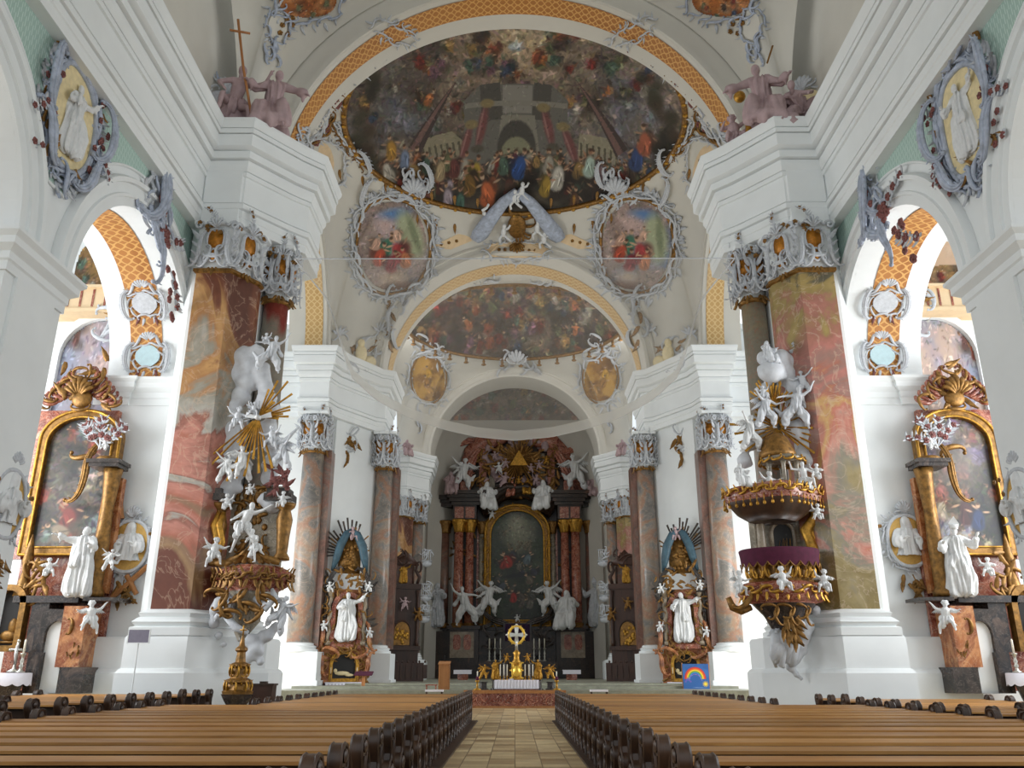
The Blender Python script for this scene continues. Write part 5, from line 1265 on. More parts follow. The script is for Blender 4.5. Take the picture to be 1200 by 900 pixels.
def pew(x0,x1,y,label,group,z=0.0):
    t=thing('church_pew',label,'pew',(x0,y,z),0,group); L=x1-x0
    for me in pew_meshes(L):
        o=bpy.data.objects.new(me.name,me); COL.objects.link(o); o.parent=t
    for x in (.0,L):
        o=bpy.data.objects.new('bench_end',END); COL.objects.link(o); o.parent=t; o.location=(x,0,0)
rows=[7.73-1.15+1.15*k for k in range(25)]; nr=len(rows)
for s in (-1,1):
    sd='left' if s<0 else 'right'
    for k,y in enumerate(rows):
        i=nr-1-k; xo=9.0 if y<22.9 else 6.9; xi=1.72 if s<0 else 1.62
        x0,x1=(xi,xo) if s>0 else (-xo,-xi)
        lab='long wooden pew, %s row from the front, %s of the central aisle'%(ORD[i],sd) if i<nr-1 else 'long wooden pew nearest the viewer, on the %s of the central aisle'%sd
        pew(x0,x1,y,lab,'pews %s of the aisle'%sd)
    ys=[17.2+1.15*k for k in range(11)] if s>0 else [16.9+1.15*k for k in range(11)]; zz=.15 if s<0 else 0
    for k,y in enumerate(ys):
        i=len(ys)-1-k; xo=14.6 if y>21.4 and y<28.6 else 12.0-.35; xi=9.75; xo=xo if y<28.4 else 10.6
        x0,x1=(xi,xo) if s>0 else (-xo,-xi)
        pew(x0,x1,y,'short side-aisle pew by the %s chapel, %s row back from the pier'%(sd,ORD[i]),'side pews on the %s'%sd,zz)
    b=MB(); b.box(*sorted((s*1.42,s*(9.2))),6.0,23,0,.045); b.box(*sorted((s*1.42,s*7.1)),23,34.4,0,.045)
    struct('floor_platform_'+sd,b,M['darkwood'])
    if s<0: b=MB(); b.box(-14.8,-9.4,16.4,28.8,0,.15); struct('floor_step_left',b,M['darkwood'])
# ------------------------------------------------------------------ big wall cartouches in the spandrels
def WX(s,px,py):
    u=(px-603)/F; v=(450-py)/F; t=(s*XW)/u; return Vector((s*XW,(CS-v*SN)*t,EYE+(SN+v*CS)*t))
def cartouche(s,px,py,w,h,label,seed,name='wall_cartouche',pose='saint',group=None,field='cream',frame='blue_stucco',dense=1.0):
    p=WX(s,px,py); t=thing(name,label,'cartouche',(s*(XW-.06),p.y,p.z),s*-PI/2,group); r=random.Random(seed)
    o=oval(0,0,w*.32,h*.34,40,.8,.04,3); b=MB(); b.prism(o,-.04,.04); b.build('field',M[field],t)
    a=MB(); l=MB(); g=MB(); f=MB()
    outline_tube(a,oval(0,0,w*.33,h*.35,40,.8,.04,3),w*.03,-.06); border(a,l,oval(0,0,w*.34,h*.355,40,.85,.05,3),w*.2,r,outw=1,step=.4,leafp=.9)
    border(a,l,oval(0,0,w*.39,h*.4,40,.85,.05,3),w*.16,r,outw=1,step=.42,leafp=.9)
    for sx in (-1,1):
        scroll(a,sx*w*.38,h*.12,h*.42,PI/2,sx,'C',r=w*.042,y=-.12); scroll(a,sx*w*.33,-h*.25,h*.3,PI/2-sx*.3,-sx,'S',r=w*.045,y=-.1)
        scroll(a,sx*w*.2,h*.42,h*.16,sx*.4,sx,y=-.12); leaf(g,sx*w*.4,h*.33,PI/2+sx*.1,h*.13,y=-.1)
        spray(l,f,sx*w*.4,h*.4,PI/2-sx*.6,h*.16,r,-.1); spray(l,f,sx*w*.38,-h*.05,PI/2-sx*2.2,h*.2,r,-.1)
        for k in range(11): flower(f,sx*w*r.uniform(.3,.5),h*r.uniform(-.42,.44),w*.03,-.15)
        for k in range(7): leaf(g if k%3==0 else l,sx*w*r.uniform(.34,.5),h*r.uniform(-.42,.44),r.uniform(0,6),h*.06,y=-.12)
    for k in range(6): leaf(g,r.uniform(-.4,.4)*w,-h*r.uniform(.15,.4),r.uniform(0,6),h*.07,y=-.12)
    shell(a,0,h*.36,PI/2,h*.12,7,-.1); scroll(a,0,-h*.42,h*.18,PI/2,1,'S',y=-.1); scroll(a,w*.1,-h*.4,h*.15,PI/3,-1,y=-.1); leaf(a,0,-h*.46,-PI/2,h*.1)
    a.build('scroll_frame',M[frame],t,True); l.build('leaves',M['stucco'],t,True); g.build('gilded_tips',M['oldgold'],t,True); f.build('flowers',M['leafred'],t,True)
    if pose: 
        q=figure(pose,(0,-.12,-h*.27),h*.5,0,parent=t,part='relief_figure',mirror=s>0)
        q.scale=(q.scale[0],q.scale[1]*.6,q.scale[2])
    return t
import bmesh
BUST={}
def bust(parent,loc,h,mirror=False,pose='nun'):
    body,robe,hair,_,_,_=fig_mesh(pose,POSES[pose])
    if pose not in BUST:
        L=[]
        for me in (body,robe,hair):
            bm=bmesh.new(); bm.from_mesh(me); bmesh.ops.delete(bm,geom=[v for v in bm.verts if v.co.z<1.0],context='VERTS'); m2=bpy.data.meshes.new('bust'); bm.to_mesh(m2); bm.free(); m2.materials.clear(); m2.materials.append(M['statue']); L.append(m2)
        BUST[pose]=L
    p=None; k=h/.8
    for me,n in zip(BUST[pose],('relief_bust','robe','hair')):
        o=bpy.data.objects.new(n,me); COL.objects.link(o)
        if p is None: o.parent=parent; o.location=(loc[0],loc[1],loc[2]-1.0*k); o.scale=(-k if mirror else k,k*.6,k); p=o
        else: o.parent=p
    return p
for s in (-1,1):
    sd='left' if s<0 else 'right'; mx=lambda x:603+s*x; pm=lambda x:x
    cartouche(s,mx(522 if s<0 else 530),140,3.5,4.7,'huge blue-grey stucco cartouche with white relief saint on the %s nave wall, between the arches'%sd,60+s,pose='saint' if s<0 else 'preacher')
    # scroll crest on the arch shoulder
    p=WX(s,mx(425),243); t=thing('arch_cartouche','blue-grey scroll crest with dark red flowers on the shoulder of the %s nave arch'%sd,'cartouche',(s*(XW-.12),p.y,p.z),s*-PI/2); r=random.Random(70); a=MB(); f=MB(); l=MB()
    scroll(a,-.5,.5,2.6,PI/2-.3,1,'C',r=.2); scroll(a,.3,.6,2.2,PI/2+.2,-1,'C',r=.17); scroll(a,.1,-.8,1.6,-.7,1,'C',r=.16); scroll(a,.7,-1.6,1.6,-1.1,-1,'S',r=.14); scroll(a,-.9,-.5,1.1,.3,1,r=.14); shell(a,-.1,1.6,PI/2,.8)
    for k in range(26): leaf(l,r.uniform(-.9,.9),r.uniform(-1.5,1.5),r.uniform(0,6),.5)
    for k in range(16): scroll(a,r.uniform(-.8,1.1),r.uniform(-1.7,1.7),r.uniform(.5,.9),r.uniform(0,3),1 if k%2 else -1,y=-.1,r=.06)
    for k in range(16): tt=r.random(); flower(f,.6+1.7*tt+r.uniform(-.3,.3),-.6-2.6*tt*tt+r.uniform(-.3,.3),.16,-.1)
    for k in range(5): flower(f,r.uniform(-.4,.3),r.uniform(-.1,1.1),.17,-.2)
    spray(l,f,1.0,-.6,-.1,1.4,r); spray(l,f,1.6,-1.6,-1.3,1.6,r)
    a.build('scrollwork',M['blue_stucco'],t,True); l.build('leaves',M['stucco'],t,True); f.build('flowers',M['leafred'],t,True)
    # orange trellis band of the arch soffit with two stucco shields
    uvgrid(lambda u,v:(s*(XW+.8+1.25*u),26.5+4.39*math.cos(PI*v),12.6+4.39*math.sin(PI*v)),2,60,1.5,19,'trim_15' if s<0 else 'trim_16',M['trellis'])
    uvgrid(lambda u,v:(s*(XW+.8+1.25*u),14.9+4.39*math.cos(PI*v),12.6+4.39*math.sin(PI*v)),2,60,1.5,19,'trim_17' if s<0 else 'trim_18',M['trellis'])
    for (ang,zr_,kind,lab) in ((.14,0,'low','pale blue shield in stucco scrolls at the springing of the %s arch band'%sd),(.62,0,'mid','white stucco flower shield across the orange band of the %s arch'%sd)):
        cyy,czz=26.5+4.35*math.cos(ang),12.6+4.35*math.sin(ang)
        t=thing('arch_shield',lab,'cartouche',(s*(XW+1.35),cyy,czz)); t.rotation_euler=(ang,0,0); r=random.Random(72); a=MB(); f=MB()
        w=1.7; o=oval(0,.35,w*.27,.42,24,.8,.06,4)
        k=MB(); k.prism(o,-.06,.0); k.build('field',M['pb'] if kind=='low' else M['stucco'],t); 
        border(a,a,o,.5,r,outw=1,step=.6); shell(a,0,.95,PI/2,.5); 
        for sx in (-1,1): scroll(a,sx*.62,.3,1.1,PI/2,sx); scroll(a,sx*.5,1.05,.7,PI/2+sx*.4,-sx); leaf(a,sx*.6,1.2,PI/2-sx*.3,.5); leaf(f,sx*.3,-.2,-PI/2+sx*.4,.35)
        a.build('scrollwork',M['stucco'],t,True); f.build('leaf_tips',M['leafred'],t,True)
    # portrait medallions of apostles on the arcade piers
    def medallion(px,py,Y,lab,turn,cross,seed,scl=1.0):
        p=P(px,py,Y) if Y<100 else WX(s,px,py); t=thing('apostle_medallion',lab,'medallion',p,turn); r=random.Random(seed); w=1.1*scl
        o=oval(0,0,w*.62,w*.8,32,.9); b=MB(); b.prism(o,-.06,.06); b.build('field',M['cream'] if scl>1.2 else M['goldfield'],t)
        a=MB(); g=MB(); outline_tube(a,oval(0,0,w*.66,w*.84,32,.9),.07,-.07); border(a,a,oval(0,0,w*.66,w*.85,32,.9),w*.36,r,outw=1,step=.55)
        shell(a,0,w*.95,PI/2,w*.4)
        for k in range(6): flower(g,r.choice((-1,1))*w*r.uniform(.6,.95),w*r.uniform(.2,.8),.07,-.1)
        for k in range(9): leaf(g,r.uniform(-.3,.35)*w,-w*r.uniform(1.1,1.7),-PI/2+r.uniform(-.8,.8),w*.4)
        spray(g,g,0,-w*1.1,-PI/2,w*.8,r); a.build('scroll_frame',M['stucco'],t,True); g.build('gilded_branch',M['oldgold'],t,True)
        bust(t,(0,-.06,-w*.5),w*1.25,s>0)
        if cross:
            c=MB(); L=cross; 
            for (x0,z0,x1,z1) in cross: c.tube([(x0*w,-.12,z0*w),((x0+x1)/2*w,-.12,(z0+z1)/2*w),(x1*w,-.12,z1*w)],.085*w,6)
            c.build('wooden_cross',M['ochrewood'],t)
        return t
    if 'goldfield' not in M: M['goldfield']=plain('gold_mosaic_field','#c39a4e',.45,metal=.3,var=.15,scale=20)
    medallion(mx(452 if s<0 else 459),640 if s<0 else 634,30.75,'gold medallion with white bust and %s, beside the %s giant pilaster'%('wooden cross' if s<0 else 'gilded branch','left' if s<0 else 'right'),0,((-.5,-1.9,.75,-.65),(.1,-.95,.5,-1.55),(-.6,1.9,-.35,.9)) if s<0 else None,80+s)
    medallion(mx(597),590,999,'large pale medallion with white bust, cut by the %s edge of the picture'%sd,s*-PI/2,None,84+s,.95)
    # inscription tablet and blind slits: a thin carved line on the pier
# relief busts are trimmed by their frames: their lower halves sink in the gilded branch
# ================================================================== FIGURES ON THE CORNICE, PULPIT, BAPTISM GROUP
def rock(L,name,mat,t,vox=.12,parent=None,seed=1,amp=.05):
    b=MB(); r=random.Random(seed)
    for x,y,z,q in L: b.ell((x,y,z),q,10,7)
    me=remeshed(b,name,M[mat],vox,2,lambda co:amp*(np.sin(4*co[:,0]+seed)*np.sin(5*co[:,2])+np.sin(7*co[:,1]+3*co[:,2])))
    o=bpy.data.objects.new(name,me); COL.objects.link(o); o.parent=parent or t; return o
PK=M['pink_stucco']
def cbank(b,name,t,mat='cloudm',vox=.07):
    l=t.location; b.v=[(p[0]-l[0],p[1]-l[1],p[2]-l[2]) for p in b.v]; me=remeshed(b,name,M[mat],vox,2); o=bpy.data.objects.new(name,me); COL.objects.link(o); o.parent=t; return o
# left: bearded man with a cross staff and a robed woman
ZT=23.42
def on_cornice(x,y): return Vector((x,y,ZT))
t=figure('seatedman',(-12.15,30.1,ZT+.35),3.5,.5,tilt=(.25,0,.5),name='cornice_statue',label='pinkish seated bearded man with bare legs holding a long gold cross, on the left cornice',cat='statue',mat=PK)
c=MB(); c.tube([(.42,-.5,-.05),(.05,-.35,1.2),(-.2,-.25,2.25)],.028,6); c.tube([(-.33,-.28,1.95),(.08,-.28,2.02)],.025,6); c.build('cross_staff',M['ochrewood'],t,True)
rock([(.0,.12,.2,.24),(-.2,.12,.08,.2),(.22,.1,.08,.2),(.05,.0,-.05,.25)],'rock_seat','pink_stucco',t,.07)
t=figure('seatedwoman',(-10.55,30.5,ZT+.35),3.5,.25,tilt=(.22,0,.3),name='cornice_statue',label='pinkish seated robed woman with lowered hand, beside the bearded man on the left cornice',cat='statue',mat=PK,mirror=True)
rock([(.0,.12,.2,.24),(-.2,.1,.05,.22),(.2,.1,.05,.22)],'cloud_seat','pink_stucco',t,.07)
# right
t=figure('seatedwoman',(10.85,30.4,ZT+.35),3.7,-.35,tilt=(.22,0,-.35),name='cornice_statue',label='pinkish seated robed woman with outspread drapery on the right cornice',cat='statue',mat=PK)
rock([(.0,.12,.2,.24),(-.22,.1,.05,.24),(.25,.05,.05,.24),(.42,.0,-.02,.18)],'cloud_seat','pink_stucco',t,.07)
b=MB(); b.tube([(.15,-.2,1.3),(.3,-.3,1.6)],.02,5); b.build('staff',M['oldgold'],t)
t=figure('crouch',(12.3,30.0,ZT+.1),3.0,-.3,tilt=(.3,0,-.3),name='cornice_statue',label='pinkish crouching figure with bowed head, outer side of the right cornice',cat='statue',mat=PK)
b=MB(); b.lathe([(.01,-.1),(.2,-.05),(.27,.1),(.2,.3),(.1,.36),(.14,.44)],14,c=(-.35,-.5,-.05)); b.build('jar',PK,t,True)
t=figure('puttosit',(9.7,31.2,ZT+.0),2.3,-.2,name='cherub',label='pinkish cherub with a gold ball overhead, at the inner corner of the right cornice',cat='cherub',mat=PK,wings=False)
b=MB(); b.ell((.25,-.2,1.85),.2,14,10); b.build('gold_ball',M['gold'],t,True); b=MB(); b.tube([(.4,-.3,.9),(.45,-.4,.5),(.4,-.45,.1),(.5,-.4,-.3)],[.1,.14,.12,.04],8,.7); b.build('gold_drapery',M['gold'],t,True)
for s in (-1,1):
    t=thing('stucco_shell','grey and cream scroll backing against the wall behind the %s cornice figures'%('left' if s<0 else 'right'),'stucco ornament',(s*12.7,30.6,ZT+1.3),s*-.9); r=random.Random(19+s); a=MB(); l=MB()
    border(a,l,oval(0,0,1.0,1.3,24),.7,r,outw=1); shell(a,0,1.1,PI/2,.8); b=MB(); b.prism(oval(0,0,.9,1.2,24),0,.1); b.build('field',M['cream'] if s>0 else M['stucco'],t); a.build('scrollwork',M['stucco'],t,True); l.build('leaves',M['blue_stucco'],t,True)

# ------------------------------------------------------------------ pulpit (right)
YP=29.9
def W(px,py,dy=0.0): return P(px,py,YP+dy)
pc=P(917,700,29.9); 
t=thing('pulpit','gilded pulpit with crimson cloth and white figures beneath a canopy, against the right pier','pulpit',(pc.x,pc.y,pc.z))
cx=pc.x; cy=YP
def zz(py): return P(917,py,YP).z
def plan(rx,ry,n=48,lob=.06):
    o=[]
    for i in range(n):
        a=2*PI*i/n; w=1+lob*math.cos(4*a); o.append((cx+rx*w*math.cos(a),cy+ry*w*math.sin(a)))
    return o
def loftz(b,levels,lob=.06,n=48):
    vs=[]
    for rx,ry,z,dx in levels: vs+=[(x+dx,y,z) for x,y in plan(rx,ry,n,lob)]
    fs=[(j*n+i,j*n+(i+1)%n,(j+1)*n+(i+1)%n,(j+1)*n+i) for j in range(len(levels)-1) for i in range(n)]
    fs.append(tuple(range(n))); fs.append(tuple((len(levels)-1)*n+i for i in range(n))); b.add(vs,fs)
sx=S(690,YP)
b=MB(); loftz(b,[(0.11,0.11,zz(762),0),(0.32,0.27,zz(752),0),(0.45,0.41,zz(738),0),(0.68,0.59,zz(722),0),(1.03,0.85,zz(708),0),(1.22,0.99,zz(702),0)]); wb(b,'corbel','darkmarble',t,True)
b=MB(); loftz(b,[(1.03,0.85,zz(708),0),(1.28,0.99,zz(706),0),(1.46,1.12,zz(698),0),(1.46,1.12,zz(690),0),(1.30,1.03,zz(685),0),(1.12,0.90,zz(683),0)]); wb(b,'lower_moulding','redmarble',t,True)
b=MB(); loftz(b,[(1.08,0.90,zz(685),0),(1.02,0.85,zz(675),0),(1.02,0.85,zz(664),0),(1.12,0.95,zz(655),0)]); body=wb(b,'basket','goldrelief' if 'goldrelief' in M else 'oldgold',t,True)
b=MB()
for k in range(14):
    a=PI+PI*k/13; x,y=cx+1.1*math.cos(a),cy+.92*math.sin(a)
    q=MB(); scroll(q,0,0,.5,PI/2,1 if k%2 else -1,r=.05); scroll(q,.1,.12,.35,.5,-1,r=.04); leaf(q,0,-.3,PI/2,.3); m=Matrix.Translation((x,y,zz(670)))@Matrix.Rotation(a+PI/2,4,'Z'); b.join(q,m)
    x,y=cx+1.46*math.cos(a),cy+1.13*math.sin(a); q=MB(); scroll(q,0,0,.42,.3,1 if k%2 else -1,r=.06); leaf(q,0,-.1,-PI/2,.3); b.join(q,Matrix.Translation((x,y,zz(693)))@Matrix.Rotation(a+PI/2,4,'Z'))
wb(b,'gilded_relief','gold',t,True)
b=MB(); n=72; vs=[]
for i in range(n+1):
    a=PI*.98+PI*1.04*i/n; ca,sa=math.cos(a),math.sin(a); r1=1.34 if (i//18)%2==0 else 1.36
    ph=(i*.25)%1; d=zz(662)-.16*abs(math.sin(PI*i/6)); 
    for rr,z in ((.95,zz(645.5)),(1.36,zz(645.5)),(1.4,zz(647)),(1.36,zz(655)),(1.34,d)): vs.append((cx+rr*ca,cy+rr*.84*sa,z))
b.add(vs,[(i*5+q,(i+1)*5+q,(i+1)*5+q+1,i*5+q+1) for i in range(n) for q in range(4)]); cl=wb(b,'crimson_cloth','crimson',t,True)
b=MB(); b.tube([(cx+1.37*math.cos(PI*.98+PI*1.04*i/n),cy+1.37*.84*math.sin(PI*.98+PI*1.04*i/n),zz(662)-.17*abs(math.sin(PI*i/6))) for i in range(n+1)],.025,5)
for i in range(3,n,6): a=PI*.98+PI*1.04*i/n; b.ell((cx+1.38*math.cos(a),cy+1.38*.84*math.sin(a),zz(662)-.24),(.03,.03,.08),6,4)
wb(b,'fringe','oldgold',t,parent=cl).location=(0,0,0)
# back wall of the pulpit with its dark doorway
b=MB(); xL,xR=W(893,640).x,W(948,640).x; b.box(xL,xR,YP+.75,YP+1.5,zz(700),zz(588)); wb(b,'back_panel','greymarble',t)
dx=W(925,640).x; b=MB(); o=[(dx-.42,zz(652)),(dx+.42,zz(652))]+[(dx+.42*math.cos(PI*k/14),zz(622)+.42*math.sin(PI*k/14)) for k in range(15)]; b.prism(o,YP+.68,YP+.8); wb(b,'doorway','black',t)  # black slab stands for the unlit inside of the doorway
b=MB(); b.tube([(x,YP+.68,z) for x,z in o[1:]+[o[0]]],.09,6); wb(b,'door_arch','palemarble',t,True)
b=MB()
for q in range(3): b.tube([(dx-.2+q*.2,YP+.62,zz(641)),(dx-.13+q*.18,YP+.62,zz(630)),(dx-.05+q*.15,YP+.62,zz(640)),(dx+q*.12,YP+.62,zz(628))],.012,4)
wb(b,'door_ornament','oldgold',t)
for px in (898,):
    b=MB(); p=W(px,650); b.lathe([(.2,zz(652)),(.2,zz(650)),(.15,zz(648)),(.14,zz(612)),(.2,zz(609)),(.24,zz(603))],14,c=(p.x,YP+.45,0)); wb(b,'column','palemarble',t,True)
# gilded drapery and herm on the right side
b=MB(); pts=[(952,590),(958,605),(952,622),(958,640),(964,655),(972,670),(978,690)]
for k in range(4): b.tube([W(x+k*4-6+3*math.sin(i*2+k),y,.25+.1*k) for i,(x,y) in enumerate(pts)],[.12,.2,.22,.2,.22,.2,.08],8,.7)
wb(b,'gilded_drapery','gold',t,True)
# sounding board
b=MB(); loftz(b,[(0.76,0.67,zz(612),-.1),(1.13,1.01,zz(604),-.1),(1.44,1.26,zz(592),-.05),(1.50,1.30,zz(585),0),(1.34,1.22,zz(578),0)],.09); wb(b,'canopy_underside','darkwood',t,True)
b=MB(); loftz(b,[(1.51,1.31,zz(590),0),(1.60,1.39,zz(586),0),(1.60,1.39,zz(578),0),(1.47,1.30,zz(574),0),(1.09,1.01,zz(570),0)],.09); can=wb(b,'canopy_rim','redmarble',t,True)
b=MB()
for k in range(22):
    a=PI*.9+PI*1.2*k/21; w_=1+.09*math.cos(4*a); x,y=cx+1.61*w_*math.cos(a),cy+1.4*w_*math.sin(a); q=MB(); scroll(q,0,.12,.38,.2,1 if k%2 else -1,r=.05); leaf(q,0,.1,PI/2,.28); q.tube([(0,0,-.05),(0,-.02,-.3)],.02,5); q.lathe([(.0,-.46),(.06,-.42),(.05,-.34),(.02,-.3)],6); b.join(q,Matrix.Translation((x,y,zz(584)))@Matrix.Rotation(a+PI/2,4,'Z'))
wb(b,'gilded_tassels','gold',t,True)
# pavilion on top
b=MB(); pvx=W(918,560).x
for k in range(6): a=2*PI*k/6+.3; b.lathe([(.12,zz(572)),(.08,zz(568)),(.075,zz(548)),(.13,zz(543))],8,c=(pvx+.55*math.cos(a),YP+.5*math.sin(a),0))
b.lathe([(.72,zz(543)),(.78,zz(540)),(.7,zz(537))],24,c=(pvx,YP,0)); pv=wb(b,'pavilion','greymarble',t,True)
b=MB(); b.lathe([(.68,zz(538)),(.66,zz(532)),(.5,zz(520)),(.42,zz(514)),(.2,zz(509)),(1e-4,zz(507))],20,c=(pvx-.15,YP,0)); wb(b,'pavilion_dome','oldgold',t,True)
b=MB()
for k in range(12): a=2*PI*k/12; q=MB(); scroll(q,0,0,.35,.3,1,r=.05); b.join(q,Matrix.Translation((pvx+.78*math.cos(a),YP+.78*math.sin(a),zz(541)))@Matrix.Rotation(a+PI/2,4,'Z'))
wb(b,'pavilion_scrolls','gold',t,True)
gc=W(912,500,.35); wb(rays(gc,30,.9,2.0,.05,seed=4),'glory_rays','gold',t); wb(rays(W(905,478,.2),18,.5,1.3,.04,a0=.5,a1=3,seed=6),'glory_rays','gold',t)
b=clouds([(938,480,12,.4),(950,510,13,.3),(886,500,11,.5),(942,540,12,.3),(932,455,12,.4),(900,480,9,.5),(888,500,8,.5),(895,460,10,.5),(935,505,13,.4),(945,525,13,.4),(955,545,10,.4),(950,490,9,.5),(930,470,12,.5),(922,440,12,.5),(928,425,9,.5),(905,435,15,.2),(915,420,11,.4),(880,520,9,.4),(872,540,9,.4),(895,420,9,.5)],YP,5); cbank(b,'clouds',t)
b=MB(); b.ell(W(903,436,-.1),(.5,.4,.42),16,12); wb(b,'globe','cloudm',t,True)
b=MB(); 
for k in range(6): b.tube([W(925+k*2,413+k,.3),W(935,408+k*2,.2),W(928+k,402+k*3,.2)],.07,5)
wb(b,'cloud_tip','stucco',t,True)
for pose,px,py,h,rz,mi,nm_ in (('seated',900,428,36,.5,0,'seated_figure'),('angel',898,508,46,.4,0,'angel'),('angel',880,535,46,.6,0,'angel'),('orator',935,508,52,-.3,1,'seated_figure'),('angel',945,470,34,-.6,1,'angel'),('puttosit',895,468,22,.3,0,'putto'),('puttosit',957,563,26,-.3,1,'putto'),
    ('seated',868,571,34,.4,0,'seated_figure'),('putto',902,583,36,.1,0,'putto'),('seatedman',945,577,44,-.2,1,'seated_figure'),
    ('puttosit',918,693,38,.1,0,'putto'),('puttosit',966,695,36,-.2,1,'putto'),('puttosit',958,610,26,0,1,'putto'),('putto',866,700,36,.6,0,'putto')):
    dy=-1.35 if nm_=='putto' and 900<px<920 and py>600 else (-.9 if py>560 else -.1)
    f_=figure(pose,P(px,py,YP+dy)-t.location,h*S(py-h/2,YP+dy)*1.05,rz,parent=t,part=nm_,mirror=bool(mi),mat=M['cloudm'] if py<520 else None)
# trumpet-like scroll held by the angel at the left, scrolled bracket
b=MB(); b.tube([W(853,700,-.4),W(858,712,-.4),W(868,716,-.4),W(880,712,-.4)],[.1,.13,.14,.1],8); scroll(b,W(866,703).x,W(866,703).z,.8,.8,1,r=.09,y=YP-.5); wb(b,'side_bracket','oldgold',t,True)
# white figures and cloud tail below the corbel
b=clouds([(945,735,9),(940,745,10),(935,758,10),(930,770,9),(926,782,6),(932,790,4),(938,795,3),(955,715,6)],YP,7,.1); cbank(b,'cloud_tail',t)
b=MB(); r=random.Random(4)
for k in range(8): b.tube([W(905+k*3,738,-.2),W(908+k*3.4,752+k%3*3,-.35),W(905+k*3.2,768+k%4*4,-.15),W(909+k*3,782-k%3*5,0)],[.1,.16,.13,.05],8,.7)
wb(b,'hanging_drapery','cloudm',t,True)
for px,py,h,rz,mi,ti in ((905,755,40,.5,0,.8),(938,745,44,-.3,1,-.5)):
    f_=figure('angel',P(px,py,YP-.3)-t.location,h*S(py,YP),rz,parent=t,part='angel',mirror=bool(mi),mat=M['cloudm'],tilt=(0,ti,rz))
o=MB(); r=random.Random(2)
for k in range(16): q=MB(); leaf(q,0,0,-PI/2+r.uniform(-.7,.7),.5); o.join(q,Matrix.Translation(W(925+r.uniform(-8,8),r.uniform(722,748),-.6)))
for k in range(9): q=MB(); scroll(q,0,0,.5,k,1 if k%2 else -1,r=.05); o.join(q,Matrix.Translation(W(900+k*6,712+6*(k%3),-.75)))
wb(o,'gilded_foot','oldgold',t,True)

# ------------------------------------------------------------------ baptism group (left)
def WL(px,py,dy=0.0): return P(px,py,YP+dy)
bc=P(285,690,YP); t=thing('baptism_group','tall white stucco baptism scene with gold rays and clouds, against the left pier','sculpture',(bc.x,bc.y,bc.z)); cx=P(295,690,YP).x; cy=YP
b=MB(); loftz(b,[(0.10,0.08,zz(752),-.2),(0.25,0.20,zz(742),-.2),(0.45,0.41,zz(728),-.1),(0.49,0.45,zz(712),-.1),(0.61,0.57,zz(700),-.1),(0.82,0.70,zz(692),0)]); wb(b,'corbel','greymarble',t,True)
b=MB(); loftz(b,[(0.82,0.66,zz(694),0),(1.11,0.90,zz(688),0),(1.23,0.98,zz(680),0),(1.23,0.98,zz(672),0),(1.07,0.86,zz(668),0),(0.82,0.74,zz(664),0)],.1); wb(b,'platform','redmarble',t,True)
b=MB()
for k in range(20):
    a=PI*.95+PI*1.1*k/19; w_=1+.1*math.cos(4*a); x,y=cx+1.25*w_*math.cos(a),cy+1.0*w_*math.sin(a); q=MB(); scroll(q,0,0,.38,.3,1 if k%2 else -1,r=.045); leaf(q,0,-.1,-PI/2+.3*math.sin(k*3),.35); leaf(q,.1,.08,PI/2+.5*math.sin(k*5),.28); flower(q,-.1,.05,.08); b.join(q,Matrix.Translation((x,y,zz(678)))@Matrix.Rotation(a+PI/2,4,'Z'))
for k in range(10): q=MB(); scroll(q,0,0,.7,k,1 if k%2 else -1,r=.07); leaf(q,0,0,k,.5); b.join(q,Matrix.Translation((cx-1+.2*k,cy-.75,zz(698+8*(k%4)))))
for k in range(8): q=MB(); leaf(q,0,0,PI/2+(k-4)*.4,.7); b.join(q,Matrix.Translation((cx-1.2+.32*k,cy-.6,zz(662))))
wb(b,'gilded_waterfall','oldgold',t,True)
b=MB(); xa,xb=WL(262,600).x,WL(322,600).x; b.box(xa,xb,YP+.7,YP+1.4,zz(700),zz(565)); wb(b,'back_panel','greymarble',t)
b=MB(); r=random.Random(9)
for k in range(60): b.ell((r.uniform(xa+.2,xb-.4),YP+.68,zz(r.uniform(565,655))),(r.uniform(.06,.16),.07,r.uniform(.06,.2)),6,4)
for k in range(10): q=MB(); scroll(q,0,0,.5,k,1 if k%2 else -1,r=.05); b.join(q,Matrix.Translation((r.uniform(xa+.2,xb-.4),YP+.66,zz(r.uniform(565,650)))))
wb(b,'gilded_relief','oldgold',t,True)
for px,lo,hi in ((250,662,592),(328,655,592)):
    b=MB(); p=WL(px,630); b.lathe([(.3,zz(lo)),(.3,zz(lo-3)),(.2,zz(lo-8)),(.24,zz(lo-30)),(.3,zz(lo-48)),(.2,zz(hi+4)),(.34,zz(hi)),(.38,zz(hi-4))],12,c=(p.x,YP+.35,0)); 
    wb(b,'herm_pillar','oldgold',t,True)
    q=MB(); q.cbox(WL(px,584,.35),(1.0,.8,.25)); q.cbox(WL(px,577,.35),(.8,.7,.2)); wb(q,'herm_capital','darkmarble',t)
b=MB()
for px in (256,262): b.tube([WL(px,600,.05),WL(px-6,615,-.05),WL(px-2,635,0),WL(px-8,655,0)],[.08,.13,.12,.04],8,.7)
wb(b,'gilded_drapery','gold',t,True)
bl=[(262,585,9),(256,573,9),(250,580,8),(270,570,9),(265,545,9),(262,530,10),(270,520,9),(268,505,10),(262,490,8),(270,478,9),(280,465,9),(275,440,10),(282,420,10),(290,430,10),(288,448,10),(300,412,7),(305,435,8),(312,470,9),(318,480,8),(315,500,8),(318,520,9),(320,545,9),(315,560,8),(310,585,6),(318,590,8),(285,545,8),(275,555,8),(312,455,7),(308,445,8),(258,478,6),(253,560,7)]
b=clouds([(x,y,q_*1.3,.5) for x,y,q_ in bl],YP,12); cbank(b,'clouds',t)
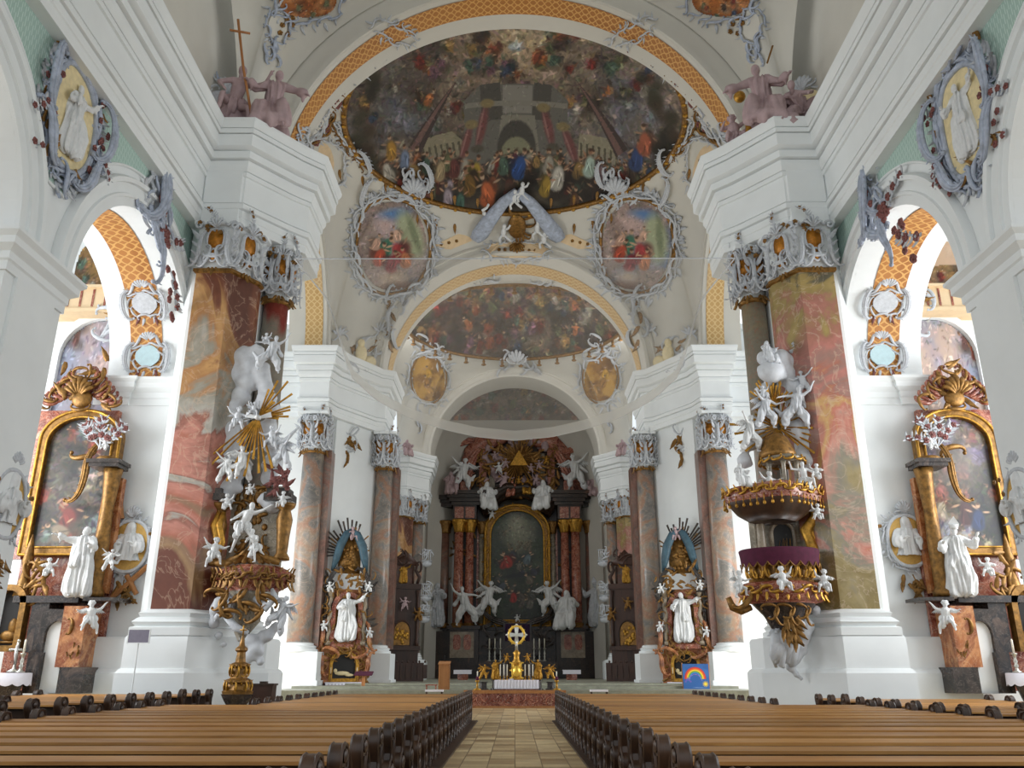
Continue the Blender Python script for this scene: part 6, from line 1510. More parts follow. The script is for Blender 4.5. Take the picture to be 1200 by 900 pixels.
wb(rays(WL(302,488,-.2),11,1.1,2.9,.05,a0=3.9,a1=5.2,seed=2),'descending_rays','gold',t); wb(rays(WL(302,488,-.1),14,.5,1.7,.045,a0=-.1,a1=1.3,seed=3),'glory_rays','gold',t); wb(rays(WL(302,488,-.1),10,.4,.8,.03,a0=1.3,a1=3.9,seed=3),'glory_rays','stucco',t)
b=MB(); c0=WL(302,489,-.35); b.ell(c0,(.12,.2,.09),8,6); b.add([tuple(c0+Vector(q)) for q in ((0,0,.03),(-.45,0,.22),(-.5,.05,.02),(0,0,-.05),(.45,0,.22),(.5,.05,.02))],[(0,1,2,3),(0,3,5,4)]); wb(b,'dove','statue',t)
b=MB(); r=random.Random(6)
for k in range(16): q=MB(); leaf(q,0,0,r.uniform(0,6),.45); flower(q,0,0,.1); b.join(q,Matrix.Translation(WL(r.uniform(318,338),r.uniform(543,575),-.2)))
wb(b,'flower_bunch','leafred',t,True)
for pose,px,py,h,rz,mi,nm_,mt in (('baptist',280,650,58,.1,0,'baptist_figure',None),('kneeling',298,655,44,-.3,0,'baptised_figure',None),('putto',248,664,40,.5,0,'putto',None),('orator',314,440,46,.2,1,'heavenly_father',M['cloudm']),('puttosit',312,404,20,0,0,'putto',M['cloudm']),
    ('putto',276,506,36,.2,0,'putto',M['cloudm']),('puttosit',296,488,24,.3,1,'putto',M['cloudm']),('putto',318,528,36,-.3,1,'putto',M['cloudm']),('angel',282,568,42,.5,1,'angel',None),('angel',262,570,36,.3,0,'angel',None),('puttosit',292,580,18,0,0,'putto',None),('puttosit',265,598,26,.2,0,'putto',None),('puttosit',330,595,26,-.3,1,'putto',None),('angel',330,555,40,-.5,1,'angel',M['cloudm'])):
    dy=-.75 if py>600 else -.25
    figure(pose,P(px,py,YP+dy)-t.location,h*S(py-h/2,YP+dy)*1.05,rz,parent=t,part=nm_,mirror=bool(mi),mat=mt)
b=MB(); b.tube([WL(324,520,-.3),WL(335,515,-.3),WL(350,500,-.3)],[.05,.1,.04],6,.5); wb(b,'wing_feather','stucco',t)
b=clouds([(255,705,6),(252,715,7),(250,730,7),(256,745,5),(262,755,4),(290,770,8),(300,760,9),(295,750,8),(285,780,6),(312,745,8),(322,735,6),(268,700,7),(305,775,5),(282,768,5)],YP,15,-.1); cbank(b,'cloud_tail',t)
for pose,px,py,h,rz,mi,ti in (('angel',258,735,42,.4,0,.3),('angel',315,745,46,-.2,1,.5)): figure(pose,P(px,py,YP-.5)-t.location,h*S(py,YP),rz,parent=t,part='angel',mirror=bool(mi),mat=M['cloudm'],tilt=(0,ti,rz))
b=MB(); b.tube([WL(298,700,-.6),WL(312,712,-.8),WL(322,700,-.7),WL(318,690,-.6)],[.1,.16,.14,.06],8,.6); b.tube([WL(262,720,-.5),WL(275,735,-.7),WL(290,742,-.7)],[.1,.14,.08],8,.6); wb(b,'scrolled_bracket','stucco',t,True)
# ------------------------------------------------------------------ gilded pyramid and box on the pews' far side
p=P(278,806,26.9); t=thing('baptismal_font','gilded pyramid-shaped font cover with small cross, below the white sculpture group on the left','font',(p.x,p.y,0))
b=MB(); b.lathe([(.42,0),(.42,.15),(.3,.25),(.28,.8),(.42,1.0),(.5,1.15)],8); b.build('basin',M['darkmarble'],t,auto=40)
z0=1.15; b=MB(); b.lathe([(.46,z0),(.48,z0+.08),(.38,z0+.12),(.3,z0+.3),(.42,z0+.34),(.42,z0+.4),(.26,z0+.46),(.2,z0+.75),(.3,z0+.8),(.3,z0+.86),(.16,z0+.92),(.13,z0+1.2),(.2,z0+1.26),(.19,z0+1.32),(.09,z0+1.4),(.05,z0+1.6),(.02,z0+1.7)],8); co=b.build('cover',M['oldgold'],t,auto=40)
b=MB()
for k in range(16): a=PI/4*(k%8); rr=.36 if k<8 else .24; q=MB(); scroll(q,0,0,.32,PI/2,1,r=.03); leaf(q,.05,-.1,PI/2,.2); leaf(q,-.06,.05,PI/2+.5,.16); b.join(q,Matrix.Translation((rr*math.cos(a),rr*math.sin(a),z0+.22+.45*(k//8)))@Matrix.Rotation(a+PI/2,4,'Z'))
b.box(-.02,.02,-.02,.02,z0+1.68,z0+2.0); b.box(-.1,.1,-.02,.02,z0+1.84,z0+1.88); b.build('cross_and_scrolls',M['gold'],co,True)
p=P(308,807,30.5); t=thing('wooden_box','small dark brown lidded box behind the pews, right of the gilded font cover','box',(p.x,p.y,0)); b=MB(); b.box(-.38,.38,-.25,.25,0,1.35); b.build('body',M['stallwood'],t); b=MB(); b.box(-.42,.42,-.29,.29,1.35,1.41); b.box(-.12,.12,-.1,.1,1.41,1.48); b.build('lid',M['darkwood'],t)
# grey sign on a stand
p=P(162,745,28.2); zf=P(162,810,28.2).z; t=thing('sign_board','blank grey board on a thin white stand in front of the left pier plinth','sign',(p.x,28.2,0)); b=MB(); w=.33*1.0; z0,z1=P(162,753,28.2).z,P(162,738,28.2).z; b.box(-w,w,-.02,.02,z0,z1); b.build('board',plain('grey_sign','#7d7888',.6),t); b=MB(); b.tube([(0,.03,.05),(0,.03,z1-.1)],.025,8); b.lathe([(.25,0),(.25,.04),(.03,.06)],12); b.ring([(-w-.03,z0-.03),(w+.03,z0-.03),(w+.03,z1+.03),(-w-.03,z1+.03)],[(-w,z0),(w,z0),(w,z1),(-w,z1)],-.025,.03); b.build('stand',M['plaster'],t)
# ================================================================== CHAPEL ALTARS
def archpts(x0,x1,z0,zs_,n=16,k=1.0):
    r=(x1-x0)/2; cx_=(x0+x1)/2; return [(x0,z0),(x1,z0)]+[(cx_+r*math.cos(PI*i/n),zs_+r*k*math.sin(PI*i/n)) for i in range(n+1)]
def scaled(o,f):
    cx_=sum(p[0] for p in o)/len(o); cz_=sum(p[1] for p in o)/len(o); return [(cx_+(x-cx_)*f,cz_+(z-cz_)*f) for x,z in o]
def offs(o,d):
    xs=[p[0] for p in o]; zs=[p[1] for p in o]; cx_,cz_=(min(xs)+max(xs))/2,(min(zs)+max(zs))/2; w=max(xs)-cx_; h=max(zs)-cz_
    return [(cx_+(x-cx_)*(1+d/w),cz_+(z-cz_)*(1+d/h)) for x,z in o]
def paint_arch(t,cv,x0,x1,z0,zt,y,rise,mat='oil',name='painting',gain=1.0):
    """painting with a round-arched head of given rise"""
    def keep(u,v):
        z=z0+(zt-z0)*v; h=zt-rise+rise*math.sqrt(max(0,1-(2*u-1)**2)); return z<=h+1e-6
    return painted(name,cv,lambda u,v:(x0+(x1-x0)*u,y,z0+(zt-z0)*v),M[mat],t,keep,gain=gain)
YA=30.3
for s in (-1,1):
    sd='left' if s<0 else 'right'; mx=lambda x:603+s*x+(7 if s>0 else 0)
    def A(d,py,dy=0.0): return P(mx(d),py,YA+dy)
    def zA(py,dy=0.0): return P(603,py,YA+dy).z
    def xx(d0,d1,py): return sorted((A(d0,py).x,A(d1,py).x))
    rd=random.Random(90+s)
    # wall painting above the altar, gallery with balustrade, upper vault painting
    t=thing('wall_painting','arched pale sky painting with cherubs on the %s chapel wall, over the altar'%sd,'wall painting',(A(513,440).x,31.95,0)); l=t.location
    cv=heavenly(90,90,1,100+s,'#9a96a0',('#b29a98','#8d93a8','#c0a898'),14,(.14,.22),1.0,['#8a4a3a','#5a5f8a','#a8644a','#8a7a8a','#6a4a44']); cv.ell(.5,.05,.7,.3,'#7a6a66',0,.8,.8)
    x0,x1=xx(563,464,430); paint_arch(t,cv,x0-l.x,x1-l.x,zA(520),zA(356),-.05,1.8,'paint')
    b=MB(); o=archpts(x0-l.x,x1-l.x,zA(520),zA(356)-(x1-x0)/2); b.ring(offs(o,.3),o,-.25,.05); b.build('arch_moulding',M['plaster'],t,auto=40)
    t=thing('gallery','pale chapel gallery with red-striped parapet and gold scrolls, high behind the %s arch'%sd,'gallery',(A(505,345).x,31.2,zA(352))); x0,x1=A(560,345).x,A(462,345).x; x0,x1=sorted((x0,x1)); x0-=t.location.x; x1-=t.location.x
    b=MB(); b.box(x0,x1,-.15,.7,0,.9); b.box(x0,x1,-.3,.8,.9,1.02); b.box(x0,x1,-.25,.8,-.15,0); b.build('parapet',M['peach'],t); b=MB()
    for k in range(7): b.box(x0+.3+k*.5,x0+.38+k*.5,-.18,-.1,.1,.85)
    b.build('red_stripes',M['redmarble'],t); a=MB(); g=MB()
    for k in range(12): scroll(a,(x1 if s<0 else x0)+s*rd.uniform(-.1,1.4)*-1*-1*.6,rd.uniform(-1.2,2.2),.9,rd.uniform(0,3),1 if k%2 else -1); leaf(g,(x1 if s<0 else x0)+s*rd.uniform(0,.7),rd.uniform(-1,2.2),rd.uniform(0,6),.6)
    a.build('scrolls',M['stucco'],t,True,loc=(0,-.2,0)); g.build('gilded_leaves',M['oldgold'],t,True,loc=(0,-.25,0))
    t=thing('wall_painting','ochre and brown painting in the vault above the %s chapel gallery'%sd,'wall painting',(A(498,290).x,31.98,0)); l=t.location
    cv=heavenly(60,60,1,120+s,'#8a6a40',('#b08a4a','#5a4028','#9a7a58'),9,(.2,.3)); 
    if s>0: cv.poly([(0,.5),(1,.55),(1,1),(0,1)],'#d9b79a',.9)
    x0,x1=xx(540,464,300); paint_arch(t,cv,x0-l.x,x1-l.x,zA(338),zA(250),-.06,1.4,'paint')
    # the retable
    t=thing('side_altar','tall marble side altar with gilded frame and dark painting in the %s chapel'%sd,'altar',(A(517,640).x,YA,0)); l=t.location
    def bx(b,d0,d1,pa,pb,y0,y1):
        x0,x1=xx(d0,d1,(pa+pb)/2); b.box(x0,x1,YA+y0,YA+y1,zA(pa),zA(pb))
    b=MB(); bx(b,596,482,650,478,.3,.55); bx(b,590,566,655,500,.0,.3); bx(b,600,486,810,650,.35,.55); wb(b,'backing','redmarble',t)
    fx0,fx1=xx(556,480,565); o=archpts(fx0,fx1,zA(640),zA(520),20,.85); o2=offs(o,.34); b=MB(); b.ring(o2,o,YA-.05,YA+.3); fr=wb(b,'gilded_frame','oldgold',t,auto=40)
    b=MB(); outline_tube(b,offs(o,.3),.06,YA-.06); outline_tube(b,offs(o,.04),.045,YA-.06); wb(b,'frame_beading','gold',t,True,parent=fr)
    cv=heavenly(80,150,.5,140+s,'#2c2a26',('#4a4238','#1d1c1c','#5a5244'),26,(.16,.28),1.0,['#6a5f50','#54423a','#5f6a6a','#8a4030','#8a8070'] if s<0 else ['#8a8a96','#9a8a7a','#7a6a8a','#a89a80','#8a5044']); 
    if s>0: cv.ell(.25,.65,.3,.35,'#7a7672',0,.8,.7); cv.figure(.25,.25,.3,'#4a2a2a','#c8a080',.1); cv.figure(.33,.2,.26,'#28365a','#c8a080',-.1)
    else: cv.figure(.25,.22,.3,'#7a2f26','#b89070',.4); cv.figure(.2,.12,.26,'#8a7a66','#c8a080',1.2)
    paint_arch(t,cv,fx0-l.x,fx1-l.x,zA(640),zA(520)+(fx1-fx0)/2*.85,.12,(fx1-fx0)/2*.85,'oil').parent=fr
    # cresting of marble scrolls and gold
    b=MB(); g=MB()
    for sg in (-1,1):
        for k in range(7): c_=A(503,450); scroll(b,c_.x+sg*(.25+.16*k),c_.z-.15*k+.2,.9-.05*k,PI/2-sg*(.2+.2*k),sg,y=YA-.1,r=.09); scroll(g,c_.x+sg*(.15+.2*k),c_.z-.22*k+.45,.55,rd.uniform(0,3),sg,y=YA-.25,r=.06)
    shell(g,A(503,450).x,A(503,468).z,PI/2,.8,7,YA-.3); g.ell((A(503,470).x,YA-.3,A(503,470).z),(.4,.2,.35),10,8); scroll(g,A(503,472).x,A(503,479).z,.7,0,1,y=YA-.3,r=.07)
    for k in range(9): leaf(g,A(503+rd.uniform(-26,26),455).x,zA(rd.uniform(425,480)),rd.uniform(0,6),.6,y=YA-.3)
    wb(b,'cresting','redmarble',t,True); wb(g,'gilded_cresting','oldgold',t,True)
    # column and herm at the nave side
    b=MB(); c_=A(474,600); b.lathe([(.34,zA(700)),(.34,zA(694)),(.24,zA(690)),(.26,zA(640)),(.2,zA(600)),(.3,zA(560)),(.34,zA(552))],12,c=(c_.x,YA-.3,0)); wb(b,'herm_pillar','oldgold',t,True)
    b=MB(); b.cbox((A(472,549).x,YA-.3,zA(549)),(1.05,.9,.16)); b.cbox((A(472,545).x,YA-.3,zA(545)),(1.2,1.0,.14)); bx(b,494,456,706,702,-.8,.4); wb(b,'cornice','darkmarble',t)
    b=MB(); b.lathe([(.34,zA(548)),(.4,zA(540)),(.3,zA(538))],12,c=(A(474,545).x,YA-.3,0)); scroll(b,A(497,560).x,zA(555),1.9,PI/2,s,'S',r=.12,y=YA-.3); scroll(b,A(500,530).x,zA(533),.9,.2,-s,r=.1,y=YA-.3); wb(b,'scroll_bracket','oldgold',t,True)
    b=MB(); bx(b,492,470,695,560,.0,.3); wb(b,'side_panel','orangemarble',t)
    b=MB(); f=MB(); c_=A(480,528)
    for k in range(6): spray(b,f,c_.x,c_.z,PI/2-s*(.3*k-.9)*1.1,1.1,rd,YA-.4,3)
    wb(b,'bouquet_leaves','stucco',t,True); wb(f,'bouquet_flowers','leafred',t,True)
    # base storey: arched opening, marble pillar, dark foot
    b=MB(); o=archpts(*xx(544,520,770),zA(812),zA(745),12,1.3); o2=[(p[0]+((.1 if s<0 else .35) if p[0]>sum(q[0] for q in o)/len(o) else (-.35 if s<0 else -.1)),p[1]+(.4 if p[1]>zA(760) else 0)) for p in o]; b.ring(o2,o,YA-.7,YA+.2); wb(b,'door_arch','darkmarble',t)
    b=MB(); b.prism(o,YA-.55,YA-.5); wb(b,'opening','plaster',t)
    b=MB(); bx(b,521,494,782,712,-.78,.3); wb(b,'marble_pillar','orangemarble',t); b=MB(); bx(b,520,494,812,782,-.8,.3); wb(b,'dark_foot','darkmarble',t); b=MB(); bx(b,560,545,812,765,-.8,.3); wb(b,'dark_foot','darkmarble',t)
    b=MB(); bx(b,575,500,708,700,-.75,.3); bx(b,560,540,765,706,-.6,.3); wb(b,'cornice_shelf','darkmarble',t)
    b=MB(); scroll(b,A(508,724).x,zA(735),.5,PI/2,1,y=YA-.75,r=.06)
    for k in range(8): leaf(b,A(508+rd.uniform(-7,7),775).x,zA(rd.uniform(765,780)),PI/2+rd.uniform(-.8,.8),.4,y=YA-.72)
    for k in range(8): scroll(b,A(556+rd.uniform(-14,14),680).x,zA(rd.uniform(665,705)),.6,rd.uniform(0,3),1 if k%2 else -1,y=YA-.5,r=.07)
    for k in range(6): leaf(b,A(555+rd.uniform(-12,12),690).x,zA(rd.uniform(650,700)),rd.uniform(0,6),.5,y=YA-.6)
    b.lathe([(.3,zA(700)),(.25,zA(690)),(.12,zA(670)),(.2,zA(660)),(.1,zA(640)),(.02,zA(628))],8,c=(A(566,670).x,YA-.4,0)); wb(b,'gilded_ornament','oldgold',t,True)
    # tabernacle; its black panel stands for the shade inside
    b=MB(); o=archpts(*xx(598,569,720),zA(757),zA(710),14,1.1); b.ring(offs(o,.2),o,YA-.75,YA-.4); wb(b,'tabernacle_frame','oldgold',t,auto=40); b=MB(); b.prism(o,YA-.45,YA-.3); wb(b,'tabernacle_shade','black',t)
    b=MB(); q=A(583,735); b.ell((q.x,YA-.5,q.z-.3),(.3,.1,.18),10,6); b.ell((q.x+.1,YA-.5,q.z),(.16,.1,.28),8,6); b.box(q.x-.38,q.x+.38,YA-.55,YA-.45,q.z-.55,q.z-.48); wb(b,'relic_figure','oldgold',t,True)
    # statues standing on it
    figure('preacher' if s<0 else 'bishop',P(mx(515 if s<0 else 519),700,YA-.75),76*S(660,YA),s*-.3,name='chapel_statue',label='white statue of a %s on the %s chapel altar'%('robed woman reaching out to the left' if s<0 else 'robed bishop with raised arm',sd),cat='statue',mirror=False)
    figure('puttosit',P(mx(548),676,YA-.7),30*S(660,YA),s*-.4,name='cherub',label='small white cherub on a dark ledge next to the %s chapel statue'%sd,cat='cherub',mirror=s>0)
    figure('putto',P(mx(500),742,YA-1.0),44*S(720,YA),s*-.5,name='cherub',label='white cherub clinging to the orange marble pillar below the %s chapel statue'%sd,cat='cherub',mirror=s<0)
    figure('puttosit',P(mx(482),528,YA-.5),24*S(528,YA),0,name='cherub',label='little white cherub among flowers on top of the %s chapel altar column'%sd,cat='cherub',mirror=s<0)
    if s<0: figure('angel',P(mx(478),672,YA-1.3),26*S(660,YA),.3,name='cherub',label='white winged cherub beside the gold medallion on the left pier',cat='cherub')
    # altar table, cloth, crucifix, candle
    c_=A(585,800); tt=thing('altar_table','stone altar table of the %s chapel at the picture edge'%sd,'altar',(c_.x,YA-1.2,0)); zt=P(603,789,YA-1.2).z; b=MB(); b.lathe([(.7,0),(.75,.1),(.5,.3),(.6,.7),(.9,zt-.12),(1.0,zt-.06),(1.0,zt)],20,sx=1.05,sy=.55); b.build('table',M['darkmarble'],tt,True)
    o=MB(); n=64; vs=[]
    for i in range(n): a=2*PI*i/n; vs+=[(1.07*math.cos(a)*.98,.6*math.sin(a)*.98,zt+.015),(1.1*math.cos(a),.62*math.sin(a),zt+.005),(1.12*math.cos(a),.64*math.sin(a),zt-.33-.07*abs(math.sin(i*PI/4)))]
    o.add(vs,[(i*3+q,((i+1)%n)*3+q,((i+1)%n)*3+q+1,i*3+q+1) for i in range(n) for q in (0,1)]+[tuple(i*3 for i in range(n))]); ob=o.build('altar_cloth',M['white'],None,True); ob.location=(c_.x,YA-1.2,0); tag(ob,'white scalloped cloth on the %s chapel altar table'%sd,'altar cloth')
    ca=thing('candlestick','white candle on a pale stand on the %s chapel altar cloth'%sd,'candlestick',(P(mx(578),789,YA-1.2).x,YA-1.35,zt+.02)); b,pf=candle(ca,0,0,0,1.05,.045); b.build('stand',M['silver'],ca,True); q=MB(); q.lathe(pf,8); q.build('candle',M['wax'],ca,True)
    if s<0:
        ca=thing('crucifix','small white crucifix on the left chapel altar cloth','crucifix',(P(14,789,YA-1.2).x,YA-1.2,zt+.02)); b=MB(); b.lathe([(.2,0),(.2,.05),(.06,.12),(.04,.25)],10); b.box(-.035,.035,-.03,.03,.2,1.0); b.box(-.22,.22,-.03,.03,.68,.75); b.ell((0,0,1.0),.06,8,6); b.ell((-.23,0,.715),.055,8,6); b.ell((.23,0,.715),.055,8,6); b.build('cross',M['silver'],ca,True)
        b=MB(); b.ell((0,-.06,.82),(.04,.04,.05),8,6); b.tube([(0,-.06,.78),(0,-.06,.55),(.01,-.06,.35)],[.05,.04,.02],6); b.tube([(-.18,-.05,.74),(0,-.06,.72),(.18,-.05,.74)],.02,5); b.build('corpus',M['statue'],ca,True)

# ================================================================== ALTARS AT THE FAR CROSSING PIERS
for s in (-1,1):
    sd='left' if s<0 else 'right'; mx=lambda x:603+s*x; YB=57.0; rd=random.Random(200+s)
    m=S(720,YB); c_=P(mx(203),806,YB); t=thing('pier_altar','gilded rococo altar with canopy and rays against the %s far crossing pier'%sd,'altar',(c_.x,YB,.86),s*-.42); 
    def Z(py): return P(603,py,YB).z-.86
    def X_(d): return (203-d)*m*s*1.0*-1   # local x from photo distance to the axis
    X_=lambda d:-s*(203-d)*m
    b=MB(); b.box(-1.55,1.55,-.2,1.0,0,Z(768)); b.box(-1.2,1.2,.3,1.0,Z(768),Z(690)); b.prism([(-1.55,Z(768)),(1.55,Z(768)),(1.3,Z(745)),(-1.3,Z(745))],.1,1.0); wb_=b.build('body',M['orangemarble'],t)
    b=MB(); b.box(-1.1,1.1,-.5,.1,0,Z(800)); b.build('mensa',M['darkmarble'],t)
    o=archpts(-.75,.75,Z(795),Z(778),12,.8); b=MB(); b.ring(offs(o,.2),o,-.35,0); b.build('shrine_frame',M['gold'],t); b=MB(); b.prism(o,-.22,-.2); b.build('shrine_shade',M['black'],t)  # black panel puts the shade of the niche behind the relic
    b=MB(); b.ell((-.1,-.26,Z(789)),(.5,.08,.13),10,6); b.ell((-.55,-.27,Z(786)),(.13,.08,.13),8,6); b.ell((.35,-.28,Z(791)),(.3,.06,.09),8,6); b.build('relic_figure',M['cream'],t,True)
    o=archpts(-.75,.75,Z(755),Z(715),14,1.2); b=MB(); b.ring(offs(o,.28),o,-.2,.5); b.build('niche_frame',M['redmarble'],t); b=MB(); b.prism(o,.25,.3); b.build('niche_back',M['oldgold'],t)
    for sx in (-1,1):
        b=MB(); b.tube([(sx*(1.15+.06*math.sin(k*1.1)),-.15+.06*math.cos(k*1.1),Z(752)+(Z(700)-Z(752))*k/16) for k in range(17)],.13,10); b.lathe([(.2,Z(756)),(.2,Z(752)),(.13,Z(751))],10,c=(sx*1.15,-.15,0)); b.lathe([(.13,Z(700)),(.22,Z(694)),(.24,Z(691))],10,c=(sx*1.15,-.15,0)); b.build('twisted_column',M['palemarble'],t,True)
        b=MB(); scroll(b,sx*1.55,Z(745),1.6,PI/2,sx,'S',r=.13,y=-.1); scroll(b,sx*1.5,Z(778),1.2,PI/2,-sx,'S',r=.14,y=-.3); scroll(b,sx*.95,Z(765),1.1,.4*sx,sx,r=.09,y=-.4); b.build('volute',M['orangemarble'],t,True)
        b=MB(); scroll(b,sx*.9,Z(678),1.5,PI/2+sx*.5,sx,'C',r=.14,y=-.1); scroll(b,sx*1.3,Z(690),.9,.2,sx,r=.1,y=-.2); b.build('gable_scroll',M['darkmarble'],t,True)
    b=MB(); f=MB()
    for k in range(70):
        x=rd.choice((-1,1))*rd.uniform(.75,1.65); z=Z(rd.uniform(670,800)); 
        if k%2: leaf(b,x,z,rd.uniform(0,6),.45,y=-.25)
        else: scroll(b,x,z,.5,rd.uniform(0,3),1 if k%4 else -1,y=-.25,r=.045)
    for k in range(30): leaf(b,rd.uniform(-1,1),Z(rd.uniform(660,700)),rd.uniform(0,6),.5,y=-.35); flower(f,rd.uniform(-1.4,1.4),Z(rd.uniform(660,760)),.1,-.4) if not -.6<0 else None
    for k in range(12): scroll(b,rd.uniform(-.8,.8),Z(rd.uniform(757,772)),.55,rd.uniform(0,3),1 if k%2 else -1,y=-.4,r=.05)
    b.build('gilding',M['oldgold'],t,True)
    b=MB(); 
    for k in range(40): x=rd.choice((-1,1))*rd.uniform(.9,1.7); leaf(b,x,Z(rd.uniform(675,750)),rd.uniform(0,6),.5,y=-.1)
    b.build('dark_foliage',M['darkmarble'],t,True)
    # canopy drapery and rays
    b=MB(); n=24
    for sx in (-1,1):
        b.tube([(0,0,Z(621)),(sx*.35,-.2,Z(626)),(sx*.75,-.3,Z(640)),(sx*.95,-.25,Z(655)),(sx*1.15,-.1,Z(670))],[.12,.26,.3,.26,.1],8,.6)
    b.build('blue_drapery',plain('blue_green_drapery','#3c5866',.55,var=.35,scale=4) if 'drape' not in M else M['drape'],t,True)
    b=MB(); b.prism(archpts(-.75,.75,Z(672),Z(650),12,1.6),.0,.15); 
    for k in range(20): b.ell((rd.uniform(-.6,.6),-.05,Z(rd.uniform(638,670))),(.14,.1,.14),6,4)
    b.build('gilded_lining',M['oldgold'],t,True)
    b=rays((s*-.1-(.3*-s)*-1*0,.3,Z(648)),15,1.5,2.5,.07,a0=.4 if s>0 else 1.3,a1=2.0 if s>0 else PI+.3,seed=5); b.build('dark_rays',M['darkmarble'],t)
    b=rays((0,.28,Z(648)),14,1.0,1.9,.05,a0=.2,a1=PI-.2,seed=9); b.build('gilded_rays',M['oldgold'],t)
    M.setdefault('drape',bpy.data.materials.get('blue_green_drapery'))
    a_=s*-.42; R_=Matrix.Rotation(a_,4,'Z')
    def loc(x,y,z): v=R_@Vector((x,y,z)); return (c_.x+v.x,YB+v.y,.86+v.z)
    figure('saint' if s<0 else 'preacher',loc(0,-.35,Z(753)),(Z(700)-Z(753))*1.05,a_,name='altar_statue',label='white draped saint standing in the niche of the %s pier altar'%sd,cat='statue',mirror=s>0)
    figure('puttosit',loc(s*-.1,-.1,Z(625)-.5),1.3,a_,name='cherub',label='small reddish figure on top of the blue canopy, %s pier altar'%sd,cat='cherub',mat=PK)
    for sx,py in ((-1.5,735),(1.5,742),(-1.3,690),(1.3,688)):
        figure('puttosit',loc(sx,-.4,Z(py)-.3),.95,a_,name='cherub',label='tiny pale cherub %s, %s edge of the %s pier altar'%('high on the gable' if py<700 else 'low beside the niche','left' if sx<0 else 'right',sd),cat='cherub',mirror=sx>0)
    # cloth
    tb=MB(); tb.box(-1.2,1.2,-.55,.02,Z(800)+.0,Z(800)+.03); tb.box(-1.2,1.2,-.57,-.55,Z(805)-.1,Z(800)+.03); o=tb.build('altar_cloth',M['white'],None); o.location=(c_.x,YB,.86); o.rotation_euler=(0,0,a_); tag(o,'white lace cloth on the %s pier altar'%sd,'altar cloth')
    tb=MB(); tb.box(-1.25,1.25,-.5,-.47,.02,Z(800)-.02); 
    for k in range(12): tb.tube([(-1.2+k*.218,-.52,.02),(-1.2+k*.218,-.51,Z(800)-.05)],.05,5)
    o=tb.build('purple_frontal',M['purple'],None); o.location=(c_.x,YB-.02,.86); o.rotation_euler=(0,0,a_); tag(o,'dark purple cloth hanging below the %s pier altar table'%sd,'altar cloth')
    for sx in (-.85,.85):
        ca=thing('candlestick','slim white candle at the %s of the shrine on the %s pier altar'%('left' if sx<0 else 'right',sd),'candlestick',loc(sx,-.35,Z(800)+.03),0); b,pf=candle(ca,0,0,0,.9,.03); b.build('stand',M['oldgold'],ca,True); q=MB(); q.lathe(pf,8); q.build('candle',M['wax'],ca,True)
    # choir stalls with organ front
    YC=69.0; m=S(720,YC); c_=P(mx(135),797,YC); t=thing('choir_stalls','dark walnut choir stalls with arched gilded panel and scrolled top, behind the %s crossing column'%sd,'choir stalls',(c_.x,YC,1.12),s*-.25)
    Z=lambda py:P(603,py,YC).z-1.12
    b=MB(); b.box(-1.35,1.35,0,1.2,0,Z(690)); b.box(-1.45,1.45,-.15,1.2,Z(690),Z(684)); b.box(-1.5,1.5,-.2,1.2,Z(762),Z(757)); b.build('carcase',M['stallwood'],t)
    b=MB(); o=archpts(-.62,.62,Z(756),Z(742),12,1.4); b.prism(o,-.08,.02); b.build('gilded_panel',M['oldgold'],t); b=MB(); outline_tube(b,offs(o,.1),.06,-.08); b.build('panel_frame',M['stallwood'],t,True)
    b=MB()
    for k in range(18): b.ell((rd.uniform(-.5,.5),-.1,Z(rd.uniform(735,755))),(.13,.07,.16),6,4)
    pn=b.build('gilded_relief',M['gold'],t,True)
    for sx in (-1,1):
        b=MB(); b.lathe([(.16,Z(757)),(.16,Z(752)),(.1,Z(748)),(.12,Z(715)),(.1,Z(700)),(.2,Z(692))],10,c=(sx*1.2,-.12,0)); b.build('side_column',M['stallwood'],t,True)
        b=MB(); b.tube([(sx*1.1,0,Z(684)),(sx*1.25,-.1,Z(676)),(sx*.95,0,Z(668)),(sx*1.05,0,Z(660))],[.13,.16,.12,.1],8); scroll(b,sx*1.2,Z(664),.8,PI/2,sx,r=.1); b.tube([(sx*.75,0,Z(684)),(sx*.75,0,Z(664))],.08,8); b.build('scroll_post',M['stallwood'],t,True)
        figure('puttosit',(sx*1.25,-.25,Z(728)),1.5,0,parent=t,part='gilded_putto',mat=M['oldgold'],mirror=sx>0)
    b=MB(); b.prism([(-1.2,Z(662)),(1.2,Z(662)),(.9,Z(656)),(.4,Z(650)),(0,Z(644)),(-.4,Z(650)),(-.9,Z(656))],-.05,.7)
    for k in range(8): scroll(b,rd.uniform(-.9,.9),Z(rd.uniform(644,660)),.6,rd.uniform(0,3),1 if k%2 else -1,r=.07)
    b.build('crest',M['stallwood'],t,True)
    b=MB(); b.box(-.8,.8,.4,.5,Z(684),Z(662)); b.build('dark_back',M['colside'],t)
    figure('saint',(0,.1,Z(684)),1.5,0,parent=t,part='gilded_figure',mat=M['gold'],mirror=s>0)
    figure('putto',(.1,-.3,Z(716)),1.3,0,parent=t,part='carved_putto',mat=M['pink_stucco'] if s<0 else M['oldgold'])
    b=MB(); b.box(-1.2,1.6,-1.7,-1.5,0,1.35) if s<0 else b.box(-1.6,1.2,-1.7,-1.5,0,1.35)
    for k in range(7): x=(-1.1+k*.44 if s<0 else -1.5+k*.44); b.box(x,x+.32,-1.76,-1.7,.2,1.2); b.lathe([(.05,1.35),(.09,1.42),(.04,1.5),(.01,1.53)],8,c=(x+.16,-1.6,0))
    b.build('desk_front',M['stallwood'],t)
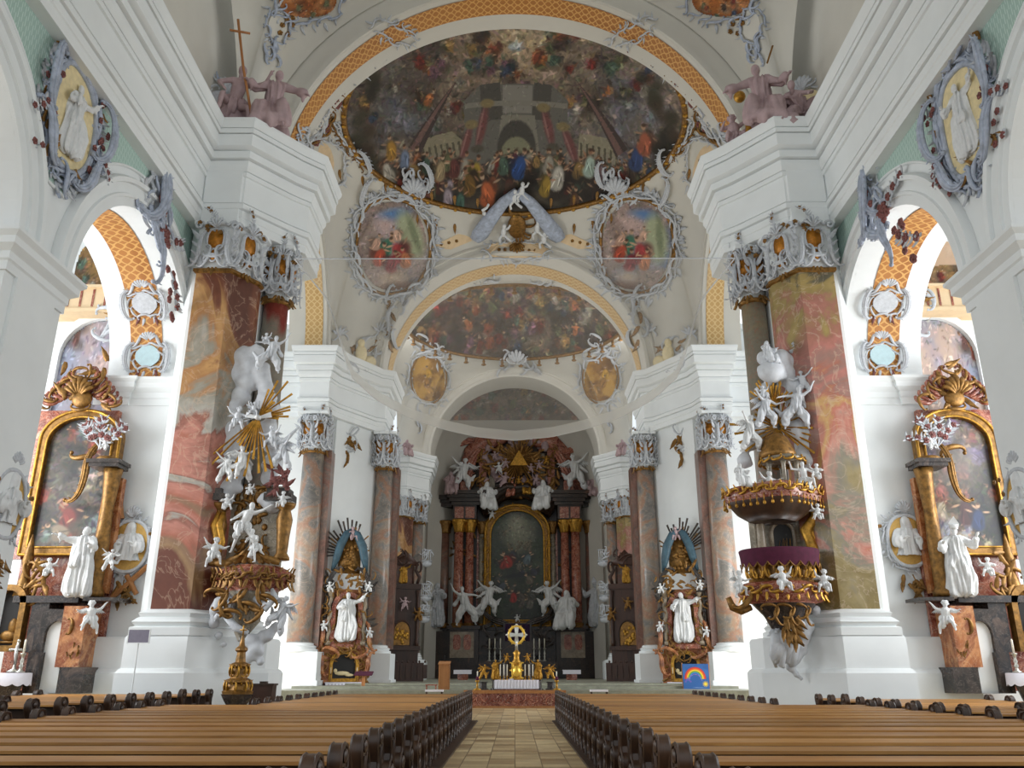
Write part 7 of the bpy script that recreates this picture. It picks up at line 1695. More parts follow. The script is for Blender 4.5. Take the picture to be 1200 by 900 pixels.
    # white balcony grilles and pilaster of the sanctuary wall
    p=P(mx(103),660,85.5); t=thing('sanctuary_statue_niche','narrow white stucco balcony grilles on the sanctuary wall, %s of the high altar'%sd,'stucco ornament',(p.x,85.5,1)); a=MB(); 
    for py in (650,690,715): z=P(603,py,85.5).z-1; a.ell((0,0,z-.9),(.5,.4,.35),10,6); a.box(-.5,.5,-.35,.3,z-.7,z-.6); [scroll(a,rd.uniform(-.4,.4),z+rd.uniform(-.5,.6),.7,rd.uniform(0,3),1,y=-.3) for k in range(5)]; [a.tube([(x,-.35,z-.6),(x,-.42,z),(x,-.35,z+.4)],.04,5) for x in (-.4,-.2,0,.2,.4)]; a.box(-.5,.5,-.38,.3,z+.4,z+.48)
    a.build('grilles',M['stucco'],t,True)
    figure('seated',P(mx(127),535,83.2),26*S(530,83.2),s*-.5,name='cornice_statue',label='reddish seated statue on the distant sanctuary cornice, %s of the high altar'%sd,cat='statue',mat=PK,mirror=s>0)
# ================================================================== HIGH ALTAR
YH=101.0
def H(px,py,dy=0.0): return P(px,py,YH+dy)
def zH(py): return P(603,py,YH).z
t=thing('high_altar','huge dark high altar with red columns, painted altarpiece and golden glory','high altar',(H(606,795).x,YH,1.12)); l=t.location; CXH=l.x; rd=random.Random(300)
mH=S(660,YH)
def hx(d): return CXH+d*mH*1.0
b=MB(); b.box(hx(-105),hx(105),YH+.6,YH+2.5,1.12,zH(738)); 
for s in (-1,1): b.box(*sorted((hx(s*44),hx(s*78))),YH-1.0,YH+1,1.12,zH(738)); b.box(*sorted((hx(s*78),hx(s*104))),YH-.4,YH+1,1.12,zH(740))
wb(b,'pedestal','blackmarble',t)
b=MB(); b.box(hx(-106),hx(106),YH+.2,YH+2.5,zH(738),zH(733)); 
for s in (-1,1): b.box(*sorted((hx(s*42),hx(s*80))),YH-1.3,YH+1,zH(738),zH(734)); b.box(*sorted((hx(s*42),hx(s*80))),YH-1.2,YH+1,1.12,zH(783))
wb(b,'pedestal_cornice','blackmarble',t)
for s in (-1,1):
    b=MB(); x0,x1=sorted((hx(s*49),hx(s*76))); b.box(x0,x1,YH-1.12,YH-1.0,zH(771),zH(741)); pn=wb(b,'pale_panel','palemarble',t)
    for k in (0,1): b=MB(); xa=x0+(x1-x0)*(.12+.44*k); b.prism(oval(xa+(x1-x0)*.17,(zH(762)+zH(744))/2,(x1-x0)*.16,(zH(744)-zH(762))*.5,24,.6),YH-1.17,YH-1.1); wb(b,'red_inlay','redmarble',t,parent=pn)
b=MB(); b.box(hx(-104),hx(104),YH+1.6,YH+2.6,zH(738),zH(592)); wb(b,'back_wall','blackmarble',t)
# columns
def hcol(d,Yo,r,mat,capm):
    b=MB(); x=hx(d); b.lathe([(r,zH(732)),(r*1.0,zH(700)),(r*.88,zH(624))],20,c=(x,YH+Yo,0)); c_=wb(b,'column_shaft',mat,t,True)
    b=MB(); b.lathe([(r*1.5,zH(736)),(r*1.5,zH(734)),(r*1.2,zH(733)),(r*1.3,zH(731.5)),(r*1.02,zH(730))],20,c=(x,YH+Yo,0)); wb(b,'column_base','oldgold',t,True,parent=c_)
    b=MB(); b.lathe([(r*.9,zH(625)),(r*1.0,zH(620)),(r*1.5,zH(612)),(r*1.5,zH(610))],16,c=(x,YH+Yo,0))
    for k in range(14): a=2*PI*k/7; q=MB(); leaf(q,0,0,PI/2,1.1 if k<7 else .8); b.join(q,Matrix.Translation((x+r*math.cos(a),YH+Yo+r*math.sin(a),zH(624 if k<7 else 618)))@Matrix.Rotation(a+PI/2,4,'Z'))
    for k in range(4): a=PI/4+PI/2*k; b.ell((x+r*1.4*math.cos(a),YH+Yo+r*1.4*math.sin(a),zH(612)),.25,8,6)
    wb(b,'column_capital',capm,t,True,parent=c_)
for s in (-1,1):
    hcol(s*68.5,-.6,.58,'redmarble','gold'); hcol(s*56,-.3,.52,'redmarble','gold'); hcol(s*86,.5,.6,'colside','oldgold'); hcol(s*100,1.0,.5,'blackmarble','oldgold'); hcol(s*42,.9,.4,'greymarble','oldgold')
    # entablature blocks
    b=MB(); x0,x1=sorted((hx(s*48),hx(s*76))); b.box(x0,x1,YH-1.1,YH+2,zH(610),zH(594)); en=wb(b,'entablature_block','blackmarble',t)
    for k in (0,1): b=MB(); xa=x0+(x1-x0)*(.08+.46*k); b.box(xa,xa+(x1-x0)*.38,YH-1.2,YH-1.08,zH(609),zH(596)); wb(b,'red_inlay','redmarble',t,parent=en)
    b=MB(); x0,x1=sorted((hx(s*42),hx(s*80)))
    for k,(pa,pb,e) in enumerate(((594,590,.1),(590,586,.35),(586,582,.6),(582,578,.85))): b.box(x0-e+.3,x1+e-.3,YH-1.2-e,YH+2,zH(pa),zH(pb))
    x0,x1=sorted((hx(s*78),hx(s*106)))
    for k,(pa,pb,e) in enumerate(((594,590,.0),(590,586,.2),(586,581,.4))): b.box(x0-e,x1+e,YH-.2-e,YH+2.4,zH(pa),zH(pb))
    wb(b,'cornice','blackmarble',t)
    # white reveal strips between columns (bright wall seen through)
    b=MB(); b.box(*sorted((hx(s*74.5),hx(s*80.5))),YH+1.5,YH+1.58,zH(735),zH(642)); wb(b,'white_strip','plaster',t)
    b=MB(); b.box(*sorted((hx(s*93),hx(s*97))),YH+1.5,YH+1.58,zH(735),zH(662)); wb(b,'white_strip','plaster',t)
    b=MB(); b.box(*sorted((hx(s*37),hx(s*48))),YH+1.0,YH+1.7,zH(735),zH(610)); wb(b,'side_pilaster','redmarble',t)
    # attic pilaster with gold
    b=MB(); b.box(*sorted((hx(s*37),hx(s*46))),YH+.3,YH+1.2,zH(582),zH(524)); at=wb(b,'attic_pilaster','redmarble',t)
    b=MB(); b.box(*sorted((hx(s*27),hx(s*34))),YH+.6,YH+1.2,zH(575),zH(530)); wb(b,'attic_pilaster','greymarble',t)
    b=MB(); 
    for k in range(16): scroll(b,hx(s*(41+rd.uniform(-6,6))),zH(rd.uniform(522,575)),1.0,rd.uniform(0,3),1 if k%2 else -1,y=YH+.2,r=.1)
    for k in range(10): leaf(b,hx(s*rd.uniform(40,68)),zH(rd.uniform(555,580)),rd.uniform(0,6),1.2,y=YH)
    wb(b,'attic_gilding','oldgold',t,True,parent=at)
    b=MB(); b.box(*sorted((hx(s*56),hx(s*68))),YH-.8,YH+.6,zH(578),zH(566)); wb(b,'statue_plinth','redmarble',t)
    b=MB(); scroll(b,hx(s*58),zH(545),5.5,PI/2+s*.4,s,'S',r=.5,y=YH+.9); scroll(b,hx(s*72),zH(560),4,PI/2+s*.8,-s,r=.45,y=YH+.9); scroll(b,hx(s*62),zH(522),3,.3,s,r=.35,y=YH+.8); wb(b,'attic_scroll','redmarble',t,True)
    b=MB(); 
    for k in range(24): leaf(b,hx(s*rd.uniform(40,104)),zH(rd.uniform(600,740)),rd.uniform(0,6),.9,y=YH+1.3)
    for k in range(14): scroll(b,hx(s*rd.uniform(36,40)),zH(rd.uniform(610,730)),1.0,PI/2+rd.uniform(-.5,.5),s,y=YH+.8,r=.09)
    wb(b,'gilded_ornament','oldgold',t,True)
# attic back, arched gable, glory
b=MB(); o=[(hx(-58),zH(582)),(hx(58),zH(582)),(hx(62),zH(545)),(hx(52),zH(525)),(hx(30),zH(510)),(hx(0),zH(505)),(hx(-30),zH(510)),(hx(-52),zH(525)),(hx(-62),zH(545))]; b.prism(o,YH+1.2,YH+1.9); wb(b,'attic_back','darkmarble',t)
b=MB(); pts=[(hx(-44),zH(594)),(hx(-34),zH(588)),(hx(-24),zH(577)),(hx(-12),zH(571)),(hx(0),zH(573)),(hx(12),zH(571)),(hx(24),zH(577)),(hx(34),zH(588)),(hx(44),zH(594))]
for dy,r_ in ((-.7,.5),(-.3,.8),(.3,1.0)): b.tube([(x,YH+dy,z-.4*(dy+.7)) for x,z in pts],r_,8)
wb(b,'arched_gable','blackmarble',t,True)
gc=H(608,540,-.2); wb(rays(gc,44,1.6,4.2,.13,seed=8),'glory_rays','oldgold',t); b=MB(); b.prism([(gc.x-1.1,gc.z-.7),(gc.x+1.1,gc.z-.7),(gc.x,gc.z+1.2)],gc.y-.6,gc.y-.4); b.ell((gc.x,gc.y-.2,gc.z),(.7,.3,.7),16,8); wb(b,'glory_triangle','gold',t)
bl=[]
for k in range(46): a=rd.uniform(0,2*PI); q=rd.uniform(30,46) if k%2 else rd.uniform(22,34); x,y=608+math.cos(a)*q*1.05,545+math.sin(a)*q*.75; bl.append((x,min(max(y,512),580),rd.uniform(3,6),rd.uniform(-.3,.6)))
cbank(clouds(bl,YH+.5,3),'clouds',t,'pink_stucco',.16)
b=MB(); 
for k in range(40): a=rd.uniform(0,2*PI); q=rd.uniform(16,44); leaf(b,608+0*a+hx(0)-608+math.cos(a)*q*mH,zH(545+math.sin(a)*q*.75),rd.uniform(0,6),1.3,y=YH-.2)
wb(b,'gilded_foliage','oldgold',t,True)
for k,(px,py,h,po,mt) in enumerate(((590,580,26,'angel','pink_stucco'),(600,582,24,'seated','redfig'),(618,580,24,'seated','goldfig'),(628,570,20,'puttosit','pink_stucco'),(592,550,16,'putto','pink_stucco'),(585,556,18,'putto','statue'),(622,556,16,'putto','pink_stucco'),(632,552,16,'putto','pink_stucco'),(608,568,14,'puttosit','goldfig'),(580,540,14,'putto','pink_stucco'),(640,545,14,'putto','goldfig'))):
    mt=M['redmarble'] if mt=='redfig' else (M['gold'] if mt=='goldfig' else M[mt]); figure(po,H(px,py,-.7)-t.location,h*S(py,YH),rd.uniform(-.5,.5),parent=t,part='glory_figure',mat=mt,mirror=k%2==1)
# red curtain-like canopy at the top
b=MB(); 
for s in (-1,1): b.tube([(hx(s*10),YH+.8,zH(508)),(hx(s*25),YH+.5,zH(514)),(hx(s*42),YH+.6,zH(515)),(hx(s*58),YH+.9,zH(528)),(hx(s*66),YH+1.0,zH(545))],[.6,1.0,1.1,.9,.4],8,.6)
wb(b,'red_canopy','redmarble',t,True)
# the altarpiece
o=archpts(hx(-31),hx(31),zH(726),zH(627),24,.95); b=MB(); b.ring(offs(o,.75),o,YH+.3,YH+1.0); fr=wb(b,'gilded_frame','oldgold',t,auto=40)
b=MB(); outline_tube(b,offs(o,.7),.16,YH+.25); outline_tube(b,offs(o,.08),.12,YH+.3)
for k in range(60): q=offs(o,.4)[rd.randrange(len(o))]; 
bp=offs(o,.4); border(b,None,bp,1.0,rd,y=YH+.25,step=.8); wb(b,'frame_ornament','gold',t,True,parent=fr)
cv=Canvas(100,220,.46,33,'#3d4238'); cv.clouds(['#55584a','#2a2e2a','#6b6a58','#33402f'],4); cv.ell(.23,.82,.2,.2,'#8a8a78',0,.9,.9); cv.ell(.23,.9,.1,.1,'#a5a28c',0,.9,.7)
for k in range(16): cv.figure(.23+cv.r.uniform(-.19,.19),cv.r.uniform(.06,.6),cv.r.uniform(.1,.15),['#3a4038','#4a4a44','#5a5248','#3a3a44','#6a6458'][k%5],'#a08468',cv.r.uniform(-.8,.8))
cv.impasto(1200,.012,.35); cv.figure(.15,.53,.2,'#a03428','#c8a080',.5); cv.figure(.11,.5,.14,'#8a2f26','#b89070',-.4); cv.figure(.2,.2,.15,'#9a2f2a','#c8a080',.2); cv.figure(.32,.55,.16,'#5a6a70','#c8a080',-.4); cv.line(.08,.38,.38,.42,.05,'#23262a',.9); cv.figure(.34,.36,.14,'#6a5f50','#c8a080',.6); cv.figure(.1,.3,.14,'#4a5058','#c8a080',-.6)
for k in range(8): cv.figure(.23+cv.r.uniform(-.15,.15),cv.r.uniform(.64,.8),.07,'#6a6250','#a89070',cv.r.uniform(-1,1))
paint_arch(t,cv,hx(-31)-l.x,hx(31)-l.x,zH(726)-l.z,zH(627)+(hx(31)-hx(-31))/2*.95-l.z,.62,(hx(31)-hx(-31))/2*.95,'oil').parent=fr
b=MB(); b.box(hx(-33),hx(33),YH+.9,YH+1.6,zH(735),zH(596)); wb(b,'painting_back','blackmarble',t)
b=MB()
for s in (-1,1): scroll(b,hx(s*22),zH(728),3.4,s*.3,s,'S',r=.3,y=YH-.3); scroll(b,hx(s*36),zH(730),2.0,.4,-s,r=.2,y=YH-.3)
wb(b,'scrolls','darkmarble',t,True)
# tabernacle with purple veil
b=MB(); b.box(hx(-20),hx(20),YH-1.8,YH+.6,1.12,zH(766)); b.box(hx(-26),hx(26),YH-1.6,YH+.6,zH(768),zH(752)); b.box(hx(-16),hx(16),YH-1.2,YH+.6,zH(752),zH(731)); wb(b,'tabernacle','blackmarble',t)
b=MB()
for k in range(14): x=hx(-13+2*k); b.tube([(x,YH-1.35,zH(766)),(x,YH-1.32,zH(750)),(x,YH-1.3,zH(732))],.11,6)
wb(b,'purple_veil','purple',t,True)
for k in range(16): pass
b=MB()
for k in range(16): scroll(b,hx(rd.choice((-1,1))*rd.uniform(18,40)),zH(rd.uniform(738,775)),1.2,rd.uniform(0,3),1 if k%2 else -1,y=YH-1.4,r=.1)
wb(b,'dark_scrolls','darkmarble',t,True)
# statues on the altar
for i,(px,py,h,po,mi,lab) in enumerate(((511,735,48,'nun',0,'grey statue in shadow at the far left of the high altar'),(545,737,46,'orator',0,'white statue with flung-out arms before the left red columns of the high altar'),(571,728,44,'angel',0,'white winged angel left of the altarpiece frame'),
    (645,728,44,'angel',1,'white statue right of the altarpiece frame'),(665,737,44,'seated',1,'white statue with a child figure before the right red columns of the high altar'),(699,735,48,'bishop',1,'pale tall statue at the far right of the high altar'))):
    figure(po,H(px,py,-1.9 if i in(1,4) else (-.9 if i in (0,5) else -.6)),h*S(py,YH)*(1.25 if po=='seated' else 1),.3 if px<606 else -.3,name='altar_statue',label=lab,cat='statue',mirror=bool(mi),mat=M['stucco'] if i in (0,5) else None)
for px,py,h,po,mi,lab in ((541,580,42,'angel',0,'white angel pair standing on the left cornice of the high altar'),(570,598,34,'seated',0,'white seated figure leaning on the left half of the altar gable'),(637,598,36,'seated',1,'white seated figure leaning on the right half of the altar gable'),(676,580,46,'angel',1,'white angel with lifted arm on the right cornice of the high altar'),(528,580,28,'seated',1,'dark reddish figure at the outer left end of the high altar cornice'),(697,582,26,'seated',0,'dark reddish figure at the outer right end of the high altar cornice'),(541,562,26,'putto',1,'little white cherub over the left cornice of the high altar')):
    mt=PK if 'reddish' in lab else None; figure(po,H(px,py,-1.5 if 'gable' in lab else -1.0),h*S(py,YH)*(1.25 if po=='seated' else 1),.25 if px<606 else -.25,name='altar_statue',label=lab.replace('angel pair','angel'),cat='statue',mirror=bool(mi),mat=mt)
figure('putto',H(576,609,-1.0),14*S(609,YH),0,name='cherub',label='small pale cherub under the left gable of the high altar',cat='cherub')
figure('puttosit',H(606,729,-.9),12*S(729,YH),0,name='cherub',label='tiny white figure under the middle of the altarpiece frame',cat='cherub')
# tall silver candlesticks of the high altar
for k,px in enumerate((573,579.5,586,625.5,632,638)):
    p=H(px,775,-2.6); ca=thing('candlestick','tall silver candlestick on the high altar, %s of the three on the %s'%(('outermost','middle','innermost')[k] if k<3 else ('innermost','middle','outermost')[k-3],'left' if k<3 else 'right'),'candlestick',p,group='tall silver candlesticks'); h=25*S(760,YH); b,pf=candle(ca,0,0,0,h,.09); b.build('stand',M['silver'],ca,True); q=MB(); q.lathe(pf,8); q.build('candle',M['wax'],ca,True)
b=MB(); b.box(hx(-44),hx(44),YH-2.9,YH-1.5,1.12,zH(775)-.02); wb(b,'candle_bench','blackmarble',t)
# ================================================================== CROSS ALTAR, FRONT OF THE CHOIR
YX=48.6
def XA(px,py,dy=0.0): return P(px,py,YX+dy)
b=MB(); zt=.86; t=thing('altar_step','carved red marble front of the raised choir floor, at the end of the aisle','marble front',(0,47.25,0)); b.box(-2.6,2.6,-.1,.13,0,.72); b.build('front',M['redmarble'],t); b=MB(); b.box(-2.7,2.7,-.2,.13,.72,.88); b.box(-2.7,2.7,-.18,.13,0,.1); b.build('rail',M['ochrewood'],t); b=MB(); rd=random.Random(12)
for k in range(26): scroll(b,-2.3+.184*k,.41+.12*math.sin(k*1.7),.42,k*.9,1 if k%2 else -1,y=-.11,r=.035)
for k in range(16): leaf(b,-2.3+.3*k,.3,rd.uniform(0,3),.3,y=-.11)
b.build('carving',M['redmarble'],t,True)
c_=XA(605,806); zt=XA(605,797).z; t=thing('altar_table','free-standing altar table before the choir, at the end of the central aisle','altar',(c_.x,YX,.86)); b=MB(); b.box(-1.15,1.15,-.35,.7,0,zt-.86-.02); b.build('table',M['redmarble'],t)
b=MB(); b.box(-1.2,1.2,-.42,.72,zt-.02,zt+.01); b.box(-1.21,1.21,-.44,-.42,.93,zt+.01); 
for sx in (-1,1): b.box(*sorted((sx*1.2,sx*1.22)),-.44,.72,.93,zt+.01)
for k in range(14): b.tube([(-1.12+k*.172,-.45,.95),(-1.1+k*.172,-.45,zt)],.025,5)
o=b.build('altar_cloth',M['white'],None); o.location=(c_.x,YX,0); tag(o,'white pleated cloth on the free-standing altar at the end of the aisle','altar cloth')
# gilded tabernacle with the great cross
p=XA(605,796,.6); t=thing('altar_cross','silver and gold ringed cross on a gilded pedestal, on the free-standing altar','cross',(p.x,YX+.35,zt+.01)); m=S(770,YX); Z=lambda py:P(603,py,YX+.35).z-zt-.01
b=MB(); b.lathe([(.38,0),(.4,.1),(.26,.2),(.24,.5),(.36,.6),(.36,.66),(.22,Z(783)),(.3,Z(779)),(.3,Z(777)),(.17,Z(773)),(.15,Z(768)),(.22,Z(765)),(.08,Z(762))],14); b.build('pedestal',M['gold'],t,True)
b=MB()
for k in range(12): a=2*PI*k/6; scroll(b,.3*math.cos(a),.3+.4*(k//6),.4,PI/2,1 if k%2 else -1,y=-.35,r=.05)
b.prism(oval(0,.45,.2,.3,20),-.44,-.36); b.build('pedestal_ornament',M['brightgold'],t,True)
zc=Z(744); b=MB(); b.tube([(0,0,Z(762)),(0,0,zc)],[.09,.04],8); 
for a in (0,PI/2,PI,3*PI/2):
    d=Vector((math.cos(a),0,math.sin(a))); q=Vector((-d.z,0,d.x)); c0=Vector((0,-.03,zc)); b.add([c0+q*.07+Vector((0,-.05,0)),c0-q*.07+Vector((0,-.05,0)),c0+d*.5-q*.14,c0+d*.56,c0+d*.5+q*.14],[(0,1,2,3,4)]); b.add([c0+q*.07+Vector((0,.06,0)),c0-q*.07+Vector((0,.06,0)),c0+d*.5-q*.14,c0+d*.56,c0+d*.5+q*.14],[(4,3,2,1,0)])
    b.ell(c0+d*.55,.06,8,6)
b.build('silver_cross',M['silver'],t,True)
b=MB(); b.tube([(.42*math.cos(2*PI*k/32),0,zc+.46*math.sin(2*PI*k/32)) for k in range(33)],.075,8,.7)
for k in range(12): a=2*PI*k/12; leaf(b,.42*math.cos(a),zc+.46*math.sin(a),a,.14)
b.build('gold_ring',M['brightgold'],t,True)
for i,(px,py,h,po,lab,gp) in enumerate(((580.5,797,21,'saint','gilded angel standing at the left end of the free-standing altar',0),(630,797,21,'saint','gilded angel standing at the right end of the free-standing altar',0),(593.5,777,13,'putto','gilded cherub on a ledge left of the ringed cross',0),(618,777,13,'putto','gilded cherub on a ledge right of the ringed cross',0),(566,799,18,'angel','gilded angel on a dark block, outermost left of the altar',0),(645,799,18,'angel','gilded angel on a dark block, outermost right of the altar',0))):
    p=XA(px,py,.5); zb=p.z
    f_=figure(po,p,h*S(py,YX)*1.05,.3 if px<605 else -.3,name='gilded_angel',label=lab,cat='angel',mat=M['gold'],mirror=px>605)
    q=MB()
    zl=(.86 if i in (4,5) else (zt+.01 if i in (2,3) else .86)); q.lathe([(.3,zl-zb),(.3,zl-zb+.05),(.2,zl-zb+.1),(.2,-.06),(.26,-.02),(.26,0)],12); k_=1/f_.scale[1]; q.v=[(x*k_,y*k_,z*k_) for x,y,z in q.v]; q.build('pedestal',M['darkmarble'],f_,auto=40)
for k,px in enumerate((586,590,594,615,619.5,624)):
    p=XA(px,796,.15); ca=thing('candlestick','short brass candlestick with white candle on the free-standing altar, %s of three on the %s'%(('outermost','middle','innermost')[k] if k<3 else ('innermost','middle','outermost')[k-3],'left' if k<3 else 'right'),'candlestick',(p.x,YX+.1,zt+.01),group='altar table candlesticks'); b,pf=candle(ca,0,0,0,.82,.025); b=MB(); b.lathe([(.07,0),(.07,.03),(.025,.06),(.02,.15),(.05,.2),(.02,.22)],10); b.build('stand',M['gold'],ca,True); q=MB(); q.lathe([(.03,.2),(.028,.78),(.005,.82)],8); q.build('candle',M['wax'],ca,True)
p=XA(605,797); ca=thing('open_missal','small white book lying on the free-standing altar cloth','book',(c_.x-.3,YX-.15,zt+.011)); b=MB(); b.box(-.15,.15,-.1,.1,0,.05); b.build('pages',M['white'],ca); b=MB(); b.box(-.16,.16,-.11,.11,-.0,.012); b.build('cover',M['crimson'],ca)
for px,lab in ((559,'left'),(652,'right')):
    p=XA(px,800,-.3); ca=thing('candle_lantern','gilded lantern stand with red glass, beside the %s end of the altar'%lab,'lantern',(p.x,YX-.3,.86)); b=MB(); b.lathe([(.22,0),(.22,.06),(.06,.1),(.05,.4),(.12,.45),(.12,.5)],10); b.box(-.02,.02,-.02,.02,.5,.52); b.build('stand',M['gold'],ca,True); b=MB(); b.lathe([(.08,.5),(.09,.62),(.07,.7)],10); b.build('red_glass',M['crimson'],ca,True); b=MB(); b.lathe([(.03,.7),(.03,.95),(.005,.98)],8); b.build('candle',M['wax'],ca,True)
# ambo, low tables, kneeler, reading desk, poster
p=P(520,801,50.5); zt2=P(520,777,50.5).z; ca=thing('ambo','light brown wooden lectern box on the choir floor, left of the altar','lectern',(p.x,50.5,.86)); w=6.3*S(790,50.5); b=MB(); b.box(-w,w,-.25,.3,0,zt2-.86-.08); b.build('body',M['ochrewood'],ca); b=MB(); b.ring([(-w*.85,.1),(w*.85,.1),(w*.85,zt2-1.0),(-w*.85,zt2-1.0)],[(-w*.7,.18),(w*.7,.18),(w*.7,zt2-1.08),(-w*.7,zt2-1.08)],-.28,-.25); b.build('panel_frame',M['ochrewood'],ca); b=MB(); b.add([(-w*1.1,-.32,zt2-.95),(w*1.1,-.32,zt2-.95),(w*1.1,.35,zt2-.8),(-w*1.1,.35,zt2-.8),(-w*1.1,-.32,zt2-.9),(w*1.1,-.32,zt2-.9),(w*1.1,.35,zt2-.75),(-w*1.1,.35,zt2-.75)],[(0,3,2,1),(4,5,6,7),(0,1,5,4),(1,2,6,5),(2,3,7,6),(3,0,4,7)]); b.build('desk_top',M['ochrewood'],ca); b=MB(); b.tube([(0,.2,zt2-.78),(0,.1,zt2-.5)],.012,5); b.ell((0,.08,zt2-.48),.035,8,6); b.build('microphone',M['black'],ca)
for px,lab in ((542,'left'),(669.5,'right')):
    p=P(px,792,80); zt3=P(px,785,80).z; w=10.5*S(788,80); ca=thing('side_table','low stone side table in front of the %s pedestal of the high altar'%lab,'table',(p.x,80,1.12)); b=MB(); b.lathe([(w*.5,0),(w*.6,.1),(w*.6,zt3-1.3)],4,sy=.5); b.box(-w*.9,w*.9,-.4,.4,zt3-1.3,zt3-1.16); b.build('table',M['redmarble'],ca); b=MB(); b.box(-w,w,-.46,.46,zt3-.04,zt3); b.box(-w,w,-.48,-.46,zt3-.36,zt3); o=b.build('altar_cloth',M['white'],None); o.location=(p.x,80,0); tag(o,'white cloth on the low side table before the %s half of the high altar'%lab,'altar cloth')
for px,lab,wd in ((509,'left',10.5),(701,'right',10.5)):
    p=P(px,808,46.6); z=p.z; ca=thing('low_bench','white-topped low bench in front of the choir step, %s of the altar'%lab,'bench',(p.x,46.4,0)); w=wd*S(808,46.4); b=MB(); b.box(-w,w,-.2,.2,z-.1,z); b.build('top',M['white'],ca); b=MB(); [b.box(x-.04,x+.04,-.15,.15,0,z-.1) for x in (-w*.85,w*.85)]; b.build('legs',M['stallwood'],ca)
p=P(505,805,48.2); ca=thing('kneeler','small reddish prayer stool on the choir step, left of the altar','stool',(p.x,48.2,.86)); b=MB(); b.box(-.32,.32,-.15,.15,.24,.3); b.build('top',M['redmarble'],ca)
for sx in (-1,1): b=MB(); b.box(*sorted((sx*.28,sx*.22)),-.13,.13,0,.24); b.build('leg',M['redmarble'],ca)
p=P(425,806,54.0); z1=P(425,789,54.0).z; ca=thing('reading_desk','slim wooden reading desk with red cover, right of the left pier altar','lectern',(p.x,54.0,.86)); b=MB(); b.box(-.35,.35,-.25,.25,0,.05); b.box(-.1,.1,-.06,.06,.05,z1-.95); b.build('post',M['ochrewood'],ca); b=MB(); b.add([(-.55,-.3,z1-1.0),(.55,-.3,z1-1.0),(.55,.3,z1-.8),(-.55,.3,z1-.8),(-.55,-.3,z1-.94),(.55,-.3,z1-.94),(.55,.3,z1-.74),(-.55,.3,z1-.74)],[(0,3,2,1),(4,5,6,7),(0,1,5,4),(1,2,6,5),(2,3,7,6),(3,0,4,7)]); b.build('sloped_top',M['crimson'],ca)
# barrier ropes by the white plinths
for s in (-1,1):
    q=[P(603+s*171,800,57.5),P(603+s*163,804,57.3),P(603+s*155,806,57.2),P(603+s*147,808,57.4)]; b=MB(); b.tube([(v.x,v.y-.3,v.z) for v in q],.025,5); tag(b.build('barrier_rope',M['black'],None),'thin dark barrier rope across the white plinth, %s of the choir'%('left' if s<0 else 'right'),'rope')
# rainbow picture on an easel
YE=52.2; p=P(816,808,YE); za,zb=P(816,807.5,YE).z,P(816,778,YE).z; w=15.3*S(795,YE); ca=thing('rainbow_poster','blue board with painted rainbow and sun on an easel, below the right pier altar','poster',(p.x,YE,.86)); 
cv=Canvas(160,150,1.06,4,'#2f5f9e'); cv.clouds(['#2a5590','#3a6aa8'],3)
for k,col in enumerate(('#c8342c','#e0662a','#eec22e','#6aa23c','#3f7fc0')): r_=.44-.05*k; cv.ell(.5,.42,r_,r_*1.05,col,0,.03)
cv.ell(.5,.42,.2,.21,'#2f5f9e',0,.04); cv.poly([(0,0),(1.06,0),(1.06,.4),(0,.4)],'#2f5f9e')
for k in range(16): a=PI*(.04+.92*k/15); cv.ell(.5+.27*math.cos(a),.4+.28*math.sin(a)-.1,.02,.02,['#8a6ac0','#b48ad0','#c85a9a'][k%3])
for k in range(5): a=PI*.1*k; cv.ell(.1+.05*k,.42-.06*abs(k-2),.05,.05,'#7a5ab0',0,.4,.8)
for k in range(12): a=2*PI*k/12; cv.line(.9,.2,.9+.14*math.cos(a),.2+.14*math.sin(a),.03,'#eec22e')
cv.ell(.9,.2,.07,.07,'#f2d040'); cv.line(.3,.07,.95,.05,.015,'#cdd6e6',.7)
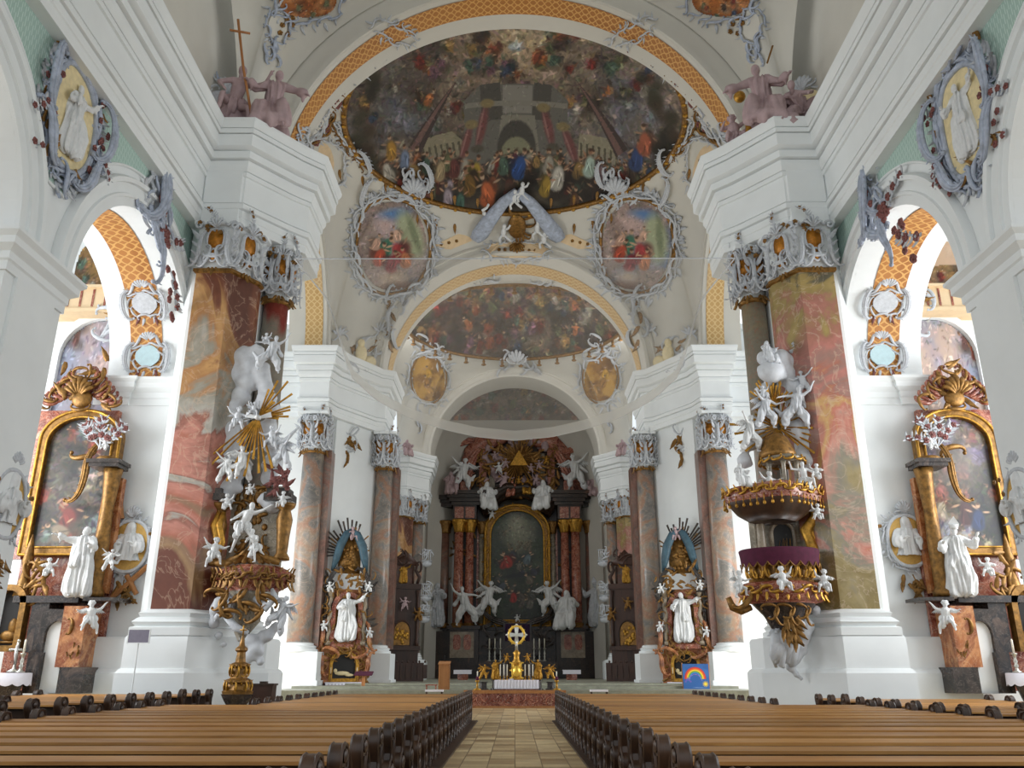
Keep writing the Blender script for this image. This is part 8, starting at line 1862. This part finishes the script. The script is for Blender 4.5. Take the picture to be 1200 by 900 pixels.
painted('picture',cv,lambda u,v:(-w+2*w*u,-.031,za-.86+(zb-za)*v),M['paint'],ca); b=MB(); b.box(-w,w,-.03,.0,za-.86,zb-.86); b.build('board',plain('board_blue','#2f5f9e',.6),ca)
b=MB(); 
for x in (-w*1.02,w*1.02): b.tube([(x,.02,0),(x*1.0,.02,zb-.8)],.035,6)
b.tube([(0,.8,0),(0,.05,zb-.9)],.035,6); b.build('easel',M['ochrewood'],ca)
# ================================================================== CAMERA, LIGHT
cam=bpy.data.cameras.new('camera'); cam.sensor_width=36; cam.lens=F*36/1200; cam.clip_end=400; cam.clip_start=.1
co=bpy.data.objects.new('camera',cam); COL.objects.link(co); co.location=(0,0,EYE); co.rotation_euler=(PI/2+TH,0,math.atan(3/F)/CS); scene.camera=co
w=bpy.data.worlds.new('daylight'); scene.world=w; w.use_nodes=True; bg=w.node_tree.nodes['Background']; bg.inputs['Color'].default_value=(.88,.95,1,1); bg.inputs['Strength'].default_value=.88
def area(name,loc,rot,sx,sy,power,col=(1,1,1)):
    l=bpy.data.lights.new(name,'AREA'); l.shape='RECTANGLE'; l.size=sx; l.size_y=sy; l.energy=power; l.color=col; o=bpy.data.objects.new(name,l); COL.objects.link(o); o.location=loc; o.rotation_euler=rot; return o
for s in (-1,1):
    area('chapel_window_light',(s*22.5,24.5,9),(0,s*PI/2,0),7,10,1800,(.95,.98,1))
    area('transept_window_light',(s*24,44,8),(0,s*PI/2,0),10,12,1500,(.95,.98,1))
    l_=area('plinth_fill_light',(s*19,47,4.5),(0,0,0),5,6,650,(.97,.99,1)); l_.rotation_euler=(Vector((s*9,61,2.5))-Vector((s*19,47,4.5))).to_track_quat('-Z','Y').to_euler()  # added fill lamp that brightens the far plinths, no door there
    area('choir_window_light',(s*11.5,74,27),(0,s*PI/2*1.1,0),14,6,1000,(1,.98,.95))
vs=scene.view_settings; scene.display_settings.display_device='sRGB'; vs.view_transform='Standard'; vs.look='None'; vs.gamma=1; vs.use_curve_mapping=False; vs.exposure=0.22
